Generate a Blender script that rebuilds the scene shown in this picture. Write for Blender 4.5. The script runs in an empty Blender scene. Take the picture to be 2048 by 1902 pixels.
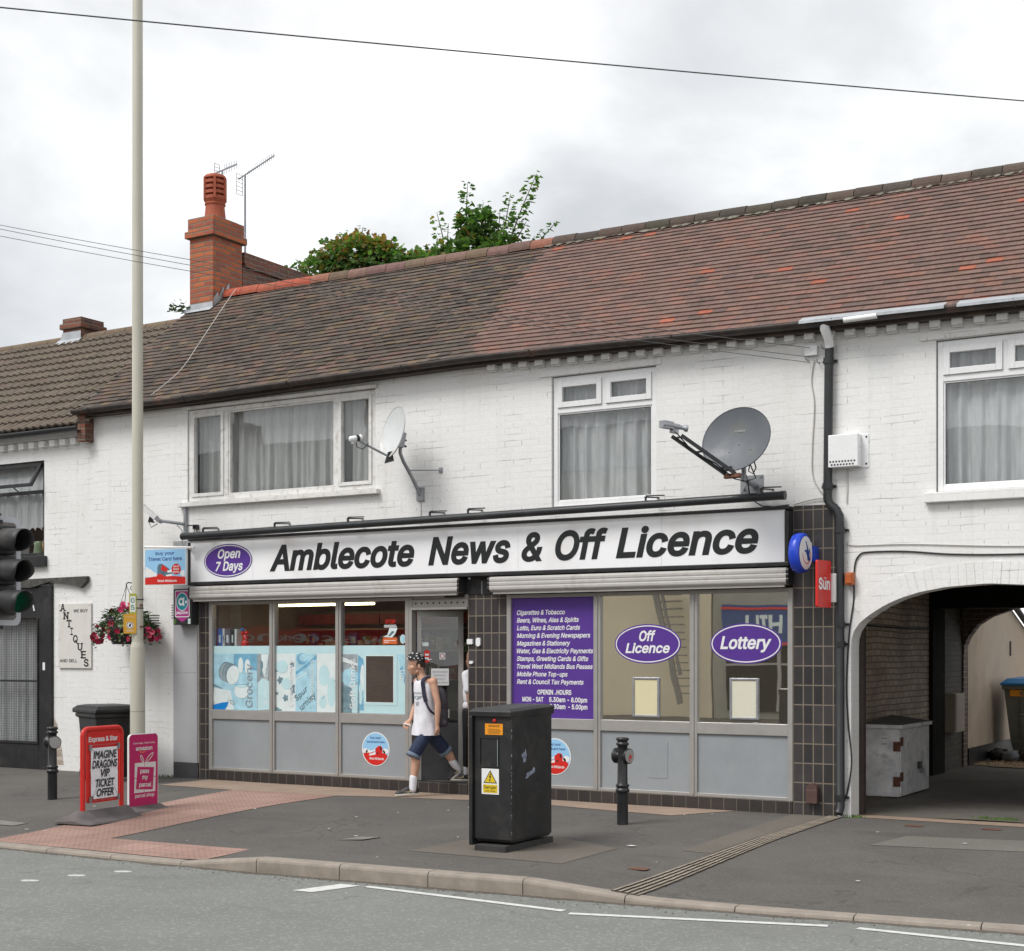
import bpy, bmesh, math, random, os
from mathutils import Vector, Matrix, geometry, noise as mnoise
R = math.radians
random.seed(7)
S = bpy.context.scene
COL = S.collection

# ------------------------------------------------------------------ camera, sky, sun, exposure
cam = bpy.data.cameras.new('camera')
cam.sensor_width = 36.0
cam.lens = 36.0 * 2898 / 2048
cam.shift_y = (1308 - 951) / 2048.0
cam.clip_end = 2000
cam_o = bpy.data.objects.new('camera', cam)
COL.objects.link(cam_o)
cam_o.location = (9.0, -14.3, 1.65)
cam_o.rotation_euler = (R(90), 0, R(31))
S.camera = cam_o
S.view_settings.view_transform = 'Standard'
S.view_settings.look = 'None'
S.view_settings.gamma = 1
S.view_settings.use_curve_mapping = False
S.view_settings.exposure = 0.78
S.render.engine = 'CYCLES'
S.cycles.max_bounces = 8
S.cycles.use_denoising = True

def nd(nt, typ, ins=None, **props):
    n = nt.nodes.new(typ)
    for k, v in props.items():
        setattr(n, k, v)
    for k, v in (ins or {}).items():
        if isinstance(v, bpy.types.NodeSocket):
            nt.links.new(v, n.inputs[k])
        else:
            if isinstance(v, tuple) and len(v) == 3 and n.inputs[k].type == 'RGBA':
                v = v + (1,)
            n.inputs[k].default_value = v
    return n

SUN_EL, SUN_AZ = 52, 205       # degrees; azimuth clockwise from +Y: behind the camera and to its left
w = bpy.data.worlds.new('World')
S.world = w
w.use_nodes = True
nt = w.node_tree
nt.nodes.clear()
sky = nd(nt, 'ShaderNodeTexSky', sky_type='NISHITA', sun_disc=False, sun_elevation=R(SUN_EL), sun_rotation=R(SUN_AZ))
bg_sky = nd(nt, 'ShaderNodeBackground', {'Color': sky.outputs[0], 'Strength': 0.08})
tc = nd(nt, 'ShaderNodeTexCoord')
sp = nd(nt, 'ShaderNodeSeparateXYZ', {0: tc.outputs['Generated']})
dz = nd(nt, 'ShaderNodeMath', {0: sp.outputs[2], 1: 0.50}, operation='ADD')
dz2 = nd(nt, 'ShaderNodeMath', {0: dz.outputs[0], 1: 0.12}, operation='MAXIMUM')
px_ = nd(nt, 'ShaderNodeMath', {0: sp.outputs[0], 1: dz2.outputs[0]}, operation='DIVIDE')
py_ = nd(nt, 'ShaderNodeMath', {0: sp.outputs[1], 1: dz2.outputs[0]}, operation='DIVIDE')
cv = nd(nt, 'ShaderNodeCombineXYZ', {0: px_.outputs[0], 1: py_.outputs[0], 2: 5.1})
n1 = nd(nt, 'ShaderNodeTexNoise', {'Vector': cv.outputs[0], 'Scale': 3.4, 'Detail': 9.0, 'Roughness': 0.52, 'Distortion': 0.25})
n2 = nd(nt, 'ShaderNodeTexNoise', {'Vector': cv.outputs[0], 'Scale': 1.3, 'Detail': 3.0, 'Roughness': 0.5})
nm = nd(nt, 'ShaderNodeMath', {0: n1.outputs[0], 1: n2.outputs[0]}, operation='ADD')
nm2 = nd(nt, 'ShaderNodeMath', {0: nm.outputs[0], 1: 0.5}, operation='MULTIPLY')
rp = nd(nt, 'ShaderNodeValToRGB', {0: nm2.outputs[0]})
cr = rp.color_ramp
cr.elements[0].position = 0.40
cr.elements[0].color = (0.42, 0.43, 0.44, 1)
cr.elements[1].position = 0.615
cr.elements[1].color = (0.92, 0.92, 0.925, 1)
e = cr.elements.new(0.48)
e.color = (0.55, 0.556, 0.56, 1)
e = cr.elements.new(0.545)
e.color = (0.70, 0.703, 0.706, 1)
bg_cl = nd(nt, 'ShaderNodeBackground', {'Color': rp.outputs[0], 'Strength': 1.0})
mx = nd(nt, 'ShaderNodeMixShader', {0: 0.9, 1: bg_sky.outputs[0], 2: bg_cl.outputs[0]})
nd(nt, 'ShaderNodeOutputWorld', {0: mx.outputs[0]})

sl = bpy.data.lights.new('sun', 'SUN')
sl.energy = 1.5
sl.angle = R(24)
sl.color = (1.0, 0.985, 0.955)
so = bpy.data.objects.new('sun', sl)
COL.objects.link(so)
so.rotation_euler = (R(90 - SUN_EL), 0, R(180 - SUN_AZ))
so.rotation_euler = (Vector((math.sin(R(SUN_AZ)) * math.cos(R(SUN_EL)), math.cos(R(SUN_AZ)) * math.cos(R(SUN_EL)), math.sin(R(SUN_EL))))).to_track_quat('Z', 'Y').to_euler()

# ------------------------------------------------------------------ materials
def newmat(name):
    m = bpy.data.materials.new(name)
    m.use_nodes = True
    m.node_tree.nodes.clear()
    return m, m.node_tree

def mulc(c, k):
    return tuple(min(1.0, max(0.0, x * k)) for x in c[:3])

def finish(nt, bsdf):
    nd(nt, 'ShaderNodeOutputMaterial', {0: bsdf.outputs[0]})

def bump_of(nt, height, strength, dist=0.01):
    return nd(nt, 'ShaderNodeBump', {'Strength': strength, 'Distance': dist, 'Height': height}).outputs[0]

def mixc(nt, fac, a, b, blend='MIX'):
    n = nd(nt, 'ShaderNodeMix', data_type='RGBA', blend_type=blend)
    for k, v in ((0, fac), (6, a), (7, b)):
        if isinstance(v, bpy.types.NodeSocket):
            nt.links.new(v, n.inputs[k])
        else:
            n.inputs[k].default_value = v if not isinstance(v, tuple) else v[:3] + (1,)
    return n.outputs[2]

def ramp(nt, x, a, b, smooth=True):
    n = nd(nt, 'ShaderNodeMapRange', {0: x, 1: a, 2: b, 3: 0.0, 4: 1.0})
    return n.outputs[0]

def noise(nt, scale, detail=4.0, rough=0.55, vec=None, dist=0.0):
    ins = {'Scale': scale, 'Detail': detail, 'Roughness': rough, 'Distortion': dist}
    if vec is not None:
        ins['Vector'] = vec
    return nd(nt, 'ShaderNodeTexNoise', ins).outputs[0]

def objvec(nt, loc=(0, 0, 0), scale=(1, 1, 1)):
    t = nd(nt, 'ShaderNodeTexCoord')
    return nd(nt, 'ShaderNodeMapping', {0: t.outputs['Object'], 'Location': loc, 'Scale': scale}).outputs[0]

def mat(name, col, rough=0.6, metal=0.0, var=0.12, vs=5.0, bump=0.15, bs=70.0, dirt=None, dirt_amt=0.0, dscale=3.0, coat=0.0, spec=0.5, dist=0.004, vscale=(1, 1, 1), rv=0.08):
    m, nt = newmat(name)
    v = objvec(nt, scale=vscale)
    c = mixc(nt, ramp(nt, noise(nt, vs, 5, 0.6, v), 0.3, 0.7), mulc(col, 1 - var), mulc(col, 1 + var))
    if dirt:
        f = ramp(nt, noise(nt, dscale, 6, 0.65, v), 0.52, 0.72)
        f2 = nd(nt, 'ShaderNodeMath', {0: f, 1: dirt_amt}, operation='MULTIPLY').outputs[0]
        c = mixc(nt, f2, c, dirt)
    rr = nd(nt, 'ShaderNodeMapRange', {0: noise(nt, vs * 3, 4, 0.6, v), 1: 0.3, 2: 0.7, 3: max(0.02, rough - rv), 4: min(1, rough + rv)}).outputs[0]
    ins = {'Base Color': c, 'Roughness': rr, 'Metallic': metal, 'Coat Weight': coat, 'Specular IOR Level': spec}
    if bump:
        ins['Normal'] = bump_of(nt, noise(nt, bs, 3, 0.6, v), bump, dist)
    finish(nt, nd(nt, 'ShaderNodeBsdfPrincipled', ins))
    return m

def brickmat(name, c1, c2, mortar, bw=0.225, bh=0.075, ms=0.010, painted=True, dark=(0.25, 0.23, 0.2), loc=(0, 0), bumps=0.5, dirt=(0.4, 0.36, 0.3), damt=0.35):
    """brick courses on any upright face: across = object x + y, up = object z"""
    m, nt = newmat(name)
    t = nd(nt, 'ShaderNodeTexCoord')
    s = nd(nt, 'ShaderNodeSeparateXYZ', {0: t.outputs['Object']})
    wob = noise(nt, 1.3, 3, 0.5, t.outputs['Object'])
    wz = nd(nt, 'ShaderNodeMath', {0: wob, 1: 0.05, 2: loc[1]}, operation='MULTIPLY_ADD').outputs[0]
    ax = nd(nt, 'ShaderNodeMath', {0: s.outputs[0], 1: s.outputs[1]}, operation='ADD').outputs[0]
    ax = nd(nt, 'ShaderNodeMath', {0: ax, 1: loc[0]}, operation='ADD').outputs[0]
    az = nd(nt, 'ShaderNodeMath', {0: s.outputs[2], 1: wz}, operation='ADD').outputs[0]
    v = nd(nt, 'ShaderNodeCombineXYZ', {0: ax, 1: az, 2: 0.0}).outputs[0]
    b = nd(nt, 'ShaderNodeTexBrick', {'Vector': v, 'Color1': c1, 'Color2': c2, 'Mortar': mortar, 'Scale': 1.0, 'Mortar Size': ms, 'Mortar Smooth': 0.4,
                                      'Brick Width': bw, 'Row Height': bh, 'Bias': -0.1}, offset=0.5)
    c = b.outputs[0]
    n_big = noise(nt, 0.9, 6, 0.65, t.outputs['Object'])
    n_fine = noise(nt, 28, 5, 0.65, t.outputs['Object'])
    if painted:
        # open joints where the paint has cracked, on some courses only
        nv = nd(nt, 'ShaderNodeMapping', {0: v, 'Scale': (1.6, 13.3, 1)}).outputs[0]
        gaps = ramp(nt, noise(nt, 1.0, 4, 0.6, nv), 0.53, 0.66)
        g2 = nd(nt, 'ShaderNodeMath', {0: gaps, 1: b.outputs[1]}, operation='MULTIPLY').outputs[0]
        g3 = nd(nt, 'ShaderNodeMath', {0: g2, 1: 0.6}, operation='MULTIPLY').outputs[0]
        c = mixc(nt, g3, c, dark)
        chip = ramp(nt, noise(nt, 13, 4, 0.6, t.outputs['Object']), 0.70, 0.73)
        c = mixc(nt, nd(nt, 'ShaderNodeMath', {0: chip, 1: 0.6}, operation='MULTIPLY').outputs[0], c, (0.42, 0.32, 0.24))
        pk = ramp(nt, noise(nt, 30, 2, 0.5, t.outputs['Object']), 0.745, 0.76)
        c = mixc(nt, nd(nt, 'ShaderNodeMath', {0: pk, 1: 0.8}, operation='MULTIPLY').outputs[0], c, (0.12, 0.11, 0.1))
        sv = nd(nt, 'ShaderNodeMapping', {0: t.outputs['Object'], 'Scale': (5.5, 5.5, 0.45)}).outputs[0]
        stq = nd(nt, 'ShaderNodeMath', {0: ramp(nt, noise(nt, 1.0, 5, 0.6, sv), 0.55, 0.8), 1: 0.30}, operation='MULTIPLY').outputs[0]
        c = mixc(nt, stq, c, (0.52, 0.48, 0.42))
    dm = nd(nt, 'ShaderNodeMath', {0: ramp(nt, n_big, 0.48, 0.75), 1: damt}, operation='MULTIPLY').outputs[0]
    c = mixc(nt, dm, c, dirt)
    c = mixc(nt, 0.25, c, mixc(nt, ramp(nt, n_fine, 0.3, 0.7), (0.62, 0.62, 0.62), (1, 1, 1)), 'MULTIPLY')
    h = nd(nt, 'ShaderNodeMath', {0: b.outputs[1], 1: -1.0}, operation='MULTIPLY').outputs[0]
    h = nd(nt, 'ShaderNodeMath', {0: noise(nt, 17, 5, 0.65, t.outputs['Object']), 1: 0.9, 2: h}, operation='MULTIPLY_ADD').outputs[0]
    ins = {'Base Color': c, 'Roughness': 0.75, 'Normal': bump_of(nt, h, bumps, 0.012)}
    finish(nt, nd(nt, 'ShaderNodeBsdfPrincipled', ins))
    return m

def tilemat(name, x0, z0, tw=0.106, th=0.2, joint=0.006, base=(0.050, 0.047, 0.048), rough=0.22):
    m, nt = newmat(name)
    t = nd(nt, 'ShaderNodeTexCoord')
    s = nd(nt, 'ShaderNodeSeparateXYZ', {0: t.outputs['Object']})
    ax = nd(nt, 'ShaderNodeMath', {0: s.outputs[0], 1: s.outputs[1]}, operation='ADD').outputs[0]
    ax = nd(nt, 'ShaderNodeMath', {0: ax, 1: 20 * tw - x0}, operation='ADD').outputs[0]
    az = nd(nt, 'ShaderNodeMath', {0: s.outputs[2], 1: 10 * th - z0}, operation='ADD').outputs[0]
    v = nd(nt, 'ShaderNodeCombineXYZ', {0: ax, 1: az, 2: 0.0}).outputs[0]
    b = nd(nt, 'ShaderNodeTexBrick', {'Vector': v, 'Color1': mulc(base, 0.8), 'Color2': (base[0] * 1.3, base[1] * 1.25, base[2] * 1.25), 'Mortar': (0.19, 0.16, 0.12), 'Scale': 1.0,
                                      'Mortar Size': joint, 'Mortar Smooth': 0.1, 'Brick Width': tw, 'Row Height': th}, offset=0.0)
    c = mixc(nt, 0.5, b.outputs[0], mixc(nt, ramp(nt, noise(nt, 6, 6, 0.7, t.outputs['Object']), 0.3, 0.75), (0.7, 0.7, 0.7), (1.3, 1.25, 1.25)), 'MULTIPLY')
    rr = nd(nt, 'ShaderNodeMapRange', {0: b.outputs[1], 1: 0.0, 2: 1.0, 3: rough, 4: 0.8}).outputs[0]
    h = nd(nt, 'ShaderNodeMath', {0: b.outputs[1], 1: -1.0}, operation='MULTIPLY').outputs[0]
    h = nd(nt, 'ShaderNodeMath', {0: noise(nt, 9, 3, 0.5, t.outputs['Object']), 1: 0.5, 2: h}, operation='MULTIPLY_ADD').outputs[0]
    finish(nt, nd(nt, 'ShaderNodeBsdfPrincipled', {'Base Color': c, 'Roughness': rr, 'Normal': bump_of(nt, h, 0.35, 0.004)}))
    return m

def attrmat(name, rough=0.85, bump=0.4, bs=60.0, var=0.25, moss=None, moss_amt=0.0):
    """per-tile colours stored on the mesh"""
    m, nt = newmat(name)
    a = nd(nt, 'ShaderNodeVertexColor', layer_name='Col')
    v = objvec(nt)
    c = mixc(nt, 1.0, a.outputs[0], mixc(nt, ramp(nt, noise(nt, 14, 6, 0.7, v), 0.3, 0.7), (1 - var,) * 3, (1 + var,) * 3), 'MULTIPLY')
    if moss:
        f = nd(nt, 'ShaderNodeMath', {0: ramp(nt, noise(nt, 5, 7, 0.75, v), 0.56, 0.7), 1: moss_amt}, operation='MULTIPLY').outputs[0]
        c = mixc(nt, f, c, moss)
    finish(nt, nd(nt, 'ShaderNodeBsdfPrincipled', {'Base Color': c, 'Roughness': rough, 'Normal': bump_of(nt, noise(nt, bs, 4, 0.6, v), bump, 0.006)}))
    return m

def glassmat(name, tint=(1, 1, 1), base=0.05, wob=0.05, rough=0.0):
    m, nt = newmat(name)
    v = objvec(nt)
    bn = bump_of(nt, noise(nt, 1.1, 2, 0.5, v), wob, 0.05)
    ge = nd(nt, 'ShaderNodeNewGeometry')
    dt = nd(nt, 'ShaderNodeVectorMath', {0: ge.outputs['Normal'], 1: ge.outputs['Incoming']}, operation='DOT_PRODUCT').outputs['Value']
    ab = nd(nt, 'ShaderNodeMath', {0: dt}, operation='ABSOLUTE').outputs[0]
    iv = nd(nt, 'ShaderNodeMath', {0: 1.0, 1: ab}, operation='SUBTRACT').outputs[0]
    p5 = nd(nt, 'ShaderNodeMath', {0: iv, 1: 5.0}, operation='POWER').outputs[0]
    f = nd(nt, 'ShaderNodeMath', {0: p5, 1: 1.0 - base, 2: base}, operation='MULTIPLY_ADD', use_clamp=True).outputs[0]
    tr = nd(nt, 'ShaderNodeBsdfTransparent', {0: tint})
    gl = nd(nt, 'ShaderNodeBsdfGlossy', {'Color': (1, 1, 1), 'Roughness': rough, 'Normal': bn})
    finish(nt, nd(nt, 'ShaderNodeMixShader', {0: f, 1: tr.outputs[0], 2: gl.outputs[0]}))
    return m

def mirrormat(name, col, amount, rough=0.03, wob=0.06):
    """film-backed window glass: a dark sheet that mirrors the far side of the street"""
    m, nt = newmat(name)
    v = objvec(nt)
    bn = bump_of(nt, noise(nt, 1.2, 2, 0.5, v), wob, 0.05)
    di = nd(nt, 'ShaderNodeBsdfDiffuse', {'Color': col})
    gl = nd(nt, 'ShaderNodeBsdfGlossy', {'Color': (1, 0.97, 0.9), 'Roughness': rough, 'Normal': bn})
    finish(nt, nd(nt, 'ShaderNodeMixShader', {0: amount, 1: di.outputs[0], 2: gl.outputs[0]}))
    return m

def emitmat(name, col, strength):
    m, nt = newmat(name)
    finish(nt, nd(nt, 'ShaderNodeEmission', {'Color': col, 'Strength': strength}))
    return m

def curtainmat(name, col, lace=False):
    m, nt = newmat(name)
    v = objvec(nt, scale=(1, 1, 0.15))
    c = mixc(nt, ramp(nt, noise(nt, 18, 4, 0.6, v), 0.3, 0.7), mulc(col, 0.85), mulc(col, 1.1))
    di = nd(nt, 'ShaderNodeBsdfDiffuse', {'Color': c})
    tl = nd(nt, 'ShaderNodeBsdfTranslucent', {'Color': c})
    a = nd(nt, 'ShaderNodeMixShader', {0: 0.3, 1: di.outputs[0], 2: tl.outputs[0]})
    finish(nt, a)
    return m

# ------------------------------------------------------------------ mesh builder
def font_load():
    try:
        p = os.path.join(bpy.utils.system_resource('DATAFILES'), 'fonts', 'Inter.woff2')
        if os.path.exists(p):
            return bpy.data.fonts.load(p)
    except Exception:
        pass
    return None
FONT = font_load()
_tcache = {}

def glyphs(body, bold=0.0, shear=0.0, spacing=1.0, font=True):
    """filled outline of a line of writing: 2-D points and triangles (non-zero winding)"""
    bold *= 0.55
    key = (body, bold, shear, spacing, font)
    if key in _tcache:
        return _tcache[key]
    c = bpy.data.curves.new('t', 'FONT')
    c.body = body
    if font and FONT:
        c.font = FONT
    c.shear = shear
    c.space_character = spacing
    c.resolution_u = 4
    c.fill_mode = 'NONE'
    o = bpy.data.objects.new('t', c)
    me = bpy.data.meshes.new_from_object(o)
    vs = [v.co.to_2d() for v in me.vertices]
    nb = {}
    for ed in me.edges:
        a, b = ed.vertices
        nb.setdefault(a, []).append(b)
        nb.setdefault(b, []).append(a)
    seen, loops = set(), []
    for i in range(len(vs)):
        if i in seen or i not in nb:
            continue
        loop, cur, prev = [i], i, None
        seen.add(i)
        while True:
            nx = [q for q in nb[cur] if q != prev and q not in seen]
            if not nx:
                break
            prev, cur = cur, nx[0]
            seen.add(cur)
            loop.append(cur)
        if len(loop) > 2:
            loops.append(loop)
    bpy.data.objects.remove(o)
    bpy.data.curves.remove(c)
    bpy.data.meshes.remove(me)
    if bold and loops:
        # embolden: push every outline away from the ink
        def area(lp):
            return sum(vs[lp[i]].x * vs[lp[(i + 1) % len(lp)]].y - vs[lp[(i + 1) % len(lp)]].x * vs[lp[i]].y for i in range(len(lp)))
        O = 1 if area(max(loops, key=lambda q: abs(area(q)))) > 0 else -1
        moved = {}
        for lp in loops:
            k = len(lp)
            for i in range(k):
                p, q, r_ = vs[lp[i - 1]], vs[lp[i]], vs[lp[(i + 1) % k]]
                e1, e2_ = q - p, r_ - q
                if e1.length < 1e-6 or e2_.length < 1e-6:
                    moved[lp[i]] = q.copy()
                    continue
                n1_ = Vector((e1.y, -e1.x)).normalized() * O
                n2_ = Vector((e2_.y, -e2_.x)).normalized() * O
                mm = n1_ + n2_
                if mm.length < 1e-3:
                    moved[lp[i]] = q + n1_ * bold
                    continue
                mm.normalize()
                moved[lp[i]] = q + mm * (bold / max(0.55, mm.dot(n1_)))
        for i, q in moved.items():
            vs[i] = q
    # split the loops into letters by overlapping x ranges so that the fill stays small
    info = []
    for lp in loops:
        xs = [vs[i].x for i in lp]
        info.append((min(xs), max(xs), lp))
    info.sort(key=lambda q: q[0])
    clusters = []
    for a, b, lp in info:
        if clusters and a < clusters[-1][1] - 1e-4:
            clusters[-1][1] = max(clusters[-1][1], b)
            clusters[-1][2].append(lp)
        else:
            clusters.append([a, b, [lp]])
    P, T = [], []
    for a, b, lps in clusters:
        pts, eds, lpp = [], [], []
        for lp in lps:
            q = [vs[i] for i in lp]
            clean = [q[0]]
            for p in q[1:]:
                if (p - clean[-1]).length > 1e-4:
                    clean.append(p)
            if (clean[0] - clean[-1]).length < 1e-4:
                clean.pop()
            if len(clean) < 3:
                continue
            k0, k = len(pts), len(clean)
            eds += [(k0 + i, k0 + (i + 1) % k) for i in range(k)]
            lpp.append(clean)
            pts += clean
        if not pts:
            continue
        rv, re_, rf, ov, oe, of = geometry.delaunay_2d_cdt(pts, eds, [], 0, 1e-5)
        base = len(P)
        P += [(p.x, p.y) for p in rv]
        for f in rf:
            cx = sum(rv[i].x for i in f) / len(f)
            cy = sum(rv[i].y for i in f) / len(f)
            wn = 0
            for q in lpp:
                for i in range(len(q)):
                    a_, b_ = q[i], q[(i + 1) % len(q)]
                    if (a_.y <= cy) != (b_.y <= cy):
                        xx = a_.x + (cy - a_.y) * (b_.x - a_.x) / (b_.y - a_.y)
                        if xx > cx:
                            wn += 1 if b_.y > a_.y else -1
            if wn != 0:
                T.append([base + i for i in f])
    _tcache[key] = (P, T)
    return P, T

_cap = {}
def cap_height(font=True):
    if font not in _cap:
        P, T = glyphs('H', font=font)
        _cap[font] = max(p[1] for p in P)
    return _cap[font]

def V(*a):
    return Vector(a)

class MB:
    def __init__(s):
        s.v, s.f, s.mi, s.ms, s.cols, s.sm = [], [], [], [], [], []
        s.c, s.col = 0, None
    def m(s, material):
        if material not in s.ms:
            s.ms.append(material)
        s.c = s.ms.index(material)
        return s
    def add(s, vs, fs, smooth=False):
        o = len(s.v)
        s.v += [Vector(q) for q in vs]
        for f in fs:
            s.f.append([i + o for i in f])
            s.mi.append(s.c)
            s.cols.append(s.col)
            s.sm.append(smooth)
        return s
    def box(s, x0, x1, y0, y1, z0, z1):
        vs = [(x, y, z) for z in (z0, z1) for y in (y0, y1) for x in (x0, x1)]
        return s.add(vs, [(0, 2, 3, 1), (4, 5, 7, 6), (0, 1, 5, 4), (2, 6, 7, 3), (0, 4, 6, 2), (1, 3, 7, 5)])
    def obox(s, c, ax, ay, az):
        c, ax, ay, az = map(Vector, (c, ax, ay, az))
        vs = [c + ax * i + ay * j + az * k for k in (-1, 1) for j in (-1, 1) for i in (-1, 1)]
        return s.add(vs, [(0, 2, 3, 1), (4, 5, 7, 6), (0, 1, 5, 4), (2, 6, 7, 3), (0, 4, 6, 2), (1, 3, 7, 5)])
    def bar(s, p0, p1, w, h, up=(0, 0, 1)):
        p0, p1, up = Vector(p0), Vector(p1), Vector(up)
        d = (p1 - p0)
        L = d.length
        d.normalize()
        sd = d.cross(up).normalized()
        u = sd.cross(d)
        return s.obox((p0 + p1) / 2, d * L / 2, sd * w / 2, u * h / 2)
    def rings(s, rr, caps=(True, True), smooth=True, closed=False):
        n = len(rr[0])
        vs = [p for r in rr for p in r]
        fs = []
        k = len(rr)
        for j in range(k if closed else k - 1):
            a, b = j * n, ((j + 1) % k) * n
            for i in range(n):
                fs.append((a + i, a + (i + 1) % n, b + (i + 1) % n, b + i))
        s.add(vs, fs, smooth)
        if not closed:
            if caps[0]:
                s.add(rr[0], [tuple(range(n - 1, -1, -1))])
            if caps[1]:
                s.add(rr[-1], [tuple(range(n))])
        return s
    def tube(s, pts, r, n=8, caps=(True, True), closed=False, smooth=True):
        pts = [Vector(p) for p in pts]
        rs = r if isinstance(r, (list, tuple)) else [r] * len(pts)
        up = Vector((0.13, 0.07, 1)).normalized()
        rr = []
        k = len(pts)
        last = None
        for i, p in enumerate(pts):
            if closed:
                d = pts[(i + 1) % k] - pts[i - 1]
            else:
                d = pts[min(i + 1, k - 1)] - pts[max(i - 1, 0)]
            d.normalize()
            if last is None:
                a = d.cross(up)
                if a.length < 0.05:
                    a = d.cross(Vector((1, 0, 0)))
            else:
                a = last - d * last.dot(d)
            a.normalize()
            last = a
            b = d.cross(a)
            rr.append([p + (a * math.cos(q) + b * math.sin(q)) * rs[i] for q in (2 * math.pi * t / n for t in range(n))])
        return s.rings(rr, caps, smooth, closed)
    def lathe(s, prof, o=(0, 0, 0), axis=(0, 0, 1), n=20, caps=(True, True), smooth=True):
        o, ax = Vector(o), Vector(axis).normalized()
        a = ax.cross(Vector((0, 0, 1)) if abs(ax.z) < 0.9 else Vector((1, 0, 0))).normalized()
        b = ax.cross(a)
        rr = [[o + ax * z + (a * math.cos(q) + b * math.sin(q)) * r for q in (2 * math.pi * t / n for t in range(n))] for r, z in prof]
        return s.rings(rr, caps, smooth)
    def cyl(s, p0, p1, r, n=12, r1=None):
        return s.tube([p0, p1], [r, r if r1 is None else r1], n)
    def prism(s, pts, o, ux, uz, t0, t1, smooth=False):
        o, ux, uz = map(Vector, (o, ux, uz))
        nn = ux.cross(uz).normalized()
        k = len(pts)
        ar = sum(pts[i][0] * pts[(i + 1) % k][1] - pts[(i + 1) % k][0] * pts[i][1] for i in range(k))
        if ar < 0:
            pts = pts[::-1]
        A = [o + ux * x + uz * y + nn * t0 for x, y in pts]
        B = [o + ux * x + uz * y + nn * t1 for x, y in pts]
        s.add(A + B, [tuple(range(k - 1, -1, -1)), tuple(range(k, 2 * k))])
        s.add(A + B, [(i, (i + 1) % k, k + (i + 1) % k, k + i) for i in range(k)], smooth)
        return s
    def poly(s, pts, o, ux, uz, off=0.0):
        o, ux, uz = map(Vector, (o, ux, uz))
        nn = ux.cross(uz).normalized()
        k = len(pts)
        ar = sum(pts[i][0] * pts[(i + 1) % k][1] - pts[(i + 1) % k][0] * pts[i][1] for i in range(k))
        if ar < 0:
            pts = pts[::-1]
        return s.add([o + ux * x + uz * y + nn * off for x, y in pts], [tuple(range(k))])
    def ball(s, c, r, n=12, m=8, sc=(1, 1, 1)):
        c = Vector(c)
        rr = []
        for j in range(m + 1):
            th = math.pi * j / m
            rad = max(1e-4, math.sin(th))
            rr.append([c + Vector((r * sc[0] * rad * math.cos(q), r * sc[1] * rad * math.sin(q), -r * sc[2] * math.cos(th))) for q in (2 * math.pi * t / n for t in range(n))])
        return s.rings(rr, (True, True), True)
    def text(s, body, o, ux, uz, cap=0.1, width=None, bold=0.0, shear=0.0, align='L', off=0.002, thick=0.0, spacing=1.0, xs=1.0, font=True):
        P, T = glyphs(body, bold, shear, spacing, font)
        if not P:
            return s
        k = cap / cap_height(font)
        x0, x1 = min(p[0] for p in P), max(p[0] for p in P)
        kx = k * xs
        if width:
            kx = width / (x1 - x0)
        dx = {'L': 0.0, 'C': -(x1 - x0) * kx / 2, 'R': -(x1 - x0) * kx}[align]
        o, ux, uz = map(Vector, (o, ux, uz))
        nn = ux.cross(uz).normalized()
        pts = [o + ux * ((p[0] - x0) * kx + dx) + uz * (p[1] * k) + nn * (off + thick) for p in P]
        s.add(pts, T)
        if thick > 0:
            edge = {}
            for t in T:
                for i in range(3):
                    a, b = t[i], t[(i + 1) % 3]
                    edge[(a, b)] = edge.get((a, b), 0) + 1
            back = [p - nn * thick for p in pts]
            n = len(pts)
            s.add(pts + back, [(a, a + n, b + n, b) for (a, b) in edge if (b, a) not in edge])
        return s
    def build(s, name, material=None, parent=None, loc=None, bevel=0.0, seg=2, label=None, autosmooth=None):
        me = bpy.data.meshes.new(name)
        if loc is None:
            if parent is None:
                xs = [v.x for v in s.v]; ys = [v.y for v in s.v]; zs = [v.z for v in s.v]
                loc = Vector(((min(xs) + max(xs)) / 2, (min(ys) + max(ys)) / 2, min(zs)))
            else:
                loc = WL[parent.name]
        loc = Vector(loc)
        me.from_pydata([v - loc for v in s.v], [], s.f)
        mats = s.ms if s.ms else [material]
        for q in mats:
            me.materials.append(q)
        me.polygons.foreach_set('material_index', s.mi)
        me.polygons.foreach_set('use_smooth', s.sm)
        if any(q is not None for q in s.cols):
            at = me.color_attributes.new('Col', 'BYTE_COLOR', 'CORNER')
            for p, q in zip(me.polygons, s.cols):
                for li in p.loop_indices:
                    at.data[li].color = (q or (0.5, 0.5, 0.5)) + (1,)
        me.update()
        o = bpy.data.objects.new(name, me)
        COL.objects.link(o)
        if parent is not None:
            o.parent = parent
            o.location = loc - WL[parent.name]
        else:
            o.location = loc
        WL[o.name] = loc
        if bevel:
            b = o.modifiers.new('edge', 'BEVEL')
            b.width = bevel
            b.segments = seg
            b.limit_method = 'ANGLE'
            b.angle_limit = R(40)
        if label:
            o['label'] = label
        return o

WL = {}
def thing(name, label, cat, loc, group=None):
    o = bpy.data.objects.new(name, None)
    COL.objects.link(o)
    o.location = loc
    o.empty_display_size = 0.1
    WL[o.name] = Vector(loc)
    return tag(o, label, cat, group)
def tag(o, label, cat, group=None):
    o['label'] = label
    o['category'] = cat
    if group:
        o['group'] = group
    return o
def struct(mb, name, m=None, kind='structure', **k):
    o = mb.build(name, m, **k)
    o['kind'] = kind
    return o

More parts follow.
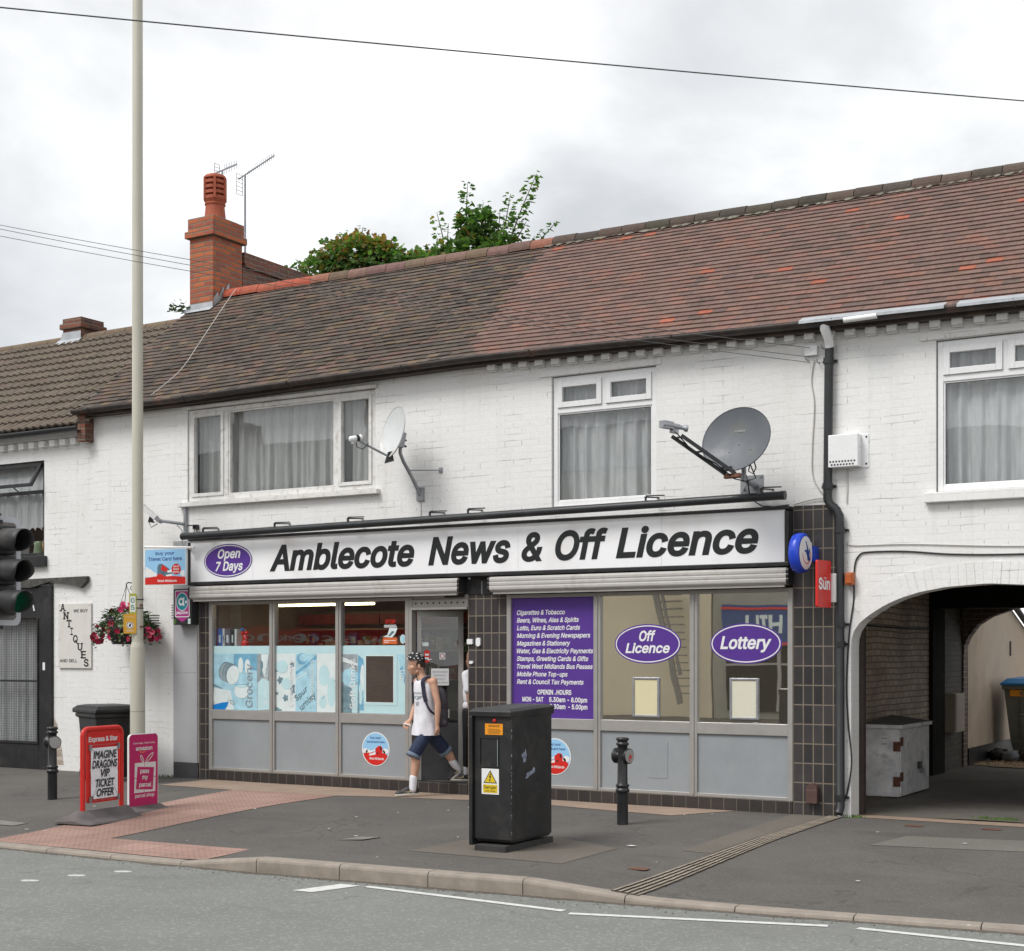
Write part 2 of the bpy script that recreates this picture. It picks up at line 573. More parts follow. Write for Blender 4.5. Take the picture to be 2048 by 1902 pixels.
def ell(cx, cy, rx, ry, n=40):
    return [(cx + rx * math.cos(2 * math.pi * i / n), cy + ry * math.sin(2 * math.pi * i / n)) for i in range(n)]
def rrect(x0, y0, x1, y1, r, n=5, corners=(1, 1, 1, 1)):
    out = []
    for k, (cx, cy, a) in enumerate(((x1 - r, y1 - r, 0), (x0 + r, y1 - r, 90), (x0 + r, y0 + r, 180), (x1 - r, y0 + r, 270))):
        if corners[k]:
            out += [(cx + r * math.cos(R(a + 90 * i / n)), cy + r * math.sin(R(a + 90 * i / n))) for i in range(n + 1)]
        else:
            out.append((cx + r * math.copysign(1, math.cos(R(a + 45))), cy + r * math.copysign(1, math.sin(R(a + 45)))))
    return out
def rect(x0, y0, x1, y1):
    return [(x0, y0), (x1, y0), (x1, y1), (x0, y1)]
def arc(cx, cy, r, a0, a1, n=12):
    return [(cx + r * math.cos(R(a0 + (a1 - a0) * i / n)), cy + r * math.sin(R(a0 + (a1 - a0) * i / n))) for i in range(n + 1)]
def ring2(mb, cx, cy, rx, ry, w, o, ux, uz, off, n=48):
    o, ux, uz = map(Vector, (o, ux, uz))
    nn = ux.cross(uz).normalized()
    A = [o + ux * x + uz * y + nn * off for x, y in ell(cx, cy, rx, ry, n)]
    B = [o + ux * x + uz * y + nn * off for x, y in ell(cx, cy, rx - w, ry - w, n)]
    mb.add(A + B, [(i, (i + 1) % n, n + (i + 1) % n, n + i) for i in range(n)])
def lerp(a, b, t):
    return a + (b - a) * t
def interp(tab, x):
    if x <= tab[0][0]:
        return tab[0][1]
    for (a, va), (b, vb) in zip(tab, tab[1:]):
        if x <= b:
            return lerp(va, vb, (x - a) / (b - a))
    return tab[-1][1]
XA, ZA = (1, 0, 0), (0, 0, 1)          # plane axes of anything facing the street
YA = (0, 1, 0)

WHITE = mat('white_paint', (0.78, 0.78, 0.77), 0.45, var=0.05, dirt=(0.45, 0.4, 0.34), dirt_amt=0.35, dscale=7)
UPVC = mat('white_plastic', (0.80, 0.80, 0.80), 0.3, var=0.03, bump=0.03, dirt=(0.5, 0.48, 0.45), dirt_amt=0.2)
OLDWOOD = mat('old_white_timber', (0.70, 0.69, 0.67), 0.6, var=0.08, dirt=(0.33, 0.28, 0.23), dirt_amt=0.6, dscale=11, bump=0.4)
BLACK = mat('black_paint', (0.018, 0.018, 0.019), 0.4, var=0.25, dirt=(0.08, 0.075, 0.07), dirt_amt=0.4)
BLACKP = mat('black_plastic', (0.022, 0.023, 0.025), 0.42, var=0.2, bump=0.1)
RUBBER = mat('grey_rubber', (0.125, 0.112, 0.11), 0.8, var=0.25, bump=0.5, bs=160)
ALU = mat('aluminium', (0.40, 0.385, 0.365), 0.42, 0.35, var=0.08, vs=3, bump=0.05, dirt=(0.2, 0.18, 0.16), dirt_amt=0.3)
SHUT = mat('shutter_aluminium', (0.46, 0.44, 0.415), 0.55, 0.0, var=0.1, vs=4, bump=0.05, dirt=(0.16, 0.12, 0.09), dirt_amt=0.5, dscale=4)
GREYPANEL = mat('grey_panel', (0.28, 0.30, 0.315), 0.5, var=0.06, vs=3, bump=0.06, dirt=(0.33, 0.33, 0.33), dirt_amt=0.35, dscale=5)
GALV = mat('galvanised_steel', (0.33, 0.34, 0.36), 0.45, 0.5, var=0.18, vs=9, bump=0.1, dirt=(0.2, 0.18, 0.17), dirt_amt=0.4)
LEAD = mat('lead', (0.42, 0.44, 0.46), 0.55, 0.3, var=0.15, vs=6, bump=0.5, bs=14, dist=0.01)
WIREG = mat('weathered_wire', (0.075, 0.075, 0.075), 0.7, bump=0)
WIRE = mat('black_cable', (0.02, 0.02, 0.02), 0.6, bump=0)
WIREW = mat('white_cable', (0.5, 0.48, 0.45), 0.6, bump=0)
SIGNW = mat('sign_white', (0.88, 0.88, 0.89), 0.4, var=0.02, vs=1.5, bump=0.0, dirt=(0.55, 0.5, 0.44), dirt_amt=0.3, dscale=1.1, rv=0.0)
PURPLE = mat('purple_vinyl', (0.095, 0.038, 0.27), 0.3, var=0.05, bump=0, rv=0.0)
TXTW = mat('white_vinyl', (0.78, 0.78, 0.78), 0.4, var=0.02, bump=0, rv=0.0)
TXTK = mat('black_vinyl', (0.016, 0.018, 0.02), 0.35, var=0.1, bump=0, rv=0.0)
RED = mat('red_enamel', (0.62, 0.022, 0.016), 0.35, var=0.03, bump=0, rv=0.0)
ORANGE = mat('orange_label', (0.80, 0.30, 0.012), 0.5, var=0.05, bump=0, rv=0.0)
YELLOW = mat('yellow_label', (0.70, 0.50, 0.015), 0.5, var=0.06, bump=0, rv=0.0)
SKYB = mat('pale_blue_print', (0.30, 0.56, 0.80), 0.4, var=0.04, bump=0, rv=0.0)
NAVYB = mat('navy_print', (0.02, 0.05, 0.25), 0.4, var=0.05, bump=0, rv=0.0)
BLUEP = mat('blue_plastic', (0.015, 0.06, 0.55), 0.3, var=0.08, bump=0)
RUST = mat('rust', (0.14, 0.06, 0.035), 0.85, var=0.4, vs=20, bump=0.5)
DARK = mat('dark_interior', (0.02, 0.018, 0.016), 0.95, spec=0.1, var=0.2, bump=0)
GLASS = glassmat('window_glass')
GLASSD = glassmat('shop_glass', (0.95, 0.96, 0.96), 0.06)
MIRROR = mirrormat('film_glass', (0.16, 0.145, 0.11), 0.78, 0.012, 0.014)
BRICKW = brickmat('white_painted_brick', (0.805, 0.80, 0.785), (0.82, 0.815, 0.805), (0.785, 0.775, 0.755), dirt=(0.64, 0.59, 0.52), damt=0.28, bumps=0.14, ms=0.006)
REDBRICK = brickmat('orange_brick', (0.47, 0.115, 0.035), (0.27, 0.065, 0.04), (0.20, 0.15, 0.10), painted=False, bumps=0.6, dirt=(0.12, 0.06, 0.05), damt=0.4, ms=0.012)
OLDBRICK = brickmat('old_dark_brick', (0.22, 0.07, 0.04), (0.10, 0.05, 0.04), (0.20, 0.16, 0.12), painted=False, bumps=0.8, dirt=(0.05, 0.045, 0.03), damt=0.8)
DIRTBRICK = brickmat('dirty_whitewashed_brick', (0.86, 0.74, 0.58), (0.68, 0.53, 0.39), (0.36, 0.28, 0.21), painted=True, bumps=0.9, dirt=(0.28, 0.20, 0.15), damt=0.85)
# ------------------------------------------------------------------ ground, road, pavement
KY = [(-60, -5.40), (0, -5.38), (1.2, -5.33), (2.8, -5.22), (3.6, -5.16), (4.5, -5.09), (5.4, -5.0), (6.2, -4.9), (7.1, -4.78), (9, -4.55), (14, -4.2), (60, -4.2)]
KT = [(-60, -0.085), (0.40, -0.085), (1.22, 0.0), (3.62, 0.0), (4.55, -0.075), (5.5, -0.085), (60, -0.085)]
ky = lambda x: interp(KY, x)
kt = lambda x: interp(KT, x)
ROADZ = -0.12
def pz(x, y):
    k = ky(x) + 0.12
    t = max(0.0, min(1.0, (-1.6 - y) / (-1.6 - k)))
    t = t * t * (3 - 2 * t)
    return lerp(0.0, kt(x) - 0.003, t) + 0.004 * mnoise.noise(Vector((x * 0.8, y * 0.8, 0)))

def asphalt(name, c, spk, var=0.12, bump=0.6, stain=None, stain_amt=0.3, sc=240, cracks=0.0):
    m, nt = newmat(name)
    v = objvec(nt)
    col = mixc(nt, ramp(nt, noise(nt, 1.1, 6, 0.6, v), 0.3, 0.7), mulc(c, 1 - var), mulc(c, 1 + var))
    fine = noise(nt, sc, 3, 0.7, v)
    mid = noise(nt, sc * 0.3, 3, 0.7, v)
    col = mixc(nt, 1.0, col, mixc(nt, ramp(nt, fine, 0.3, 0.7), (0.62, 0.62, 0.62), (1.38, 1.38, 1.38)), 'MULTIPLY')
    vo = nd(nt, 'ShaderNodeTexVoronoi', {'Vector': v, 'Scale': sc * 0.42})
    sp_ = nd(nt, 'ShaderNodeMath', {0: nd(nt, 'ShaderNodeSeparateColor', {0: vo.outputs['Color']}).outputs[0], 1: 0.86}, operation='GREATER_THAN').outputs[0]
    col = mixc(nt, nd(nt, 'ShaderNodeMath', {0: sp_, 1: 0.35}, operation='MULTIPLY').outputs[0], col, spk)
    if stain:
        f = nd(nt, 'ShaderNodeMath', {0: ramp(nt, noise(nt, 0.7, 7, 0.62, v, 0.6), 0.50, 0.70), 1: stain_amt}, operation='MULTIPLY').outputs[0]
        col = mixc(nt, f, col, stain)
    if cracks:
        wv = nd(nt, 'ShaderNodeVectorMath', {0: v, 1: nd(nt, 'ShaderNodeTexNoise', {'Vector': v, 'Scale': 1.6, 'Detail': 5.0}).outputs['Color']}, operation='ADD').outputs[0]
        ce = nd(nt, 'ShaderNodeTexVoronoi', {'Vector': wv, 'Scale': 0.42}, feature='DISTANCE_TO_EDGE')
        ln = nd(nt, 'ShaderNodeMath', {0: ce.outputs['Distance'], 1: 0.006}, operation='LESS_THAN').outputs[0]
        gate = ramp(nt, noise(nt, 0.5, 3, 0.5, v), 0.48, 0.56)
        fc = nd(nt, 'ShaderNodeMath', {0: ln, 1: gate}, operation='MULTIPLY').outputs[0]
        fc = nd(nt, 'ShaderNodeMath', {0: fc, 1: cracks}, operation='MULTIPLY').outputs[0]
        col = mixc(nt, fc, col, (0.035, 0.033, 0.03))
        dv_ = nd(nt, 'ShaderNodeMapping', {0: v, 'Scale': (0.5, 1.6, 1.0), 'Rotation': (0, 0, 0.5)}).outputs[0]
        dk = nd(nt, 'ShaderNodeMath', {0: ramp(nt, noise(nt, 1.0, 5, 0.6, dv_, 0.8), 0.56, 0.72), 1: 0.45}, operation='MULTIPLY').outputs[0]
        col = mixc(nt, dk, col, mulc(c, 0.62))
    h = nd(nt, 'ShaderNodeMath', {0: fine, 1: mid}, operation='ADD').outputs[0]
    finish(nt, nd(nt, 'ShaderNodeBsdfPrincipled', {'Base Color': col, 'Roughness': 0.88, 'Normal': bump_of(nt, h, bump, 0.006)}))
    return m
ROADM = asphalt('road_asphalt', (0.185, 0.192, 0.178), (0.38, 0.38, 0.36), 0.07, stain=(0.15, 0.15, 0.142), stain_amt=0.35, sc=130, cracks=0.25)
PAVEM = asphalt('pavement_asphalt', (0.096, 0.089, 0.081), (0.19, 0.18, 0.165), 0.16, stain=(0.135, 0.122, 0.104), stain_amt=0.55, sc=200, cracks=0.35)
PATCHM = asphalt('brown_patch', (0.140, 0.120, 0.099), (0.22, 0.2, 0.17), 0.12, stain=(0.11, 0.096, 0.08), stain_amt=0.4)
PATCH2 = asphalt('grey_patch', (0.150, 0.140, 0.122), (0.22, 0.21, 0.19), 0.1, stain=(0.115, 0.107, 0.092), stain_amt=0.4)
PASSM = asphalt('passage_ground', (0.115, 0.105, 0.09), (0.19, 0.18, 0.155), 0.3, stain=(0.19, 0.155, 0.11), stain_amt=0.7)
CONC = mat('kerb_concrete', (0.285, 0.245, 0.205), 0.85, var=0.16, vs=6, bump=0.5, bs=120, dirt=(0.17, 0.145, 0.12), dirt_amt=0.55, dscale=4)
PAINTL = mat('road_paint', (0.62, 0.62, 0.60), 0.7, var=0.1, vs=20, bump=0.4, bs=120, dirt=(0.3, 0.3, 0.29), dirt_amt=0.75, dscale=14)

g = MB().m(asphalt('far_ground', (0.10, 0.10, 0.085), (0.15, 0.15, 0.13)))
g.add([(-300, -300, -0.2), (300, -300, -0.2), (300, 300, -0.2), (-300, 300, -0.2)], [(0, 1, 2, 3)])
struct(g, 'ground', loc=(0, 0, -0.2))
g = MB().m(ROADM)
xs = [-90 + i * 1.0 for i in range(181)]
g.add([(x, y, ROADZ) for x in xs for y in (-12.9, ky(x) + 0.06)], [(2 * i, 2 * i + 2, 2 * i + 3, 2 * i + 1) for i in range(180)])
struct(g, 'road', loc=(0, 0, ROADZ))
g = MB().m(PAVEM)
g.box(-90, 90, -20.5, -12.9, -0.3, 0.0)
struct(g, 'opposite_pavement', loc=(0, -16, 0))
g = MB().m(PAVEM)
NX, NY = 300, 26
pts = []
for i in range(NX + 1):
    x = -40 + 80 * i / NX
    for j in range(NY + 1):
        y = lerp(ky(x) + 0.115, 0.32, j / NY)
        pts.append((x, y, pz(x, y)))
g.add(pts, [(i * (NY + 1) + j, (i + 1) * (NY + 1) + j, (i + 1) * (NY + 1) + j + 1, i * (NY + 1) + j + 1) for i in range(NX) for j in range(NY)], True)
struct(g, 'pavement', loc=(0, -2.5, 0))

# kerb: stones 0.8 m long, dropped at the crossing and at the drive
g = MB().m(CONC)
def kerbstone(xa, xb):
    n = 4
    rr = []
    for i in range(n + 1):
        x = lerp(xa, xb, i / n)
        d = ky(x + 0.05) - ky(x - 0.05)
        t = Vector((0.1, d, 0)).normalized()
        nn = Vector((-t.y, t.x, 0))
        p = Vector((x, ky(x), 0))
        z = kt(x)
        prof = [(0.0, -0.2), (0.0, z - 0.028), (0.006, z - 0.012), (0.02, z - 0.002), (0.035, z), (0.125, z + 0.001), (0.125, -0.2)]
        rr.append([p + nn * a + Vector((0, 0, b)) for a, b in prof])
    g.rings(rr, (True, True), False)
x = -40.4
while x < 40:
    kerbstone(x + 0.004, x + 0.8 - 0.004)
    x += 0.8
struct(g, 'kerb', loc=(0, -5.3, 0))

def overlay(name, polys, m, dz, kind='structure', cell=0.25, loc=None, thick=None):
    bm = bmesh.new()
    for poly in polys:
        bm.faces.new([bm.verts.new((x, y, 0)) for x, y in poly])
    xs = [v.co.x for v in bm.verts]; ys = [v.co.y for v in bm.verts]
    for ax, lo, hi in ((0, min(xs), max(xs)), (1, min(ys), max(ys))):
        c = math.ceil(lo / cell) * cell
        while c < hi:
            co = Vector((c, 0, 0)) if ax == 0 else Vector((0, c, 0))
            no = Vector((1, 0, 0)) if ax == 0 else Vector((0, 1, 0))
            bmesh.ops.bisect_plane(bm, geom=bm.verts[:] + bm.edges[:] + bm.faces[:], plane_co=co, plane_no=no)
            c += cell
    mb = MB().m(m)
    for v in bm.verts:
        v.co.z = pz(v.co.x, v.co.y) + dz
    bm.normal_update()
    bm.verts.index_update()
    fs = [[v.index for v in f.verts] if f.normal.z > 0 else [v.index for v in reversed(f.verts)] for f in bm.faces]
    mb.add([v.co.copy() for v in bm.verts], fs)
    bm.free()
    return struct(mb, name, kind=kind)

# blister paving
def blister():
    m, nt = newmat('blister_paving')
    t = nd(nt, 'ShaderNodeTexCoord')
    s = nd(nt, 'ShaderNodeSeparateXYZ', {0: t.outputs['Object']})
    dd = []
    for k in (0, 1):
        a = nd(nt, 'ShaderNodeMath', {0: s.outputs[k], 1: 1 / 0.0667}, operation='MULTIPLY').outputs[0]
        a = nd(nt, 'ShaderNodeMath', {0: a}, operation='FRACT').outputs[0]
        a = nd(nt, 'ShaderNodeMath', {0: a, 1: 0.5}, operation='SUBTRACT').outputs[0]
        dd.append(nd(nt, 'ShaderNodeMath', {0: a, 1: a}, operation='MULTIPLY').outputs[0])
    r2 = nd(nt, 'ShaderNodeMath', {0: dd[0], 1: dd[1]}, operation='ADD').outputs[0]
    rr = nd(nt, 'ShaderNodeMath', {0: r2}, operation='SQRT').outputs[0]
    dome = nd(nt, 'ShaderNodeMapRange', {0: rr, 1: 0.18, 2: 0.34, 3: 1.0, 4: 0.0}, interpolation_type='SMOOTHSTEP').outputs[0]
    v = nd(nt, 'ShaderNodeCombineXYZ', {0: s.outputs[0], 1: s.outputs[1], 2: 0.0}).outputs[0]
    b = nd(nt, 'ShaderNodeTexBrick', {'Vector': v, 'Color1': (0.345, 0.215, 0.175), 'Color2': (0.285, 0.170, 0.135), 'Mortar': (0.17, 0.12, 0.10), 'Scale': 1.0,
                                      'Mortar Size': 0.006, 'Brick Width': 0.4, 'Row Height': 0.4}, offset=0.0)
    c = mixc(nt, 0.6, b.outputs[0], mixc(nt, ramp(nt, noise(nt, 1.5, 6, 0.65, t.outputs['Object']), 0.3, 0.7), (0.75, 0.74, 0.74), (1.2, 1.2, 1.2)), 'MULTIPLY')
    c = mixc(nt, nd(nt, 'ShaderNodeMath', {0: dome, 1: 0.45}, operation='MULTIPLY').outputs[0], c, (0.40, 0.26, 0.215))
    h = nd(nt, 'ShaderNodeMath', {0: noise(nt, 150, 3, 0.6, t.outputs['Object']), 1: 0.25, 2: dome}, operation='MULTIPLY_ADD').outputs[0]
    finish(nt, nd(nt, 'ShaderNodeBsdfPrincipled', {'Base Color': c, 'Roughness': 0.85, 'Normal': bump_of(nt, h, 0.9, 0.006)}))
    return m
overlay('tactile_paving', [[(-2.12, -5.255), (0.575, -5.235), (0.43, -4.52), (-1.22, -4.60), (-1.35, -3.0), (-1.41, -0.92), (-2.95, -1.0), (-2.88, -1.35), (-2.39, -3.9)]], blister(), 0.005)
STRIP = mat('buff_concrete', (0.30, 0.22, 0.165), 0.85, var=0.14, vs=4, bump=0.5, bs=120, dirt=(0.17, 0.135, 0.105), dirt_amt=0.7, dscale=2)
overlay('concrete_edging', [[(-4.2, -0.05), (-4.2, -0.95), (-2.95, -0.99), (-1.41, -0.90), (-0.9, -0.72), (0.7, -0.46), (2.78, -0.80), (3.18, -0.05)]], STRIP, 0.004)
overlay('passage_threshold', [[(4.30, 0.02), (7.6, 0.02), (7.6, 0.31), (4.30, 0.31)], ], STRIP, 0.004)
overlay('pavement_patch', [[(2.0, -4.33), (2.03, -3.33), (2.54, -2.87), (3.43, -3.29), (3.46, -4.33)]], PATCHM, 0.003)
overlay('pavement_patch', [[(3.93, -3.08), (3.80, -0.05), (4.17, -0.05), (4.19, -3.05)]], PATCHM, 0.003)
overlay('pavement_patch', [[(5.2, -1.98), (5.30, -1.2), (7.2, -0.85), (7.3, -1.6)]], PATCH2, 0.003)
GREYM = mat('utility_cover', (0.19, 0.18, 0.165), 0.7, var=0.15, vs=30, bump=0.5, bs=180)
for pts, lab in (([(0.975, -3.96), (1.035, -3.73), (1.275, -3.73), (1.235, -3.955)], 'small grey utility cover set in the tarmac before the shop step'),
                 ([(-3.3, -4.42), (-3.25, -4.2), (-2.80, -4.22), (-2.78, -4.42)], 'grey utility cover in the pavement beside the pink blister paving')):
    mb = MB().m(GREYM)
    mb.add([(x, y, pz(x, y) + 0.0055) for x, y in pts], [(0, 1, 2, 3)])
    cx, cy = sum(p[0] for p in pts) / 4, sum(p[1] for p in pts) / 4
    mb.m(BLACK).add([(cx + (x - cx) * 1.03, cy + (y - cy) * 1.05, pz(x, y) + 0.003) for x, y in pts], [(0, 1, 2, 3)])
    o = mb.build('utility_cover')
    tag(o, lab, 'utility cover', 'covers set in the pavement')
for cx, cy, lab in ((4.02, -4.1, 'small rusty stopcock lid near the electricity cabinet patch'), (5.15, -0.42, 'rusty iron lid outside the archway, the one nearer the downpipe'), (5.85, -0.3, 'rusty iron lid outside the archway, the one farther from the downpipe')):
    mb = MB().m(RUST)
    mb.poly(rrect(-0.085, -0.06, 0.085, 0.06, 0.02), (cx, cy, pz(cx, cy)), XA, YA, 0.005)
    o = mb.build('iron_lid')
    tag(o, lab, 'iron lid', 'covers set in the pavement')

# slotted drain channel from the downpipe foot to the kerb
SLOTM = mat('drain_slot', (0.10, 0.085, 0.068), 0.95, var=0.3, vs=20, bump=0.3)
DRAINM = mat('drain_iron', (0.28, 0.235, 0.185), 0.8, var=0.2, vs=12, bump=0.3, dirt=(0.1, 0.085, 0.07), dirt_amt=0.6)
g = MB()
for k in range(5):
    g.m(DRAINM)
    n = 22
    for i in range(n):
        ya, yb = lerp(-5.02, -0.06, i / n), lerp(-5.02, -0.06, (i + 1) / n)
        xo = lambda y: lerp(4.255, 4.20, (y + 5.02) / 4.96) + k * lerp(0.05, 0.03, (y + 5.02) / 4.96)
        xa, xb = xo(ya), xo(yb)
        za, zb = pz(xa, ya) + 0.012, pz(xb, yb) + 0.012
        ww = 0.028 if k < 4 else 0.018
        g.add([(xa, ya, za), (xa + ww, ya, za), (xb + ww * 0.7, yb, zb), (xb, yb, zb)], [(0, 1, 2, 3)])
        g.add([(xa, ya, za - 0.03), (xa, ya, za), (xb, yb, zb), (xb, yb, zb - 0.03)], [(0, 1, 2, 3)])
        if k < 4:
            xa2, xb2 = xo(ya) + lerp(0.05, 0.03, (ya + 5.02) / 4.96), xo(yb) + lerp(0.05, 0.03, (yb + 5.02) / 4.96)
            g.m(SLOTM)
            g.add([(xa + ww, ya, za - 0.008), (xa2, ya, za - 0.008), (xb2, yb, zb - 0.008), (xb + ww * 0.7, yb, zb - 0.008)], [(0, 1, 2, 3)])
            g.m(DRAINM)
o = struct(g, 'drain_channel')

# grit and dead leaves along the foot of the kerb
g = MB().m(mat('gutter_grit', (0.10, 0.085, 0.068), 0.95, var=0.4, vs=30, bump=0.8, bs=120, dirt=(0.15, 0.15, 0.14), dirt_amt=0.7, dscale=20))
rg0 = random.Random(2)
n = 0
gp = []
for i in range(700):
    x = -6 + i * 0.022
    wd_ = max(0.012, 0.045 + 0.04 * mnoise.noise(Vector((x * 3, 0, 0))) + 0.03 * mnoise.noise(Vector((x * 14, 3, 0))))
    gp += [(x, ky(x) + 0.01, ROADZ + 0.006), (x, ky(x) - wd_, ROADZ + 0.0012)]
g.add(gp, [(2 * i + 1, 2 * i + 3, 2 * i + 2, 2 * i) for i in range(699)])
for i in range(500):
    x = rg0.uniform(-5, 8)
    y = ky(x) - abs(rg0.gauss(0, 0.10))
    s_ = rg0.uniform(0.003, 0.010)
    g.add([(x - s_, y - s_ * .6, ROADZ + 0.002), (x + s_, y - s_ * .5, ROADZ + 0.002), (x + s_ * .3, y + s_, ROADZ + 0.002 + s_)], [(0, 1, 2)])
o = g.build('gutter_grit', loc=(0, -5.4, ROADZ))
o['kind'] = 'stuff'; o['label'] = 'dark grit gathered along the road side of the kerb'
# road markings
g = MB().m(PAINTL)
def mark(pts):
    g.add([(x, y, ROADZ + 0.004) for x, y in pts], [tuple(range(len(pts)))])
mark([(2.012, -5.862), (2.195, -5.847), (2.318, -5.426), (2.138, -5.433)])
def line(a, b, wd):
    a, b = Vector(a), Vector(b)
    d = (b - a).normalized()
    n = Vector((-d.y, d.x)) * wd / 2
    mark([a - n, b - n, b + n, a + n])
line((2.38, -5.43), (3.3, -5.50), 0.07)
line((3.3, -5.50), (4.17, -5.57), 0.07)
line((4.25, -5.64), (5.1, -5.40), 0.07)
line((5.1, -5.40), (5.91, -5.17), 0.07)
line((6.10, -5.15), (8.2, -5.20), 0.07)
struct(g, 'road_marking', loc=(4, -5.5, ROADZ))
for i, (x, y) in enumerate(((-0.04, -6.55), (0.07, -6.18), (0.23, -5.84))):
    mb = MB().m(PAINTL)
    mb.prism(ell(0, 0, 0.075, 0.028, 16), (x, y, ROADZ), (0.9, 0.43, 0), (-0.43, 0.9, 0), 0.0, 0.006)
    o = mb.build('road_stud')
    tag(o, ('white road stud farthest from the kerb', 'middle white road stud between the other two studs', 'white road stud nearest the kerb')[i] + ', in the grey road', 'road stud', 'crossing studs in the road')
# litter flecks and gum spots
g = MB().m(TXTW)
for i in range(34):
    x, y = random.uniform(-4, 7), random.uniform(-5.1, -0.5)
    a, s_ = random.uniform(0, 6.3), random.uniform(0.008, 0.024)
    if i in (3, 9):
        s_ = 0.035
    g.add([(x + s_ * math.cos(a + q) * (1.4 if k % 2 else 0.8), y + s_ * math.sin(a + q), pz(x, y) + 0.012) for k, q in enumerate((0, 1.5, 3.1, 4.7))], [(0, 1, 2, 3)])
g.build('litter', loc=(0, -2.5, 0))['kind'] = 'stuff'
tagl = bpy.data.objects['litter']
tagl['label'] = 'scraps of white litter scattered over the tarmac pavement'

# ------------------------------------------------------------------ the white brick terrace
shop = thing('shop_building', 'long white painted brick terrace with a tiled roof, a newsagent shopfront and a carriage arch', 'building', (0, 2, 0))
ARCH = [(4.40, 1.72), (4.405, 1.80), (4.43, 1.88), (4.49, 1.965), (4.60, 2.05), (4.74, 2.135), (4.90, 2.205), (5.10, 2.262), (5.35, 2.305), (5.75, 2.33)]
ARCH = ARCH + [(11.5 - x, z) for x, z in ARCH[-2::-1]]
def facade(mb, x0, x1, z0, z1, holes, y, depths, arch=None):
    hx = sorted({x0, x1, *[h[0] for h in holes], *[h[1] for h in holes]})
    hz = sorted({z0, z1, *[h[2] for h in holes], *[h[3] for h in holes]})
    for a, b in zip(hx, hx[1:]):
        for c, d in zip(hz, hz[1:]):
            mx_, mz = (a + b) / 2, (c + d) / 2
            if a < x0 or b > x1 or any(h[0] < mx_ < h[1] and h[2] < mz < h[3] for h in holes):
                continue
            mb.add([(a, y, c), (b, y, c), (b, y, d), (a, y, d)], [(0, 1, 2, 3)])
    for h, dp in zip(holes, depths):
        a, b, c, d = h
        yb = y + dp
        if arch and h is holes[arch[0]]:
            cur = [(a, c)] + arch[1] + [(b, c)]
            for p, q in zip(cur, cur[1:]):
                mb.add([(p[0], y, p[1]), (q[0], y, q[1]), (q[0], yb, q[1]), (p[0], yb, p[1])], [(0, 1, 2, 3)])
            for p, q in zip(arch[1], arch[1][1:]):
                mb.add([(p[0], y, p[1]), (q[0], y, q[1]), (q[0], y, d), (p[0], y, d)], [(0, 1, 2, 3)])
            continue
        mb.add([(a, y, c), (a, yb, c), (a, yb, d), (a, y, d)], [(3, 2, 1, 0)])
        mb.add([(b, y, c), (b, yb, c), (b, yb, d), (b, y, d)], [(0, 1, 2, 3)])
        mb.add([(a, y, d), (b, y, d), (b, yb, d), (a, yb, d)], [(0, 1, 2, 3)])
        mb.add([(a, y, c), (b, y, c), (b, yb, c), (a, yb, c)], [(3, 2, 1, 0)])
HL = (-4.63, -1.535, 3.665, 4.895)
HM = (0.93, 2.235, 3.31, 4.79)
HR = (5.25, 6.56, 3.23, 4.72)
mb = MB().m(BRICKW)
facade(mb, -6.4, 11.0, -0.1, 5.08, [HL, HM, HR, (-4.43, 4.26, -0.1, 3.16), (4.40, 7.10, -0.1, 2.33)], 0.0, [0.14, 0.12, 0.12, 0.3, 0.26], (4, ARCH))
mb.box(-6.4, -6.15, 0.003, 4.6, -0.1, 5.0)
mb.box(10.75, 11, 0.003, 4.6, -0.1, 5.0)
mb.box(-6.15, 3.6, 4.4, 4.6, -0.1, 5.0)
mb.box(7.3, 10.75, 4.4, 4.6, -0.1, 5.0)
mb.box(-6.15, 3.6, 0.3, 4.4, 2.72, 2.85)
wall = mb.build('wall', parent=shop)
# gable infill up to the roof, dark render
mb = MB().m(BRICKW)
mb.add([(-6.39, 0, 4.9), (-6.39, 4.6, 4.9), (-6.39, 2.3, 7.02)], [(0, 1, 2), ])
mb.m(OLDBRICK).box(-6.54, -6.39, -0.16, 0.0, 4.60, 4.97)
mb.build('gable', parent=shop)
# voussoirs of the arch
mb = MB().m(BRICKW)
L = [0.0]
for p, q in zip(ARCH, ARCH[1:]):
    L.append(L[-1] + math.dist(p, q))
def on_arch(s):
    for i in range(len(ARCH) - 1):
        if s <= L[i + 1] or i == len(ARCH) - 2:
            t = (s - L[i]) / (L[i + 1] - L[i])
            p, q = ARCH[i], ARCH[i + 1]
            d = Vector((q[0] - p[0], q[1] - p[1])).normalized()
            return Vector((lerp(p[0], q[0], t), lerp(p[1], q[1], t))), Vector((-d.y, d.x))
nv = int(L[-1] / 0.077)
for i in range(nv):
    a, na = on_arch(L[-1] * (i + 0.05) / nv)
    b, nb_ = on_arch(L[-1] * (i + 0.95) / nv)
    wd = 0.215
    if min((a + na * wd).x, (b + nb_ * wd).x) < 4.37:
        continue
    mb.prism([tuple(a), tuple(b), tuple(b + nb_ * wd), tuple(a + na * wd)], (0, 0, 0), XA, ZA, -0.01, random.uniform(0.003, 0.008))
mb.build('arch_ring', parent=shop)

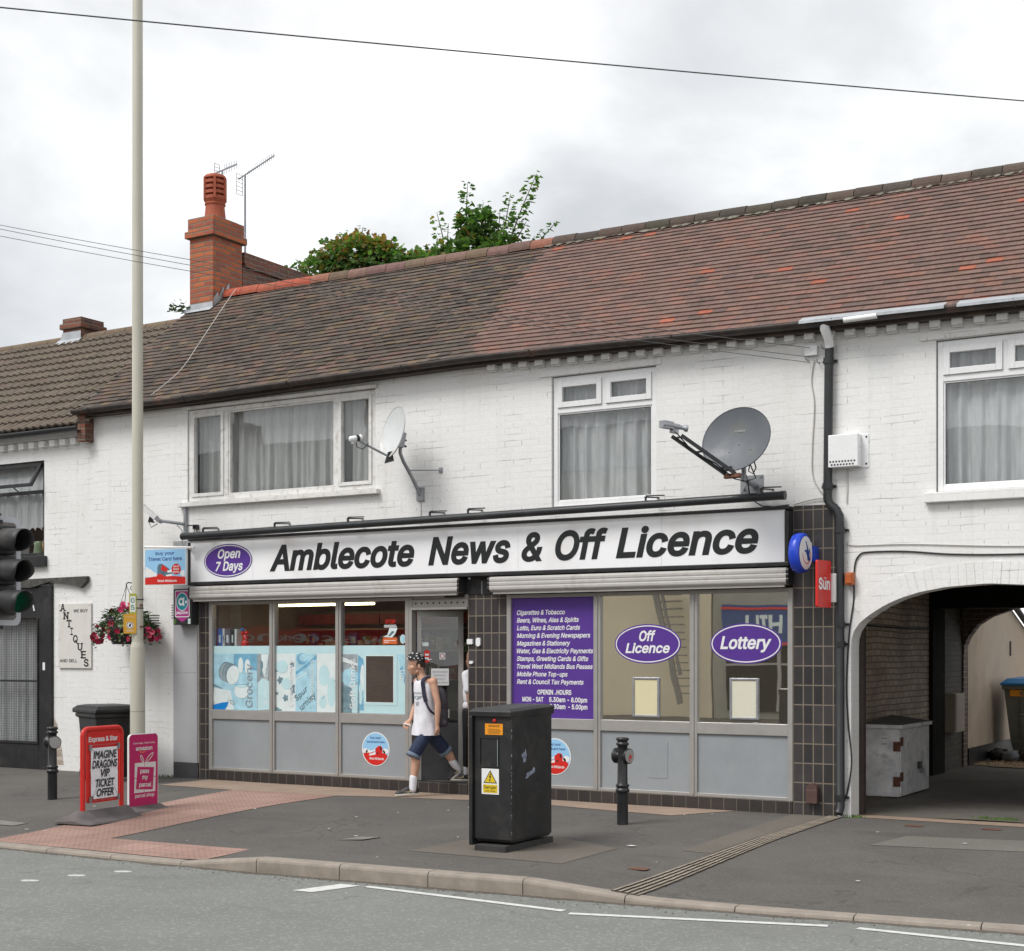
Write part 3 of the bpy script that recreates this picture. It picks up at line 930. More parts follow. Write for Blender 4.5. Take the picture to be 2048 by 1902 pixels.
# ------------------------------------------------------------------ roof: every tile laid as a tile
TH = R(40)
RD = Vector((0, math.cos(TH), math.sin(TH)))
RN = Vector((0, -math.sin(TH), math.cos(TH)))
EO = [(-6.6, 0.0), (-4.8, 0.0), (-2.4, 0.03), (-0.1, 0.055), (1.8, 0.02), (3.9, -0.02), (6.1, -0.05), (11, -0.09)]
RO = [(-6.6, 0.0), (5.5, -0.10), (11, -0.14)]
RL = 2.45 / math.cos(TH)
def roofp(x, s):
    t = s / RL
    return Vector((x, -0.15, 5.04 + lerp(interp(EO, x), interp(RO, x), t))) + RD * s
def tile_roof(mb, x0, x1, L, gauge, tw, colf, pf, nrm, rgh=0.004):
    n = int(math.ceil(L / gauge))
    for j in range(n):
        s = j * gauge
        s2 = min(s + gauge * 1.22, L)
        k0 = int(math.floor(x0 / tw)) - 1
        for k in range(k0, int(x1 / tw) + 2):
            xa = k * tw + (tw / 2 if j % 2 else 0)
            xb = xa + tw - 0.002
            xa, xb = max(xa, x0), min(xb, x1)
            if xb - xa < 0.01:
                continue
            old = 1.0 if (xa < -0.3) else 0.35
            ha = 0.021 + random.uniform(-1, 1) * rgh * old
            hb = ha + random.uniform(-1, 1) * rgh * old * 0.8
            ds = random.uniform(-1, 1) * 0.005 * old
            mb.col = colf((xa + xb) / 2, s, L)
            wv = 0.012 * old * mnoise.noise(Vector((xa * 0.9, s * 1.1, 3.0)))
            A, B = pf(xa, s + ds) + nrm * (ha + wv), pf(xb, s + ds) + nrm * (hb + wv)
            C, D = pf(xb, s2) + nrm * (0.003 + wv), pf(xa, s2) + nrm * (0.003 + wv)
            dn = nrm * -0.016
            mb.add([A, B, C, D, A + dn, B + dn], [(0, 1, 2, 3), (4, 5, 1, 0)])
            mb.add([B, B + dn, C], [(0, 1, 2)])
            mb.add([A, D, A + dn], [(0, 1, 2)])
def vary(c, k):
    f = random.uniform(1 - k, 1 + k)
    return tuple(max(0.0, min(1.0, q * f * random.uniform(1 - k * 0.25, 1 + k * 0.25))) for q in c)
def lin(r, g_, b):
    return tuple(((q / 255) / 12.92 if q <= 10 else ((q / 255 + 0.055) / 1.055) ** 2.4) for q in (r, g_, b))
def srgb(c):       # byte colours on the mesh are stored as sRGB
    return tuple(min(1.0, max(0.0, q)) for q in c)
def main_col(x, s, L):
    edge = -0.28 + 0.22 * mnoise.noise(Vector((s * 3.0, 1.7, 0))) + 0.25 * (0.5 - s / L)
    if x > edge:
        r = random.random()
        if r < 0.014 + 0.05 * max(0, mnoise.noise(Vector((x * 0.8, s * 2.5, 5)))):
            c = lin(156, 90, 70)
        elif r < 0.14:
            c = lin(124, 91, 80)
        elif r < 0.24:
            c = lin(100, 82, 76)
        else:
            c = lin(114, 90, 82)
        return srgb(vary(c, 0.085))
    r = random.random()
    n = mnoise.noise(Vector((x * 0.7, s * 0.8, 9.0)))
    if r < 0.12:
        c = lin(98, 83, 66)
    elif r < 0.34:
        c = lin(72, 64, 58)
    elif r < 0.5:
        c = lin(98, 78, 68)
    else:
        c = lin(86, 75, 67)
    k = 1.0 + 0.25 * n
    return srgb(vary(tuple(q * k for q in c), 0.14))
TILES = attrmat('clay_tiles', 0.9, 0.5, 70, 0.22, (0.12, 0.105, 0.07), 0.35)
mb = MB().m(TILES)
tile_roof(mb, -6.52, 11.0, RL - 0.03, 0.108, 0.165, main_col, roofp, RN)
mb.col = (0.1, 0.08, 0.07)
xs = [-6.5 + i * 0.5 for i in range(36)]
for sgn in (0, 1):
    for a, b in zip(xs, xs[1:]):
        if sgn == 0:
            q = [roofp(a, 0) - RN * 0.02, roofp(b, 0) - RN * 0.02, roofp(b, RL) - RN * 0.02, roofp(a, RL) - RN * 0.02]
        else:
            q = [roofp(a, RL), roofp(b, RL), Vector((b, 4.75, 5.0)), Vector((a, 4.75, 5.0))]
        mb.add(q, [(0, 1, 2, 3)])
roof = mb.build('roof', parent=shop)
# ridge tiles
mb = MB().m(attrmat('ridge_clay', 0.85, 0.5, 50, 0.25, (0.09, 0.085, 0.05), 0.5))
x = -5.98
while x < 11:
    ln = 0.335
    if x < -4.35:
        mb.col = srgb(vary(random.choice([lin(165, 80, 58), lin(155, 75, 56), lin(160, 84, 62), lin(108, 74, 68)]), 0.08))
    elif x < -0.45:
        mb.col = srgb(vary(random.choice([lin(104, 86, 70), lin(112, 84, 78), lin(120, 92, 82), lin(140, 92, 74)]), 0.12))
    else:
        mb.col = srgb(vary(random.choice([lin(70, 62, 54), lin(80, 66, 58), lin(66, 62, 50)]), 0.18))
    z = 5.04 + interp(RO, x) + RL * math.sin(TH) - 0.045 + random.uniform(-0.006, 0.006)
    rr = []
    for xx, r in ((x, 0.125), (x + ln - 0.012, 0.12)):
        rr.append([Vector((xx, 2.30 + r * 1.02 * math.cos(R(a)), z + r * math.sin(R(a)) * 1.0)) for a in range(-10, 191, 20)])
    n = len(rr[0])
    mb.add(rr[0] + rr[1], [(i, i + 1, n + i + 1, n + i) for i in range(n - 1)] + [tuple(range(n)), tuple(range(n, 2 * n))], False)
    x += ln
mb.build('ridge', parent=roof)
# mortar bedding under the mossy part of the ridge
mb = MB().m(mat('ridge_mortar', (0.20, 0.185, 0.15), 0.95, var=0.5, vs=18, bump=0.8, bs=30, dirt=(0.06, 0.06, 0.035), dirt_amt=0.8, dscale=9))
rm = random.Random(9)
top_, bot_ = [], []
for i in range(230):
    x = -0.4 + i * 0.05
    z = roofp(x, RL - 0.115) + RN * 0.04
    bot_.append(roofp(x, RL - 0.145 + rm.uniform(-0.035, 0.03)) + RN * 0.030)
    top_.append(roofp(x, RL - 0.06) + RN * 0.055)
n = len(top_)
mb.add(bot_ + top_, [(i, i + 1, n + i + 1, n + i) for i in range(n - 1)])
mb.build('mortar', parent=roof)
# gutter, fascia board and tin flashing
GUT = mat('gutter_iron', (0.035, 0.028, 0.025), 0.6, var=0.4, vs=5, bump=0.3, dirt=(0.14, 0.07, 0.045), dirt_amt=0.7, dscale=3)
mb = MB().m(GUT)
gx = [-6.56 + i * 0.35 for i in range(51)]
rr = []
for x in gx:
    z = 5.025 + interp(EO, x) + 0.006 * mnoise.noise(Vector((x * 0.6, 0, 0)))
    prof = [(0.062 * math.cos(R(a)), 0.062 * math.sin(R(a))) for a in range(180, 361, 20)] + [(0.054 * math.cos(R(a)), 0.054 * math.sin(R(a))) for a in range(360, 179, -20)]
    rr.append([Vector((x, -0.215 + a, z + b)) for a, b in prof])
mb.rings(rr, (True, True), True)
for x in gx[1::5]:
    z = 5.025 + interp(EO, x)
    mb.tube([(x, -0.215 + 0.066 * math.cos(R(q)), z + 0.066 * math.sin(R(q))) for q in range(180, 361, 30)], 0.008, 6)
mb.build('gutter', parent=shop)
mb = MB().m(mat('eaves_board', (0.05, 0.036, 0.03), 0.75, var=0.3, bump=0.3, dirt=(0.16, 0.1, 0.07), dirt_amt=0.5))
for a, b in zip(gx, gx[1:]):
    za, zb = 5.03 + interp(EO, a), 5.03 + interp(EO, b)
    for y0, y1, h in ((-0.145, -0.001, 0.09),):
        mb.add([(a, y0, za - h), (b, y0, zb - h), (b, y0, zb), (a, y0, za), (a, y1, za - h), (b, y1, zb - h)], [(0, 1, 2, 3), (4, 5, 1, 0)])
mb.build('eaves_board', parent=shop)
mb = MB().m(LEAD)
for a, b in ((3.95, 5.40), (5.52, 6.15), (6.2, 8.0)):
    mb.add([(a, -0.285, 5.028 + interp(EO, a)), (b, -0.285, 5.028 + interp(EO, b)), (b, -0.16, 5.085 + interp(EO, b)), (a, -0.16, 5.085 + interp(EO, a)),
            (a, -0.285, 5.00 + interp(EO, a)), (b, -0.285, 5.00 + interp(EO, b))], [(0, 1, 2, 3), (4, 5, 1, 0)])
mb.m(TXTW).tube([(4.42, -0.29, 4.96), (4.75, -0.29, 4.965)], 0.028, 8)
mb.build('flashing', parent=shop)
mb = MB().m(BRICKW)
x = 0.12
while x < 11:
    zt = 4.965 + interp(EO, x)
    mb.box(x, x + 0.10, -0.085, -0.002, zt - 0.085, zt - 0.012)
    mb.box(x, x + 0.10, -0.045, -0.002, zt - 0.10, zt - 0.087)
    x += 0.212
mb.build('cornice_moulding', parent=shop)

# chimney of the terrace
mb = MB().m(REDBRICK)
mb.box(-6.49, -6.02, 2.0, 2.65, 6.0, 7.93)
mb.box(-6.545, -5.965, 1.945, 2.705, 7.93, 8.03)
mb.box(-6.51, -6.0, 1.98, 2.67, 8.03, 8.23)
mb.m(CONC).box(-6.44, -6.06, 2.06, 2.6, 8.23, 8.26)
ch = mb.build('chimney', parent=shop, bevel=0.006)
mb = MB().m(mat('terracotta', (0.36, 0.085, 0.04), 0.75, var=0.2, vs=6, bump=0.25, dirt=(0.13, 0.05, 0.035), dirt_amt=0.55))
prof = [(0.185, 0.0), (0.175, 0.10), (0.158, 0.30), (0.158, 0.335), (0.172, 0.345), (0.172, 0.37), (0.160, 0.38), (0.185, 0.43), (0.19, 0.44)]
z = 0.44
for k in range(4):
    prof += [(0.19, z + 0.055), (0.14, z + 0.062), (0.14, z + 0.09), (0.19, z + 0.098)]
    z += 0.10
prof += [(0.188, 0.86), (0.17, 0.90), (0.12, 0.925), (0.0001, 0.93)]
prof = [(r * 0.92, h * 0.80) for r, h in prof]
mb.lathe(prof, (-6.28, 2.33, 8.22), n=26, smooth=False)
for a in range(0, 360, 60):
    mb.obox((-6.28 + 0.168 * math.cos(R(a + 10)), 2.33 + 0.168 * math.sin(R(a + 10)), 8.22 + 0.52), (0.02 * math.cos(R(a + 10)), 0.02 * math.sin(R(a + 10)), 0), (-0.018 * math.sin(R(a + 10)), 0.018 * math.cos(R(a + 10)), 0), (0, 0, 0.165))
mb.build('chimney_pot', parent=ch)
mb = MB().m(LEAD)
mb.poly([(-6.58, 6.845), (-6.015, 6.845), (-6.015, 6.93), (-6.50, 6.93)], (0, 1.99, 0), XA, ZA, 0.004)
mb.add([(-6.6, 1.90, 6.79), (-6.0, 1.90, 6.79), (-6.0, 1.995, 6.86), (-6.6, 1.995, 6.86)], [(0, 1, 2, 3)])
mb.poly([(2.0, 6.86), (2.36, 7.15), (2.34, 7.28), (2.24, 7.12), (2.22, 7.20), (2.12, 7.03), (2.10, 7.10), (2.0, 6.98)], (-6.012, 0, 0), YA, ZA, 0.0)
mb.build('flashing', parent=ch)
mb = MB().m(OLDBRICK)
mb.box(-6.25, -6.02, 2.66, 7.2, 5.0, 7.60)
mb.box(-6.29, -5.98, 2.70, 7.25, 7.60, 7.66)
mb.box(-6.27, -6.0, 2.68, 7.22, 7.66, 7.83)
mb.build('parapet_wall', parent=shop)

# ------------------------------------------------------------------ upper windows
NET = curtainmat('net_curtain', (0.50, 0.52, 0.51))
NETW = curtainmat('white_curtain', (0.62, 0.645, 0.65))
def curtain(parent, x0, x1, z0, z1, y, m, amp=0.028, seed=0, hem=0.0, label=None, wave=None):
    rnd = random.Random(seed)
    n = int((x1 - x0) / 0.008)
    ph = [rnd.uniform(0, 6) for _ in range(4)]
    mb = MB().m(m)
    rr = []
    for i in range(n + 1):
        x = lerp(x0, x1, i / n)
        d = amp * (0.55 * math.sin(x * 34 + ph[0] + 1.6 * math.sin(x * 7 + ph[1])) + 0.3 * math.sin(x * 71 + ph[2] + 1.2 * math.sin(x * 11)) + 0.35 * math.sin(x * 13 + ph[3]))
        zb = z0 + (hem * abs(math.sin(x * 28)) if hem else 0)
        rr.append([(x, y + d, zb), (x + 0.01 * math.sin(x * 9), y + d * 0.8, lerp(zb, z1, 0.5)), (x, y + d * 0.5, z1)])
    vs = [p for r in rr for p in r]
    mb.add(vs, [(3 * i + k, 3 * i + 3 + k, 3 * i + 4 + k, 3 * i + 1 + k) for i in range(n) for k in (0, 1)], True)
    return mb.build('curtain', parent=parent, label=label)
def frame_rect(mb, x0, x1, z0, z1, wd, y0, y1):
    mb.box(x0, x0 + wd, y0, y1, z0, z1)
    mb.box(x1 - wd, x1, y0, y1, z0, z1)
    mb.box(x0 + wd, x1 - wd, y0 + 0.0005, y1 - 0.0005, z0, z0 + wd)
    mb.box(x0 + wd, x1 - wd, y0 + 0.0005, y1 - 0.0005, z1 - wd, z1)

# wide timber window
mb = MB().m(OLDWOOD)
frame_rect(mb, -4.62, -1.545, 3.675, 4.885, 0.055, 0.02, 0.13)
for xm in (-3.97, -2.15):
    mb.box(xm - 0.035, xm + 0.035, 0.022, 0.128, 3.73, 4.83)
for a, b in ((-4.565, -4.005), (-2.115, -1.60)):
    frame_rect(mb, a + 0.002, b - 0.002, 3.732, 4.828, 0.045, 0.005, 0.075)
frame_rect(mb, -3.933, -2.187, 3.732, 4.828, 0.022, 0.03, 0.075)
wl = mb.build('window', parent=shop, bevel=0.004, label='wide three light timber window with flaking white frame')
mb = MB().m(GLASS)
mb.box(-4.52, -4.05, 0.045, 0.05, 3.775, 4.785)
mb.box(-3.912, -2.208, 0.055, 0.06, 3.753, 4.808)
mb.box(-2.072, -1.645, 0.045, 0.05, 3.775, 4.785)
mb.build('pane', parent=wl)
curtain(wl, -4.56, -1.60, 3.70, 4.86, 0.175, NET, 0.046, 3)
mb = MB().m(OLDWOOD).box(-4.745, -1.465, -0.075, 0.0, 3.60, 3.66)
mb.m(OLDWOOD).box(-4.70, -1.50, -0.045, 0.0, 4.895, 4.935)
mb.build('sill', parent=wl, bevel=0.006)

def upvc(x0, x1, z0, z1, zt, name_lab, seed, lit):
    mb = MB().m(UPVC)
    y0, y1 = 0.03, 0.10
    frame_rect(mb, x0 + 0.01, x1 - 0.01, z0 + 0.01, z1 - 0.01, 0.055, y0, y1)
    mb.box(x0 + 0.065, x1 - 0.065, y0 + 0.001, y1 - 0.001, zt - 0.03, zt + 0.03)
    xm = (x0 + x1) / 2
    mb.box(xm - 0.025, xm + 0.025, y0 + 0.001, y1 - 0.001, zt + 0.03, z1 - 0.065)
    panes = []
    for a, b in ((x0 + 0.067, xm - 0.027), (xm + 0.027, x1 - 0.067)):
        frame_rect(mb, a, b, zt + 0.032, z1 - 0.067, 0.062, y0 - 0.018, y1 - 0.02)
        panes.append((a + 0.06, b - 0.06, zt + 0.09, z1 - 0.125))
    frame_rect(mb, x0 + 0.066, x1 - 0.066, z0 + 0.066, zt - 0.031, 0.016, y0 + 0.012, y1 - 0.02)
    panes.append((x0 + 0.082, x1 - 0.082, z0 + 0.082, zt - 0.047))
    wn = mb.build('window', parent=shop, bevel=0.004, label=name_lab)
    mb = MB().m(GLASS)
    for a, b, c, d in panes:
        mb.box(a, b, y0 + 0.025, y0 + 0.03, c, d)
    mb.build('pane', parent=wn)
    mb = MB().m(BLACKP)
    for a, b, c, d in panes:
        frame_rect(mb, a - 0.006, b + 0.006, c - 0.006, d + 0.006, 0.009, y0 + 0.02, y0 + 0.034)
    mb.build('gasket', parent=wn)
    curtain(wn, x0 + 0.05, x1 - 0.05, z0 + 0.05, z1 - 0.05, 0.165, lit, 0.042, seed)
    return wn
wm = upvc(*HM, 4.40, 'white plastic window behind the grey satellite dish bracket', 5, NETW)
wr = upvc(*HR, 4.345, 'white plastic window above the carriage arch', 8, NETW)
mb = MB().m(BRICKW)
mb.box(5.15, 6.70, -0.07, -0.001, 3.13, 3.228)
mb.build('sill', parent=wr, bevel=0.008)
MB().m(BRICKW).box(0.78, 2.30, -0.02, -0.001, 4.79, 4.86).build('lintel', parent=wm, bevel=0.006)
MB().m(BRICKW).box(5.10, 6.70, -0.02, -0.001, 4.725, 4.80).build('lintel', parent=wr, bevel=0.006)
# dark rooms behind the upper windows
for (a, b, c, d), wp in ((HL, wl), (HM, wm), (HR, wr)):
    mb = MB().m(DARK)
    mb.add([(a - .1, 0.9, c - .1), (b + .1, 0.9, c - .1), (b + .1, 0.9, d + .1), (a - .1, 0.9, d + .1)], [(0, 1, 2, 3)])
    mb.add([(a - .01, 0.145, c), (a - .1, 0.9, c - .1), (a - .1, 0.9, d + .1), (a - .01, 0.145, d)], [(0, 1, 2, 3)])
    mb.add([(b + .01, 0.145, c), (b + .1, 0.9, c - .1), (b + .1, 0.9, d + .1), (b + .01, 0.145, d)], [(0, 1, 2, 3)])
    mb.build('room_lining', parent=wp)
# downpipe, its white shoe at the gutter and brackets
mb = MB().m(BLACKP)
mb.tube([(4.20, -0.065, 4.80), (4.19, -0.065, 4.5), (4.178, -0.065, 3.30), (4.178, -0.065, 3.22), (4.20, -0.065, 3.17), (4.275, -0.065, 3.10), (4.30, -0.065, 3.05), (4.305, -0.065, 2.95), (4.31, -0.065, 0.10), (4.30, -0.10, 0.04)], 0.045, 12)
for x, z in ((4.19, 4.62), (4.178, 3.35), (4.306, 2.9), (4.308, 1.95), (4.31, 1.75), (4.31, 0.2)):
    mb.lathe([(0.054, -0.03), (0.054, 0.03)], (x, -0.065, z), n=12)
    mb.box(x - 0.075, x + 0.075, -0.03, -0.0, z - 0.012, z + 0.012)
dp = mb.build('downpipe', parent=shop)
mb = MB().m(UPVC).tube([(4.195, -0.21, 4.98), (4.195, -0.20, 4.92), (4.20, -0.10, 4.84), (4.20, -0.065, 4.76)], 0.05, 12)
mb.build('pipe_shoe', parent=dp)
# ------------------------------------------------------------------ shopfront
TILE_A = tilemat('black_tiles', 3.79, 0.129 + 0.2)
TILE_B = tilemat('black_tiles_pier', -0.19, 0.095 + 0.2)
TILE_C = tilemat('black_tiles_edge', -4.41, 0.129 + 0.2)
TILE_R = tilemat('riser_tiles', -4.24, 0.13, 0.145, 0.2, 0.0025, base=(0.036, 0.032, 0.030), rough=0.45)
for x0, x1, z1, y1, tm in ((-4.415, -4.24, 2.34, 0.25, TILE_C), (-0.192, 0.345, 2.56, 0.14, TILE_B), (3.79, 4.262, 3.175, 0.27, TILE_A)):
    mb = MB().m(tm).box(x0, x1, -0.004 if x0 > -4 else -0.012, y1, -0.1, z1)
    mb.build('tiled_pier', parent=shop, loc=(0, 0, 0), bevel=0.004)
# note: loc (0,0,0) keeps the tile grid in world units
mb = MB().m(TILE_R)
mb.box(-4.24, -0.192, -0.03, 0.14, -0.1, 0.128)
mb.box(0.345, 3.79, -0.03, 0.14, -0.1, 0.128)
for nm_, a, b in (('riser', -4.24, -1.03), ('riser', 0.345, 3.79)):
    MB().m(TILE_R).box(a, b, -0.02, 0.14, -0.1, 0.13).build('tiled_plinth', parent=shop, loc=(0, 0, 0), bevel=0.004)
MB().m(TILE_R).box(-1.03, -0.192, -0.02, 1.2, -0.1, 0.125).build('doorstep', parent=shop, loc=(0, 0, 0), bevel=0.006)
mb = MB().m(mat('side_panel_grey', (0.40, 0.40, 0.41), 0.5, var=0.05, vs=3, bump=0.05, dirt=(0.3, 0.3, 0.3), dirt_amt=0.3)).box(-4.865, -4.44, -0.02, -0.0, 0.21, 3.155)
for z in (0.3, 1.0, 1.41, 2.0, 2.8):
    for x in (-4.84, -4.465):
        mb.lathe([(0.008, 0), (0.006, 0.004)], (x, -0.02, z), (0, -1, 0), 8)
mb.box(-4.865, -4.44, -0.0235, -0.018, 1.402, 1.408)
mb.build('side_panel', parent=shop, bevel=0.003)
MB().m(mat('plinth_paint', (0.06, 0.06, 0.065), 0.6, var=0.2)).box(-4.86, -4.42, -0.025, 0.0, -0.05, 0.21).build('side_plinth', parent=shop, bevel=0.004)

def shopfront(x0, x1, mull, lab, frame_mat):
    """aluminium frame: panes above a middle rail, grey panels below"""
    mb = MB().m(frame_mat)
    ya, yb = -0.018, 0.07
    xs = [x0] + mull + [x1]
    mb.box(x0, x0 + 0.055, ya, yb, 0.131, 2.335)
    mb.box(x1 - 0.055, x1, ya, yb, 0.131, 2.335)
    for q in mull:
        mb.box(q - 0.043, q + 0.043, ya, yb, 0.131, 2.335)
        mb.box(q - 0.012, q + 0.012, ya - 0.012, ya - 0.0002, 0.15, 2.30)
    for a, b in zip(xs, xs[1:]):
        l = a + (0.055 if a == x0 else 0.043)
        r = b - (0.055 if b == x1 else 0.043)
        mb.box(l, r, ya + 0.001, yb - 0.001, 2.292, 2.334)
        mb.box(l, r, ya + 0.002, yb - 0.001, 0.80, 0.922)
        mb.box(l, r, ya + 0.001, yb - 0.001, 0.132, 0.168)
    fr = mb.build('shopfront_frame', parent=shop, bevel=0.004, label=lab)
    pan = []
    for a, b in zip(xs, xs[1:]):
        l = a + (0.055 if a == x0 else 0.043)
        r = b - (0.055 if b == x1 else 0.043)
        MB().m(GREYPANEL).box(l, r, 0.008, 0.03, 0.168, 0.80).build('lower_panel', parent=fr)
        pan.append((l, r, 0.922, 2.292))
    return fr, pan
frl, panl = shopfront(-4.235, -1.03, [-3.162, -2.098], 'aluminium shop window frame with interior shelves behind it', ALU)
frr, panr = shopfront(0.345, 3.79, [1.517, 2.68], 'aluminium shop window frame with purple notices', ALU)
for l, r, a, b in panl:
    MB().m(GLASSD).box(l, r, 0.020, 0.026, a, b).build('pane', parent=frl)
MB().m(PURPLE).box(*panr[0][:2], 0.020, 0.026, *panr[0][2:]).build('purple_panel', parent=frr)
for l, r, a, b in panr[1:]:
    MB().m(MIRROR).box(l, r, 0.020, 0.026, a, b).build('pane', parent=frr)
# price-list writing on the purple panel
PX0 = panr[0][0]
mb = MB().m(TXTW)
rows = ['Cigarettes & Tobacco', 'Beers, Wines, Ales & Spirits', 'Lotto, Euro & Scratch Cards', 'Morning & Evening Newspapers', 'Magazines & Stationery', 'Water, Gas & Electricity Payments',
        'Stamps, Greeting Cards & Gifts', 'Travel West Midlands Bus Passes', 'Mobile Phone Top-ups', 'Rent & Council Tax Payments']
wid = [0.63, 0.81, 0.825, 0.955, 0.70, 0.99, 0.93, 0.985, 0.665, 0.87]
for i, (t, wd) in enumerate(zip(rows, wid)):
    mb.text(t, (0.462, 0.020, 2.100 - i * 0.0880), XA, ZA, cap=0.050, width=wd, bold=0.035, shear=0.25)
def cond(t, x, z, cap, wd, al='L'):
    mb.text(t, (x, 0.020, z), XA, ZA, cap=cap, width=wd, bold=0.05, align=al)
cond('OPENIN', 0.735, 1.192, 0.05, 0.205)
cond('.', 0.962, 1.192, 0.05, 0.012)
cond('HOURS', 0.985, 1.192, 0.05, 0.19)
cond('MON - SAT', 0.535, 1.108, 0.05, 0.278)
cond('5.30am', 0.888, 1.108, 0.05, 0.21)
cond('- 8.00pm', 1.125, 1.108, 0.05, 0.252)
cond('SUNDAY', 0.585, 1.030, 0.05, 0.215)
cond('5.30am', 0.895, 1.030, 0.05, 0.205)
cond('- 5.00pm', 1.135, 1.030, 0.05, 0.245)
mb.build('price_list_lettering', parent=frr)
# oval stickers
def oval(parent, cx, cz, rx, rz, lines, y, name='oval_sticker', lab=None):
    mb = MB().m(PURPLE)
    mb.prism(ell(cx, cz, rx, rz, 48), (0, y, 0), XA, ZA, 0.0, 0.002)
    mb.m(TXTW)
    ring2(mb, cx, cz, rx - 0.014, rz - 0.014, 0.012, (0, y, 0), XA, ZA, 0.0035)
    for t, dx, dz, cap, wd in lines:
        mb.text(t, (cx + dx, y, cz + dz), XA, ZA, cap=cap, width=wd, bold=0.045, shear=0.22, align='C', off=0.0035)
    return mb.build(name, parent=parent, label=lab)
oval(frr, 2.122, 1.760, 0.40, 0.217, [('Off', 0.0, 0.035, 0.105, 0.20), ('Licence', 0.0, -0.095, 0.10, 0.535)], 0.019, lab='purple oval sticker with Off Licence in white')
oval(frr, 3.262, 1.760, 0.40, 0.214, [('Lottery', 0.0, -0.052, 0.125, 0.575)], 0.019, lab='purple oval sticker with Lottery in white')
# round travelcard stickers
BUSW = (0.40, 0.62, 0.82)
def travel_round(parent, cx, cz, r, y):
    o, ux, uz = (0, y, 0), XA, ZA
    mb = MB().m(TXTW).prism(ell(cx, cz, r, r, 44), o, ux, uz, 0, 0.002)
    mb.m(SKYB).poly(ell(cx, cz, r * 0.94, r * 0.94, 44), o, ux, uz, 0.0032)
    mb.m(TXTW)
    for px, pzz, rr in ((-0.75, -0.12, 0.18), (-0.52, -0.2, 0.2), (0.72, -0.1, 0.2), (0.5, -0.2, 0.2)):
        mb.poly(ell(cx + px * r, cz + pzz * r, rr * r, rr * r * 0.8, 18), o, ux, uz, 0.0040)
    mb.m(RED)
    seg = [(cx + r * 0.94 * math.cos(R(a)), cz + r * 0.94 * math.sin(R(a))) for a in range(197, 344, 7)]
    seg += [(cx + r * (0.9 - 0.18 * i), cz - r * (0.275 - 0.09 * math.sin(R(18 * i)))) for i in range(1, 10)]
    mb.poly(seg, o, ux, uz, 0.0050)
    bus(mb, cx, cz, r, o, ux, uz, 0.0056)
    mb.m(NAVYB)
    mb.text('buy your', (cx, y, cz + r * 0.60), ux, uz, cap=r * 0.14, width=r * 0.75, bold=0.02, align='C', off=0.0045)
    mb.text('travelcard here', (cx, y, cz + r * 0.36), ux, uz, cap=r * 0.13, width=r * 1.3, bold=0.02, align='C', off=0.0045)
    mb.m(TXTW).text('West Midlands', (cx + r * 0.08, y, cz - r * 0.62), ux, uz, cap=r * 0.13, width=r * 1.05, bold=0.03, align='C', off=0.0062)
    return mb.build('round_sticker', parent=parent, label='round white edged sticker with a red bus under a pale blue sky')
def bus(mb, cx, cz, r, o, ux, uz, off):
    k = r
    mb.m(RED).poly([(cx + k * p, cz + k * q) for p, q in ((-0.02, 0.02), (0.22, 0.20), (0.42, 0.18), (0.50, 0.02), (0.47, -0.34), (0.02, -0.36))], o, ux, uz, off)
    mb.m(TXTW).poly([(cx + k * p, cz + k * q) for p, q in ((-0.46, -0.16), (-0.02, 0.0), (-0.02, -0.10), (-0.46, -0.26))], o, ux, uz, off)
    mb.poly([(cx + k * p, cz + k * q) for p, q in ((-0.46, -0.30), (0.0, -0.18), (0.0, -0.32), (-0.46, -0.40))], o, ux, uz, off)
    mb.m(BLACKP).poly([(cx + k * p, cz + k * q) for p, q in ((0.30, 0.14), (0.42, 0.12), (0.44, -0.06), (0.34, -0.04))], o, ux, uz, off + 0.0005)
    mb.poly([(cx + k * p, cz + k * q) for p, q in ((0.10, -0.20), (0.22, -0.18), (0.22, -0.28), (0.10, -0.30))], o, ux, uz, off + 0.0005)
travel_round(frl, -1.536, 0.49, 0.208, 0.0065)
travel_round(frr, 0.97, 0.49, 0.208, 0.0065)
# snap frames stuck on the mirrored panes
for i, (a, b) in enumerate(((1.95, 2.27), (3.088, 3.408))):
    mb = MB().m(GALV)
    frame_rect(mb, a, b, 0.962, 1.396, 0.024, -0.004, 0.0195)
    o = mb.build('notice_holder', bevel=0.005)
    mb = MB().m(mat('cream_sheet_%d' % i, ((0.66, 0.60, 0.38), (0.64, 0.62, 0.50))[i], 0.6, var=0.03, bump=0)).box(a + 0.022, b - 0.022, 0.006, 0.012, 0.984, 1.374)
    mb.build('notice_sheet', parent=o)
    tag(o, ('silver notice frame with a yellowed blank sheet under the Off Licence oval', 'silver notice frame with a pale blank sheet under the Lottery oval')[i], 'notice frame', 'notice frames on the shop glass')
# lost lettering outlines on the lower panel behind the bollard
mb = MB().m(mat('panel_scratch', (0.16, 0.17, 0.18), 0.6, bump=0))
mb.box(2.12, 2.37, 0.0060, 0.0078, 0.300, 0.303)
mb.box(2.368, 2.371, 0.0060, 0.0078, 0.303, 0.70)
mb.build('panel_seam', parent=frr)

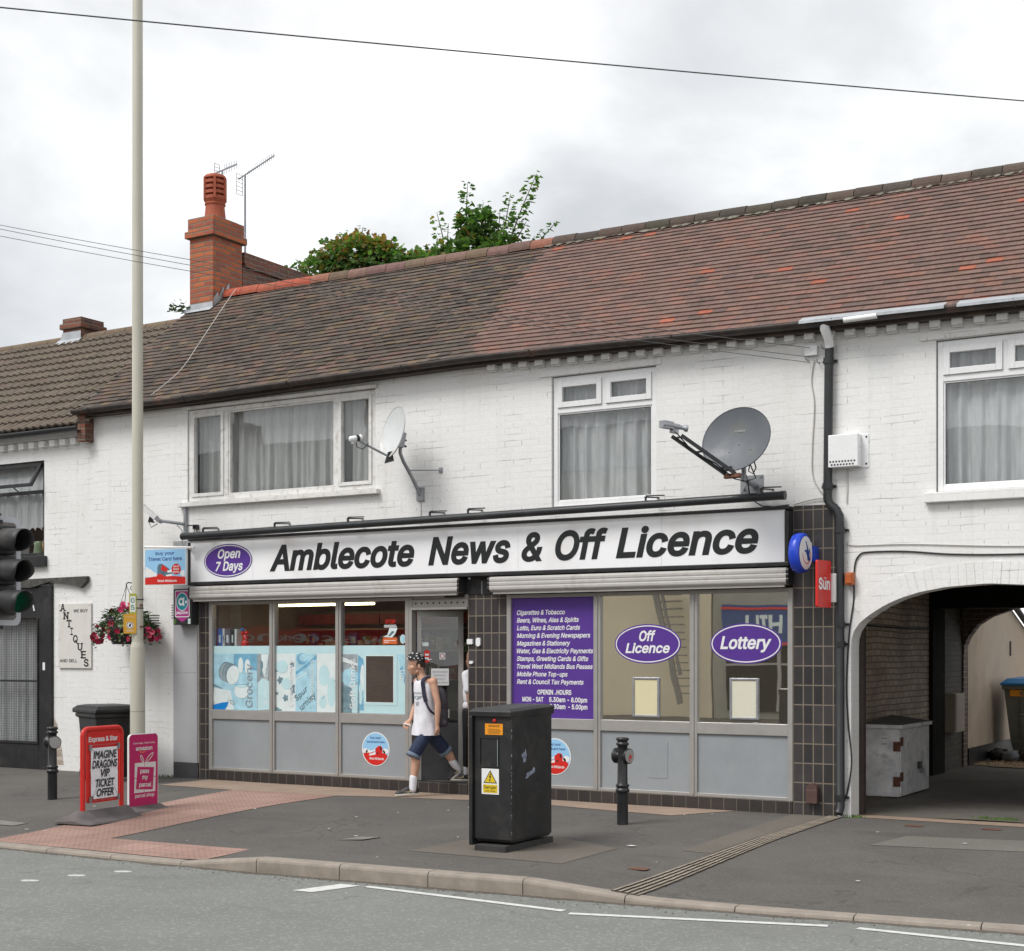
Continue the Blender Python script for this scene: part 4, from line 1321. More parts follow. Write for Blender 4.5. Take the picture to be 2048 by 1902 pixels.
# window graphics on the left-hand panes
PALE = mat('pale_cyan_print', (0.50, 0.70, 0.73), 0.3, var=0.05, vs=4, bump=0, rv=0.0)
PALE2 = mat('ice_blue_print', (0.38, 0.62, 0.72), 0.3, var=0.16, vs=9, bump=0, rv=0.0)
MIDB = mat('mid_blue_print', (0.17, 0.40, 0.56), 0.3, var=0.2, vs=9, bump=0, rv=0.0)
SLATE = mat('slate_blue_print', (0.09, 0.16, 0.20), 0.3, var=0.25, vs=12, bump=0, rv=0.0)
BRTB = mat('bright_blue_print', (0.01, 0.22, 0.62), 0.3, var=0.06, bump=0, rv=0.0)
CREAMP = mat('white_print', (0.68, 0.76, 0.76), 0.3, var=0.06, vs=8, bump=0, rv=0.0)
GREYP = mat('grey_print', (0.30, 0.34, 0.36), 0.3, var=0.2, vs=14, bump=0, rv=0.0)
VZ0, VZ1 = 0.925, 1.755
def vinyl(k, drawf, lab):
    l, r = panl[k][0] + 0.002, panl[k][1] - 0.002
    W, H = r - l, VZ1 - VZ0
    mb = MB().m(PALE)
    mb.box(l, r, 0.0155, 0.0195, VZ0, VZ1)
    st = {'n': 0}
    def P(m, pts):
        st['n'] += 1
        mb.m(m).poly([(l + W * u, VZ0 + H * v) for u, v in pts], (0, 0.0155, 0), XA, ZA, 0.0006 + 0.00025 * st['n'])
    def VT(m, t, u, v0, v1, cap, xs=None):
        st['n'] += 1
        mb.m(m).text(t, (l + W * u, 0.0155, VZ0 + H * v0), ZA, (-1, 0, 0), cap=cap * W, width=H * (v1 - v0), bold=0.008, off=0.0006 + 0.00025 * st['n'])
    drawf(P, VT, mb, l, W, H)
    return mb.build('window_graphic', parent=frl, label=lab)
def e2(u, v, a, b, n=22, rot=0):
    return [(u + a * math.cos(q) * math.cos(R(rot)) - b * math.sin(q) * math.sin(R(rot)), v + a * math.cos(q) * math.sin(R(rot)) + b * math.sin(q) * math.cos(R(rot))) for q in (2 * math.pi * i / n for i in range(n))]
SLATEV = mat('soft_slate_print', (0.17, 0.26, 0.30), 0.3, var=0.3, vs=14, bump=0, rv=0.0)
def d1(P, VT, mb, l, W, H):
    P(PALE2, [(0, 0), (0.77, 0), (0.77, 0.88), (0, 0.88)])
    P(MIDB, [(0.36, 0.62), (0.77, 0.62), (0.77, 0.875), (0.36, 0.875)])
    P(CREAMP, [(0, 0.0), (0.36, 0), (0.30, 0.30), (0.0, 0.34)])
    P(CREAMP, e2(0.48, 0.70, 0.045, 0.12)); P(CREAMP, e2(0.60, 0.68, 0.05, 0.11))
    for q in range(3):
        P(SLATEV, e2(0.21 + 0.055 * q, 0.60 - 0.015 * q, 0.115, 0.155, rot=-15)); P(GREYP if q < 2 else CREAMP, e2(0.225 + 0.06 * q, 0.585 - 0.02 * q, 0.11, 0.15, rot=-15))
    P(CREAMP, e2(0.50, 0.30, 0.13, 0.12)); P(MIDB, e2(0.50, 0.38, 0.115, 0.03)); P(PALE, e2(0.50, 0.375, 0.10, 0.02))
    P(CREAMP, e2(0.12, 0.2, 0.16, 0.12))
    P(BRTB, [(0, 0), (0.20, 0), (0.24, 0.05), (0.27, 0.12), (0.16, 0.11), (0.0, 0.07)])
    P(SLATEV, e2(0.33, 0.115, 0.05, 0.022, rot=-40)); P(CREAMP, e2(0.33, 0.115, 0.035, 0.012, rot=-40))
    P(SLATEV, [(0.0, 0.40), (0.16, 0.335), (0.16, 0.325), (0.0, 0.37)])
    P(GREYP, [(0.77, 0), (1, 0), (1, 0.875), (0.77, 0.875)])
    P(PALE, [(0.78, 0), (0.99, 0.02), (0.99, 0.45), (0.86, 0.50), (0.78, 0.42)])
    P(CREAMP, [(0.90, 0.52), (0.97, 0.87), (0.84, 0.87), (0.86, 0.62)])
    P(SLATEV, e2(0.85, 0.70, 0.025, 0.07)); P(SLATEV, e2(0.84, 0.58, 0.02, 0.06))
    VT(GREYP, 'Grocery', 0.685, 0.045, 0.72, 0.115)
    VT(CREAMP, '& Provisions', 0.955, 0.10, 0.80, 0.07)
def d2(P, VT, mb, l, W, H):
    P(CREAMP, [(0, 0), (0.33, 0), (0.33, 0.88), (0, 0.88)])
    for u, v, a, b in ((0.02, 0.62, 0.03, 0.03), (0.07, 0.47, 0.06, 0.07), (0.27, 0.72, 0.05, 0.06), (0.28, 0.34, 0.05, 0.11), (0.16, 0.20, 0.055, 0.065), (0.02, 0.02, 0.04, 0.05), (0.06, 0.01, 0.05, 0.03), (0.02, 0.27, 0.025, 0.03)):
        P(SLATEV, [(u + a * (1 if i % 2 else 0.62) * math.cos(i * 0.63), v + b * (1 if i % 2 else 0.62) * math.sin(i * 0.63)) for i in range(10)])
    P(PALE, e2(0.10, 0.68, 0.10, 0.10)); P(PALE, e2(0.18, 0.42, 0.09, 0.09))
    P(PALE2, [(0.33, 0), (0.675, 0), (0.675, 0.87), (0.33, 0.87)])
    P(MIDB, [(0.33, 0.60), (0.50, 0.72), (0.675, 0.86), (0.675, 0.80), (0.50, 0.66), (0.33, 0.55)])
    P(MIDB, e2(0.44, 0.80, 0.09, 0.09)); P(PALE2, e2(0.46, 0.82, 0.07, 0.06))
    P(CREAMP, [(0.34, 0.50), (0.52, 0.60), (0.52, 0.585), (0.34, 0.485)])
    P(CREAMP, [(0.68, 0), (1, 0), (1, 0.88), (0.68, 0.88)])
    P(PALE, e2(0.80, 0.55, 0.09, 0.16)); P(PALE, e2(0.92, 0.30, 0.07, 0.22)); P(PALE, e2(0.78, 0.15, 0.06, 0.10))
    P(SLATEV, [(0.77, 0.20), (0.835, 0.27), (0.80, 0.22), (0.775, 0.185)])
    P(MIDB, [(0.95, 0.46), (1.0, 0.50), (1.0, 0.49), (0.95, 0.45)])
    VT(TXTW, 'Confectionery', 0.285, 0.07, 0.78, 0.07)
    VT(CREAMP, 'Newspapers', 0.635, 0.16, 0.78, 0.075)
    a = R(38)
    mb.m(SLATEV).text('Spur', (l + W * 0.35, 0.0155, VZ0 + H * 0.16), (math.cos(a), 0, math.sin(a)), (-math.sin(a), 0, math.cos(a)), cap=0.07, width=0.24, bold=0.02, off=0.009, font=False)
    mb.text('urnley', (l + W * 0.43, 0.0155, VZ0 + H * 0.015), (math.cos(a), 0, math.sin(a)), (-math.sin(a), 0, math.cos(a)), cap=0.08, width=0.30, bold=0.02, off=0.009, font=False)
def d3(P, VT, mb, l, W, H):
    P(GREYP, [(0, 0.42), (0.24, 0.42), (0.24, 0.87), (0, 0.87)])
    P(CREAMP, [(0.0, 0.76), (0.24, 0.70), (0.24, 0.735), (0.0, 0.83)])
    P(PALE2, e2(0.12, 0.53, 0.14, 0.13))
    P(SLATEV, [(0, 0), (0.15, 0), (0.15, 0.36), (0.08, 0.40), (0, 0.42)])
    P(MIDB, [(0.24, 0.04), (0.34, 0.04), (0.33, 0.30), (0.37, 0.55), (0.33, 0.80), (0.25, 0.86)])
    P(CREAMP, e2(0.32, 0.52, 0.035, 0.20)); P(PALE, e2(0.29, 0.28, 0.03, 0.16))
    P(SLATEV, [(0.24, 0.0), (0.27, 0.0), (0.27, 0.30), (0.25, 0.36)])
    P(PALE2, [(0.86, 0.87), (0.93, 0.62), (1.0, 0.40), (1.0, 0.87)])
    P(MIDB, [(0.90, 0.66), (0.94, 0.70), (0.99, 0.50), (0.99, 0.40), (0.95, 0.52)])
    P(PALE, [(0.34, 0.12), (0.86, 0.12), (0.86, 0.87), (0.34, 0.87)])
    P(CREAMP, rect(0.365, 0.155, 0.815, 0.855))
    VT(TXTW, 'Soft Drinks', 0.205, 0.06, 0.80, 0.085)
    VT(CREAMP, 'on', 0.965, 0.50, 0.64, 0.07)
vinyl(0, d1, 'pale blue window picture of toast and bowls with Grocery written upright')
vinyl(1, d2, 'pale blue window picture with Confectionery and Newspapers written upright')
vinyl(2, d3, 'pale blue window picture with Soft Drinks written upright')
l, r = panl[2][0], panl[2][1]
MB().m(mirrormat('dark_poster_glass', (0.07, 0.065, 0.06), 0.45, 0.02, 0.01)).box(l + (r - l) * 0.38, l + (r - l) * 0.80, 0.0085, 0.012, VZ0 + 0.14, VZ0 + 0.70).build('poster_case', parent=frl)
# small stickers on the third pane
mb = MB().m(RED).text('STOP', (-1.40, 0.020, 2.02), XA, ZA, cap=0.045, width=0.15, bold=0.03)
mb.m(TXTW).poly(rect(-1.42, 1.975, -1.23, 1.985), (0, 0.020, 0), XA, ZA, 0.002)
mb.poly(rect(-1.42, 1.995, -1.24, 2.003), (0, 0.020, 0), XA, ZA, 0.002)
mb.m(CREAMP).poly([(-1.44, 1.86), (-1.37, 1.88), (-1.34, 1.97), (-1.22, 1.965), (-1.25, 1.90), (-1.30, 1.85)], (0, 0.020, 0), XA, ZA, 0.002)
mb.m(SLATE).poly([(-1.36, 1.87), (-1.30, 1.93), (-1.26, 1.92), (-1.33, 1.865)], (0, 0.020, 0), XA, ZA, 0.0025)
mb.m(mat('orange_sticker', (0.62, 0.13, 0.03), 0.4, bump=0)).poly(rect(-1.44, 1.77, -1.225, 1.85), (0, 0.020, 0), XA, ZA, 0.002)
mb.m(TXTW).poly(rect(-1.42, 1.81, -1.25, 1.818), (0, 0.020, 0), XA, ZA, 0.0027)
mb.poly(rect(-1.42, 1.79, -1.35, 1.798), (0, 0.020, 0), XA, ZA, 0.0027)
mb.m(CREAMP).poly(ell(-1.14, 1.83, 0.042, 0.055, 20), (0, 0.020, 0), XA, ZA, 0.002)
mb.m(PALE2).poly(ell(-1.14, 1.83, 0.032, 0.045, 20), (0, 0.020, 0), XA, ZA, 0.0027)
mb.build('warning_sticker', parent=frl, label='orange and white stop notice sticker')

# shop interior: floor, walls, ceiling; lamp tube and shelving are things of their own
SHOPW = mat('shop_wall', (0.30, 0.25, 0.20), 0.8, var=0.1, bump=0)
mb = MB().m(SHOPW)
mb.box(-4.2, 3.55, 4.0, 4.05, 0.1, 2.7)
mb.box(-4.24, -4.2, 0.14, 4.0, 0.1, 2.7)
mb.box(3.55, 3.6, 0.14, 4.0, 0.1, 2.7)
mb.m(mat('shop_ceiling', (0.45, 0.43, 0.38), 0.8, bump=0)).box(-4.2, 3.55, 0.14, 4.0, 2.64, 2.7)
mb.m(mat('shop_floor', (0.10, 0.09, 0.08), 0.4, bump=0)).box(-4.2, 3.55, 0.14, 4.0, 0.1, 0.128)
mb.m(DARK).box(-4.2, 3.6, 0.10, 0.14, 2.335, 2.7)
mb.m(DARK).box(0.36, 3.55, 0.14, 0.16, 0.13, 2.34)
mb.build('shop_room', parent=shop)
# door: grille header, steel frame, half-open glazed leaf
mb = MB().m(ALU)
mb.box(-1.028, -0.985, -0.018, 0.075, 0.126, 2.335)
mb.box(-0.985, -0.193, -0.01, 0.07, 2.205, 2.30)
mb.box(-0.985, -0.193, -0.035, 0.07, 2.175, 2.203)
mb.box(-0.985, -0.193, 0.0, 0.07, 2.302, 2.56)
mb.m(BLACKP)
for k in range(9):
    mb.lathe([(0.012, 0), (0.012, 0.003)], (-0.93 + k * 0.085, -0.0105, 2.255), (0, -1, 0), 10)
mb.box(-0.52, -0.24, -0.012, -0.001, 2.315, 2.36)
drf = mb.build('door_frame', parent=shop, bevel=0.003)
DO, DU = Vector((-0.98, 0.085, 0.0)), Vector((0.78, 0.626, 0)).normalized()
DL = 0.56
mb = MB().m(ALU)
mb.prism(rect(0, 0.13, 0.05, 2.17), DO, DU, ZA, -0.02, 0.02)
mb.prism(rect(DL - 0.06, 0.13, DL, 2.17), DO, DU, ZA, -0.02, 0.02)
mb.prism(rect(0.05, 2.10, DL - 0.06, 2.169), DO, DU, ZA, -0.019, 0.019)
mb.m(mat('door_panel', (0.05, 0.052, 0.055), 0.5, var=0.2)).prism(rect(0.05, 0.131, DL - 0.06, 0.82), DO, DU, ZA, -0.015, 0.015)
door = mb.build('door', parent=shop, bevel=0.003, label='half open glazed shop door with notices and a dark lower panel')
MB().m(GLASSD).prism(rect(0.05, 0.82, DL - 0.06, 2.10), DO, DU, ZA, -0.003, 0.003).build('pane', parent=door)
mb = MB().m(TXTW).poly(rect(0.17, 1.27, 0.385, 1.475), DO, DU, ZA, 0.005)
mb.m(GREYP)
for k, t_ in enumerate(('Unfortunately', 'limited to', 'serving 2', 'at a time thanks')):
    mb.text(t_, DO + DU * 0.278 + Vector((0, 0, 1.425 - k * 0.043)), DU, ZA, cap=0.022, bold=0.01, align='C', off=0.006, width=min(0.19, 0.014 * len(t_)))
mb.build('door_notice', parent=door, label='white typed notice on the door glass')
mb = MB().m(RED).poly(rrect(0.085, 1.545, 0.155, 1.70, 0.03), DO, DU, ZA, 0.005)
mb.m(TXTW).poly(rect(0.097, 1.63, 0.143, 1.655), DO, DU, ZA, 0.006)
mb.poly(rect(0.097, 1.585, 0.143, 1.61), DO, DU, ZA, 0.006)
mb.build('door_notice', parent=door, label='red rounded notice on the door glass')
mb = MB().m(CREAMP).poly(rect(0.27, 1.585, 0.34, 1.665), DO, DU, ZA, 0.005)
mb.m(RED)
ring2(mb, 0.305, 1.625, 0.03, 0.033, 0.008, DO, DU, ZA, 0.006, 20)
mb.build('door_notice', parent=door, label='small notice with a red ring on the door glass')
MB().m(CREAMP).poly(rect(0.06, 1.745, 0.14, 1.79), DO, DU, ZA, 0.005).build('door_notice', parent=door)

# roller shutter boxes above the two windows
def shutter(x0, x1):
    mb = MB().m(SHUT)
    prof = [(0.0, 2.545), (-0.155, 2.535)]
    for k in range(3):
        z = 2.520 - k * 0.047
        prof += [(-0.171, z), (-0.175, z - 0.010), (-0.175, z - 0.032), (-0.171, z - 0.042)]
    prof += [(-0.150, 2.365), (-0.0, 2.365)]
    A = [(x0, y, z) for y, z in prof]
    B = [(x1, y, z) for y, z in prof]
    n = len(prof)
    mb.add(A + B, [(i, (i + 1) % n, n + (i + 1) % n, n + i) for i in range(n)])
    mb.m(BLACK)
    for xe in (x0, x1):
        s_ = -1 if xe == x0 else 1
        mb.prism([(-y * 1.02, z) for y, z in prof], (xe, 0, 0), (0, -1, 0), ZA, *((0.0, 0.025) if s_ < 0 else (-0.025, 0.0)))
    mb.m(SHUT).box(x0 + 0.03, x1 - 0.03, -0.14, -0.10, 2.338, 2.3645)
    return mb.build('roller_shutter', parent=shop)
shutter(-4.43, -0.235)
shutter(0.205, 3.775)
MB().m(BLACK).box(-4.42, 3.79, -0.02, 0.12, 2.35, 2.56).build('lintel_panel', parent=shop)

# fascia sign
fs = thing('fascia_sign', 'long white fascia sign with black italic lettering above the shop windows', 'sign', (-0.35, -0.1, 2.55))
mb = MB().m(BLACK)
X0, X1, Z0, Z1 = -4.485, 3.795, 2.55, 3.168
for a, b, c, d in ((X0, X1, Z1 - 0.036, Z1), (X0, X1, Z0, Z0 + 0.045)):
    mb.box(a, b, -0.15, 0.0, c, d)
mb.box(X0, X0 + 0.03, -0.1495, -0.0005, Z0 + 0.045, Z1 - 0.05)
mb.box(X1 - 0.045, X1, -0.1495, -0.0005, Z0 + 0.045, Z1 - 0.05)
mb.build('sign_frame', parent=fs, bevel=0.006)
js = [X0 + 0.03, -3.38, -0.405, 0.565, 2.36, X1 - 0.045]
for a, b in zip(js, js[1:]):
    MB().m(SIGNW).box(a + 0.0015, b - 0.0015, -0.128, -0.02, Z0 + 0.04, Z1 - 0.03).build('sign_panel', parent=fs)
MB().m(BLACK).box(X0 + 0.03, X1 - 0.045, -0.118, -0.01, Z0 + 0.041, Z1 - 0.031).build('sign_backing', parent=fs)
mb = MB().m(TXTK)
for t, a, b, bold in (('Amblecote', -3.10, -0.87, 0.05), ('News', -0.67, 0.465, 0.05), ('&', 0.612, 0.885, 0.045), ('Off', 1.05, 1.715, 0.048), ('Licence', 1.81, 3.462, 0.048)):
    mb.text(t, (a, -0.128, 2.712), XA, ZA, cap=0.300, width=b - a, bold=bold, shear=0.22, off=0.001, thick=0.003)
mb.build('sign_lettering', parent=fs)
oval(fs, -3.80, 2.857, 0.412, 0.218, [('Open', 0.02, 0.035, 0.11, 0.385), ('7 Days', 0.02, -0.125, 0.11, 0.47)], -0.129, 'oval_badge')
# rust weeps under the fixings
mb = MB().m(mat('rust_weep', (0.50, 0.36, 0.27), 0.7, var=0.2, bump=0))
# tube light over the sign
tl = thing('sign_light', 'long black tube light on short arms above the fascia sign', 'light', (-0.35, -0.25, 3.2))
TM = mat('tube_black', (0.02, 0.022, 0.024), 0.38, var=0.2, bump=0.05, dirt=(0.08, 0.08, 0.08), dirt_amt=0.35)
TZ = lambda x: lerp(3.188, 3.262, (x + 4.45) / 8.3)
mb = MB().m(TM)
mb.tube([(x, -0.27, TZ(x)) for x in (-4.46, -2, 0, 2, 3.80)], 0.045, 16)
mb.lathe([(0.047, -0.05), (0.047, 0.0)], (3.805, -0.27, TZ(3.805)), (1, 0, 0), 16)
mb.lathe([(0.047, 0.0), (0.047, 0.05)], (-4.465, -0.27, TZ(-4.465)), (1, 0, 0), 16)
mb.build('lamp_tube', parent=tl)
for x in (-4.10, -2.90, -1.75, -0.55, -0.02, 2.24, 3.55):
    z = TZ(x) + 0.045
    mb = MB().m(BLACKP)
    mb.bar((x, -0.27, z - 0.01), (x, -0.27, z + 0.035), 0.03, 0.012, (1, 0, 0))
    mb.bar((x, -0.28, z + 0.035), (x + 0.02, 0.0, z + 0.055), 0.025, 0.014)
    mb.bar((x, -0.27, z + 0.05), (x + 0.19, -0.2, z + 0.052), 0.02, 0.012)
    mb.build('light_arm', parent=tl)
# ------------------------------------------------------------------ carriage passage and yard behind
g = MB().m(PASSM)
pp = [(x, y) for x in [3.6 + 0.2 * i for i in range(30)] for y in [0.30 + 0.4 * j for j in range(70)]]
g.add([(x, y, 0.012 + 0.012 * mnoise.noise(Vector((x * 1.5, y * 1.5, 2)))) for x, y in pp], [(i * 70 + j, i * 70 + 70 + j, i * 70 + 71 + j, i * 70 + j + 1) for i in range(29) for j in range(69)], True)
struct(g, 'passage_floor', loc=(5.5, 5, 0))
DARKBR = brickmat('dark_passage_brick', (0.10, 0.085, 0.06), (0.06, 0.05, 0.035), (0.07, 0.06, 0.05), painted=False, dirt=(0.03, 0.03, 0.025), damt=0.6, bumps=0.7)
MB().m(DIRTBRICK).box(3.62, 3.78, 0.31, 5.26, -0.05, 2.55).build('passage_wall', parent=shop)
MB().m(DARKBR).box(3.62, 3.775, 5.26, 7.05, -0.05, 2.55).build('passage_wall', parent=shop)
MB().m(BRICKW).box(7.10, 7.3, 0.262, 7.05, -0.05, 2.55).build('passage_wall', parent=shop)  # unseen wall, its white added to bounce light into the passage
mb = MB().m(mat('passage_ceiling', (0.62, 0.58, 0.52), 0.9, var=0.1)).box(3.62, 7.3, 0.262, 7.28, 2.552, 2.65)  # underside out of view, coloured pale to bounce light inside
mb.box(3.62, 7.3, 4.75, 7.28, 2.652, 5.0)  # unseen block over the rear half, added to shut out light
mb.build('passage_ceiling', parent=shop)
MB().m(DARK).box(3.77, 7.1, 5.27, 5.55, 2.265, 2.55).build('beam', parent=shop, bevel=0.01)
MB().m(DARK).box(3.77, 3.83, 5.262, 5.90, 0.0, 2.262).build('post', parent=shop, bevel=0.01)
MB().m(mat('brown_post', (0.035, 0.022, 0.018), 0.6, var=0.2)).box(4.22, 4.445, 0.264, 0.36, 0.0, 2.5).build('post', parent=shop, bevel=0.008)
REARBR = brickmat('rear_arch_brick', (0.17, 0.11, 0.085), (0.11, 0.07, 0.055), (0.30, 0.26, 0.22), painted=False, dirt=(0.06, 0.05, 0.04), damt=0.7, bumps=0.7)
A2 = [(3.80, 1.60), (3.81, 1.77), (3.86, 1.89), (3.99, 2.07), (4.18, 2.19), (4.50, 2.30), (5.0, 2.34)]
A2 = A2 + [(10.0 - x, z) for x, z in A2[-2::-1]]
mb = MB().m(REARBR)
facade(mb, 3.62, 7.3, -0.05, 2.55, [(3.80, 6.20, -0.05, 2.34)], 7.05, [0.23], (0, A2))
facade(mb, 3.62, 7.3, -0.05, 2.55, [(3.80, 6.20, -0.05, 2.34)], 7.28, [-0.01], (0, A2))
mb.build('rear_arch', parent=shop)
mb = MB().m(WIRE).tube([(3.80, 0.4, 1.99), (3.79, 2.4, 1.985), (3.79, 4.0, 1.975), (3.79, 5.25, 1.98)], 0.012, 6)
mb.build('conduit', parent=shop)
mb = MB().m(mat('beige_meter_box', (0.46, 0.39, 0.30), 0.6, var=0.1)).box(3.776, 3.93, 6.06, 6.58, 0.56, 1.10)
mb.box(3.931, 3.937, 6.09, 6.55, 0.84, 1.08)
mb.box(3.931, 3.937, 6.09, 6.55, 0.58, 0.83)
o = mb.build('meter_box', bevel=0.006)
tag(o, 'beige meter box on the dark passage wall before the rear arch', 'meter box')

# beige outbuilding along the yard
ob = thing('outbuilding', 'beige rendered outbuilding with a black plinth seen through the carriage arch', 'building', (3.5, 10, 0))
STUC = mat('beige_render', (0.50, 0.40, 0.30), 0.85, var=0.07, vs=1.2, bump=0.4, bs=90, dirt=(0.33, 0.25, 0.18), dirt_amt=0.5, dscale=1.4)
MB().m(STUC).prism([(7.30, 0.27), (14.0, 0.27), (14.0, 1.30), (10.4, 2.33), (7.30, 3.22)], (3.80, 0, 0), YA, ZA, -0.9, 0.0).build('wall', parent=ob)
MB().m(BLACK).box(2.9, 3.815, 7.305, 14.0, -0.05, 0.268).build('plinth', parent=ob)
mb = MB().m(BLACKP)
mb.tube([(3.87, 7.3, 3.24), (3.87, 10.4, 2.35), (3.87, 14.0, 1.32)], 0.05, 8)
mb.bar((3.84, 10.55, 2.30), (3.84, 10.55, 2.18), 0.05, 0.03)
mb.build('gutter', parent=ob)
MB().m(BLACK).box(3.81, 3.825, 10.05, 10.09, 1.62, 1.86).build('wall_slot', parent=ob)

# metal cabinet in the passage
cab = thing('metal_cabinet', 'low scuffed bare metal cabinet with rusty hinges just inside the carriage arch', 'cabinet', (4.08, 2.7, 0))
SCUFF = mat('scuffed_metal', (0.80, 0.80, 0.82), 0.5, 0.0, var=0.28, vs=3.2, bump=0.15, bs=40, dirt=(0.24, 0.25, 0.29), dirt_amt=0.85, dscale=3.6)
MB().m(SCUFF).box(3.86, 4.285, 2.10, 3.32, 0.02, 0.80).build('body', parent=cab, bevel=0.006)
mb = MB().m(mat('lid_grey', (0.13, 0.13, 0.13), 0.6, var=0.25)).add([(3.83, 2.07, 0.842), (4.325, 2.07, 0.842), (4.325, 3.36, 0.842), (3.83, 3.36, 0.905), (3.83, 2.07, 0.80), (4.325, 2.07, 0.80), (4.325, 3.36, 0.80), (3.83, 3.36, 0.80)],
    [(0, 1, 2, 3), (7, 6, 5, 4), (0, 3, 7, 4)])
mb.m(SCUFF).add([(3.83, 2.07, 0.842), (4.325, 2.07, 0.842), (4.325, 3.36, 0.842), (3.83, 3.36, 0.905), (3.83, 2.07, 0.80), (4.325, 2.07, 0.80), (4.325, 3.36, 0.80), (3.83, 3.36, 0.80)], [(4, 5, 1, 0), (5, 6, 2, 1), (6, 7, 3, 2)])
mb.build('lid', parent=cab)
for a, b in ((2.115, 2.865), (2.875, 3.31)):
    MB().m(SCUFF).box(4.286, 4.30, a, b, 0.03, 0.79).build('door', parent=cab, bevel=0.004)
for z in (0.60, 0.20):
    MB().m(RUST).box(4.297, 4.306, 2.10, 2.20, z, z + 0.10).box(4.22, 4.30, 2.088, 2.0995, z - 0.06, z + 0.05).build('hinge', parent=cab)
mb = MB().m(BLACKP).box(4.30, 4.325, 2.80, 2.92, 0.30, 0.38)
mb.m(GALV).lathe([(0.035, 0), (0.035, 0.03)], (4.31, 2.90, 0.28), (1, 0, 0), 16)
mb.build('padlock', parent=cab)
mb = MB().m(TXTW).poly(rect(4.07, 0.66, 4.16, 0.71), (0, 2.10, 0), XA, ZA, 0.002)
mb.poly(rect(4.07, 0.60, 4.16, 0.645), (0, 2.10, 0), XA, ZA, 0.002)
mb.m(GREYP).poly(rect(4.08, 0.68, 4.15, 0.69), (0, 2.10, 0), XA, ZA, 0.003)
mb.poly(rect(4.08, 0.615, 4.15, 0.628), (0, 2.10, 0), XA, ZA, 0.003)
mb.build('sticker', parent=cab)

# wheeled waste container in the yard
wc = thing('waste_container', 'grey wheeled waste container with a blue lid in the yard', 'waste container', (4.62, 9.4, 0))
WG = mat('container_grey', (0.17, 0.18, 0.15), 0.6, var=0.12, vs=5, bump=0.1, dirt=(0.1, 0.1, 0.08), dirt_amt=0.4)
mb = MB().m(WG)
def tub(z, a, b):
    return [(4.62 - a, 9.3 - b, z), (4.62 + a, 9.3 - b, z), (4.62 + a, 9.3 + b, z), (4.62 - a, 9.3 + b, z)]
mb.rings([tub(0.16, 0.52, 0.40), tub(0.30, 0.55, 0.44), tub(1.10, 0.63, 0.52), tub(1.11, 0.66, 0.55), tub(1.17, 0.66, 0.55)], (True, False), False)
for x in (4.25, 4.5, 4.75, 5.0):
    mb.bar((x, 8.85, 0.35), (x, 8.78, 1.08), 0.05, 0.03, (0, 1, 0))
mb.build('body', parent=wc, bevel=0.01)
mb = MB().m(mat('lid_blue', (0.012, 0.17, 0.42), 0.4, var=0.1, bump=0.05))
mb.rings([tub(1.172, 0.68, 0.57), tub(1.20, 0.68, 0.57), tub(1.27, 0.60, 0.48), tub(1.30, 0.40, 0.30)], (True, True), False)
mb.build('lid', parent=wc, bevel=0.01)
for dx in (-0.42, 0.42):
    for dy in (-0.3, 0.3):
        MB().m(BLACKP).lathe([(0.09, -0.025), (0.1, 0), (0.09, 0.025)], (4.62 + dx, 9.3 + dy, 0.1), (1, 0, 0), 14).build('wheel', parent=wc)
MB().m(GALV).tube([(4.25, 8.76, 0.72), (4.25, 8.68, 0.72), (4.75, 8.68, 0.72), (4.75, 8.76, 0.72)], 0.015, 8).build('handle', parent=wc)
MB().m(ORANGE).poly(rect(4.08, 1.0, 4.28, 1.1), (0, 8.775, 0), XA, ZA, 0.004).build('label', parent=wc)
BAGM = mat('bin_bag', (0.012, 0.012, 0.014), 0.3, var=0.2, bump=0.8, bs=18, dist=0.03)
BAGG = mat('grey_bag', (0.16, 0.17, 0.19), 0.45, var=0.2, bump=0.8, bs=18, dist=0.03)
for i, (x, y, r, m_, lab) in enumerate(((3.98, 8.5, 0.15, BAGM, 'black rubbish bag slumped against the black plinth of the beige wall'), (4.20, 8.35, 0.13, BAGG, 'grey rubbish bag lying between two black ones'), (4.42, 8.40, 0.15, BAGM, 'black rubbish bag in front of the waste container'))):
    mb = MB().m(m_)
    n, mm = 16, 10
    rr = []
    for j in range(mm + 1):
        th = math.pi * j / mm
        rr.append([])
        for k in range(n):
            q = 2 * math.pi * k / n
            d = Vector((math.sin(th) * math.cos(q), math.sin(th) * math.sin(q), -math.cos(th)))
            rad = r * (1 + 0.28 * mnoise.noise(d * 2.2 + Vector((i * 7, 0, 0))))
            rr[-1].append(Vector((x, y, 0.012 + r * 0.62)) + Vector((d.x * rad * 1.15, d.y * rad, d.z * rad * 0.7)))
    mb.rings(rr, (True, True), True)
    tag(mb.build('rubbish_bag'), lab, 'rubbish bag', 'rubbish bags in the yard')
STRAW = mat('straw_dirt', (0.32, 0.23, 0.14), 0.95, var=0.4, vs=14, bump=1.0, bs=60, dirt=(0.10, 0.08, 0.05), dirt_amt=0.8, dscale=9)
g = MB().m(STRAW)
rr = random.Random(3)
cx, cy = 4.75, 7.8
ptsr = [(cx + (0.95 + 0.2 * rr.random()) * math.cos(2 * math.pi * i / 30), cy + (0.55 + 0.15 * rr.random()) * math.sin(2 * math.pi * i / 30)) for i in range(30)]
g.add([(cx, cy, 0.06)] + [(x, y, 0.022) for x, y in ptsr], [(0, 1 + i, 1 + (i + 1) % 30) for i in range(30)], True)
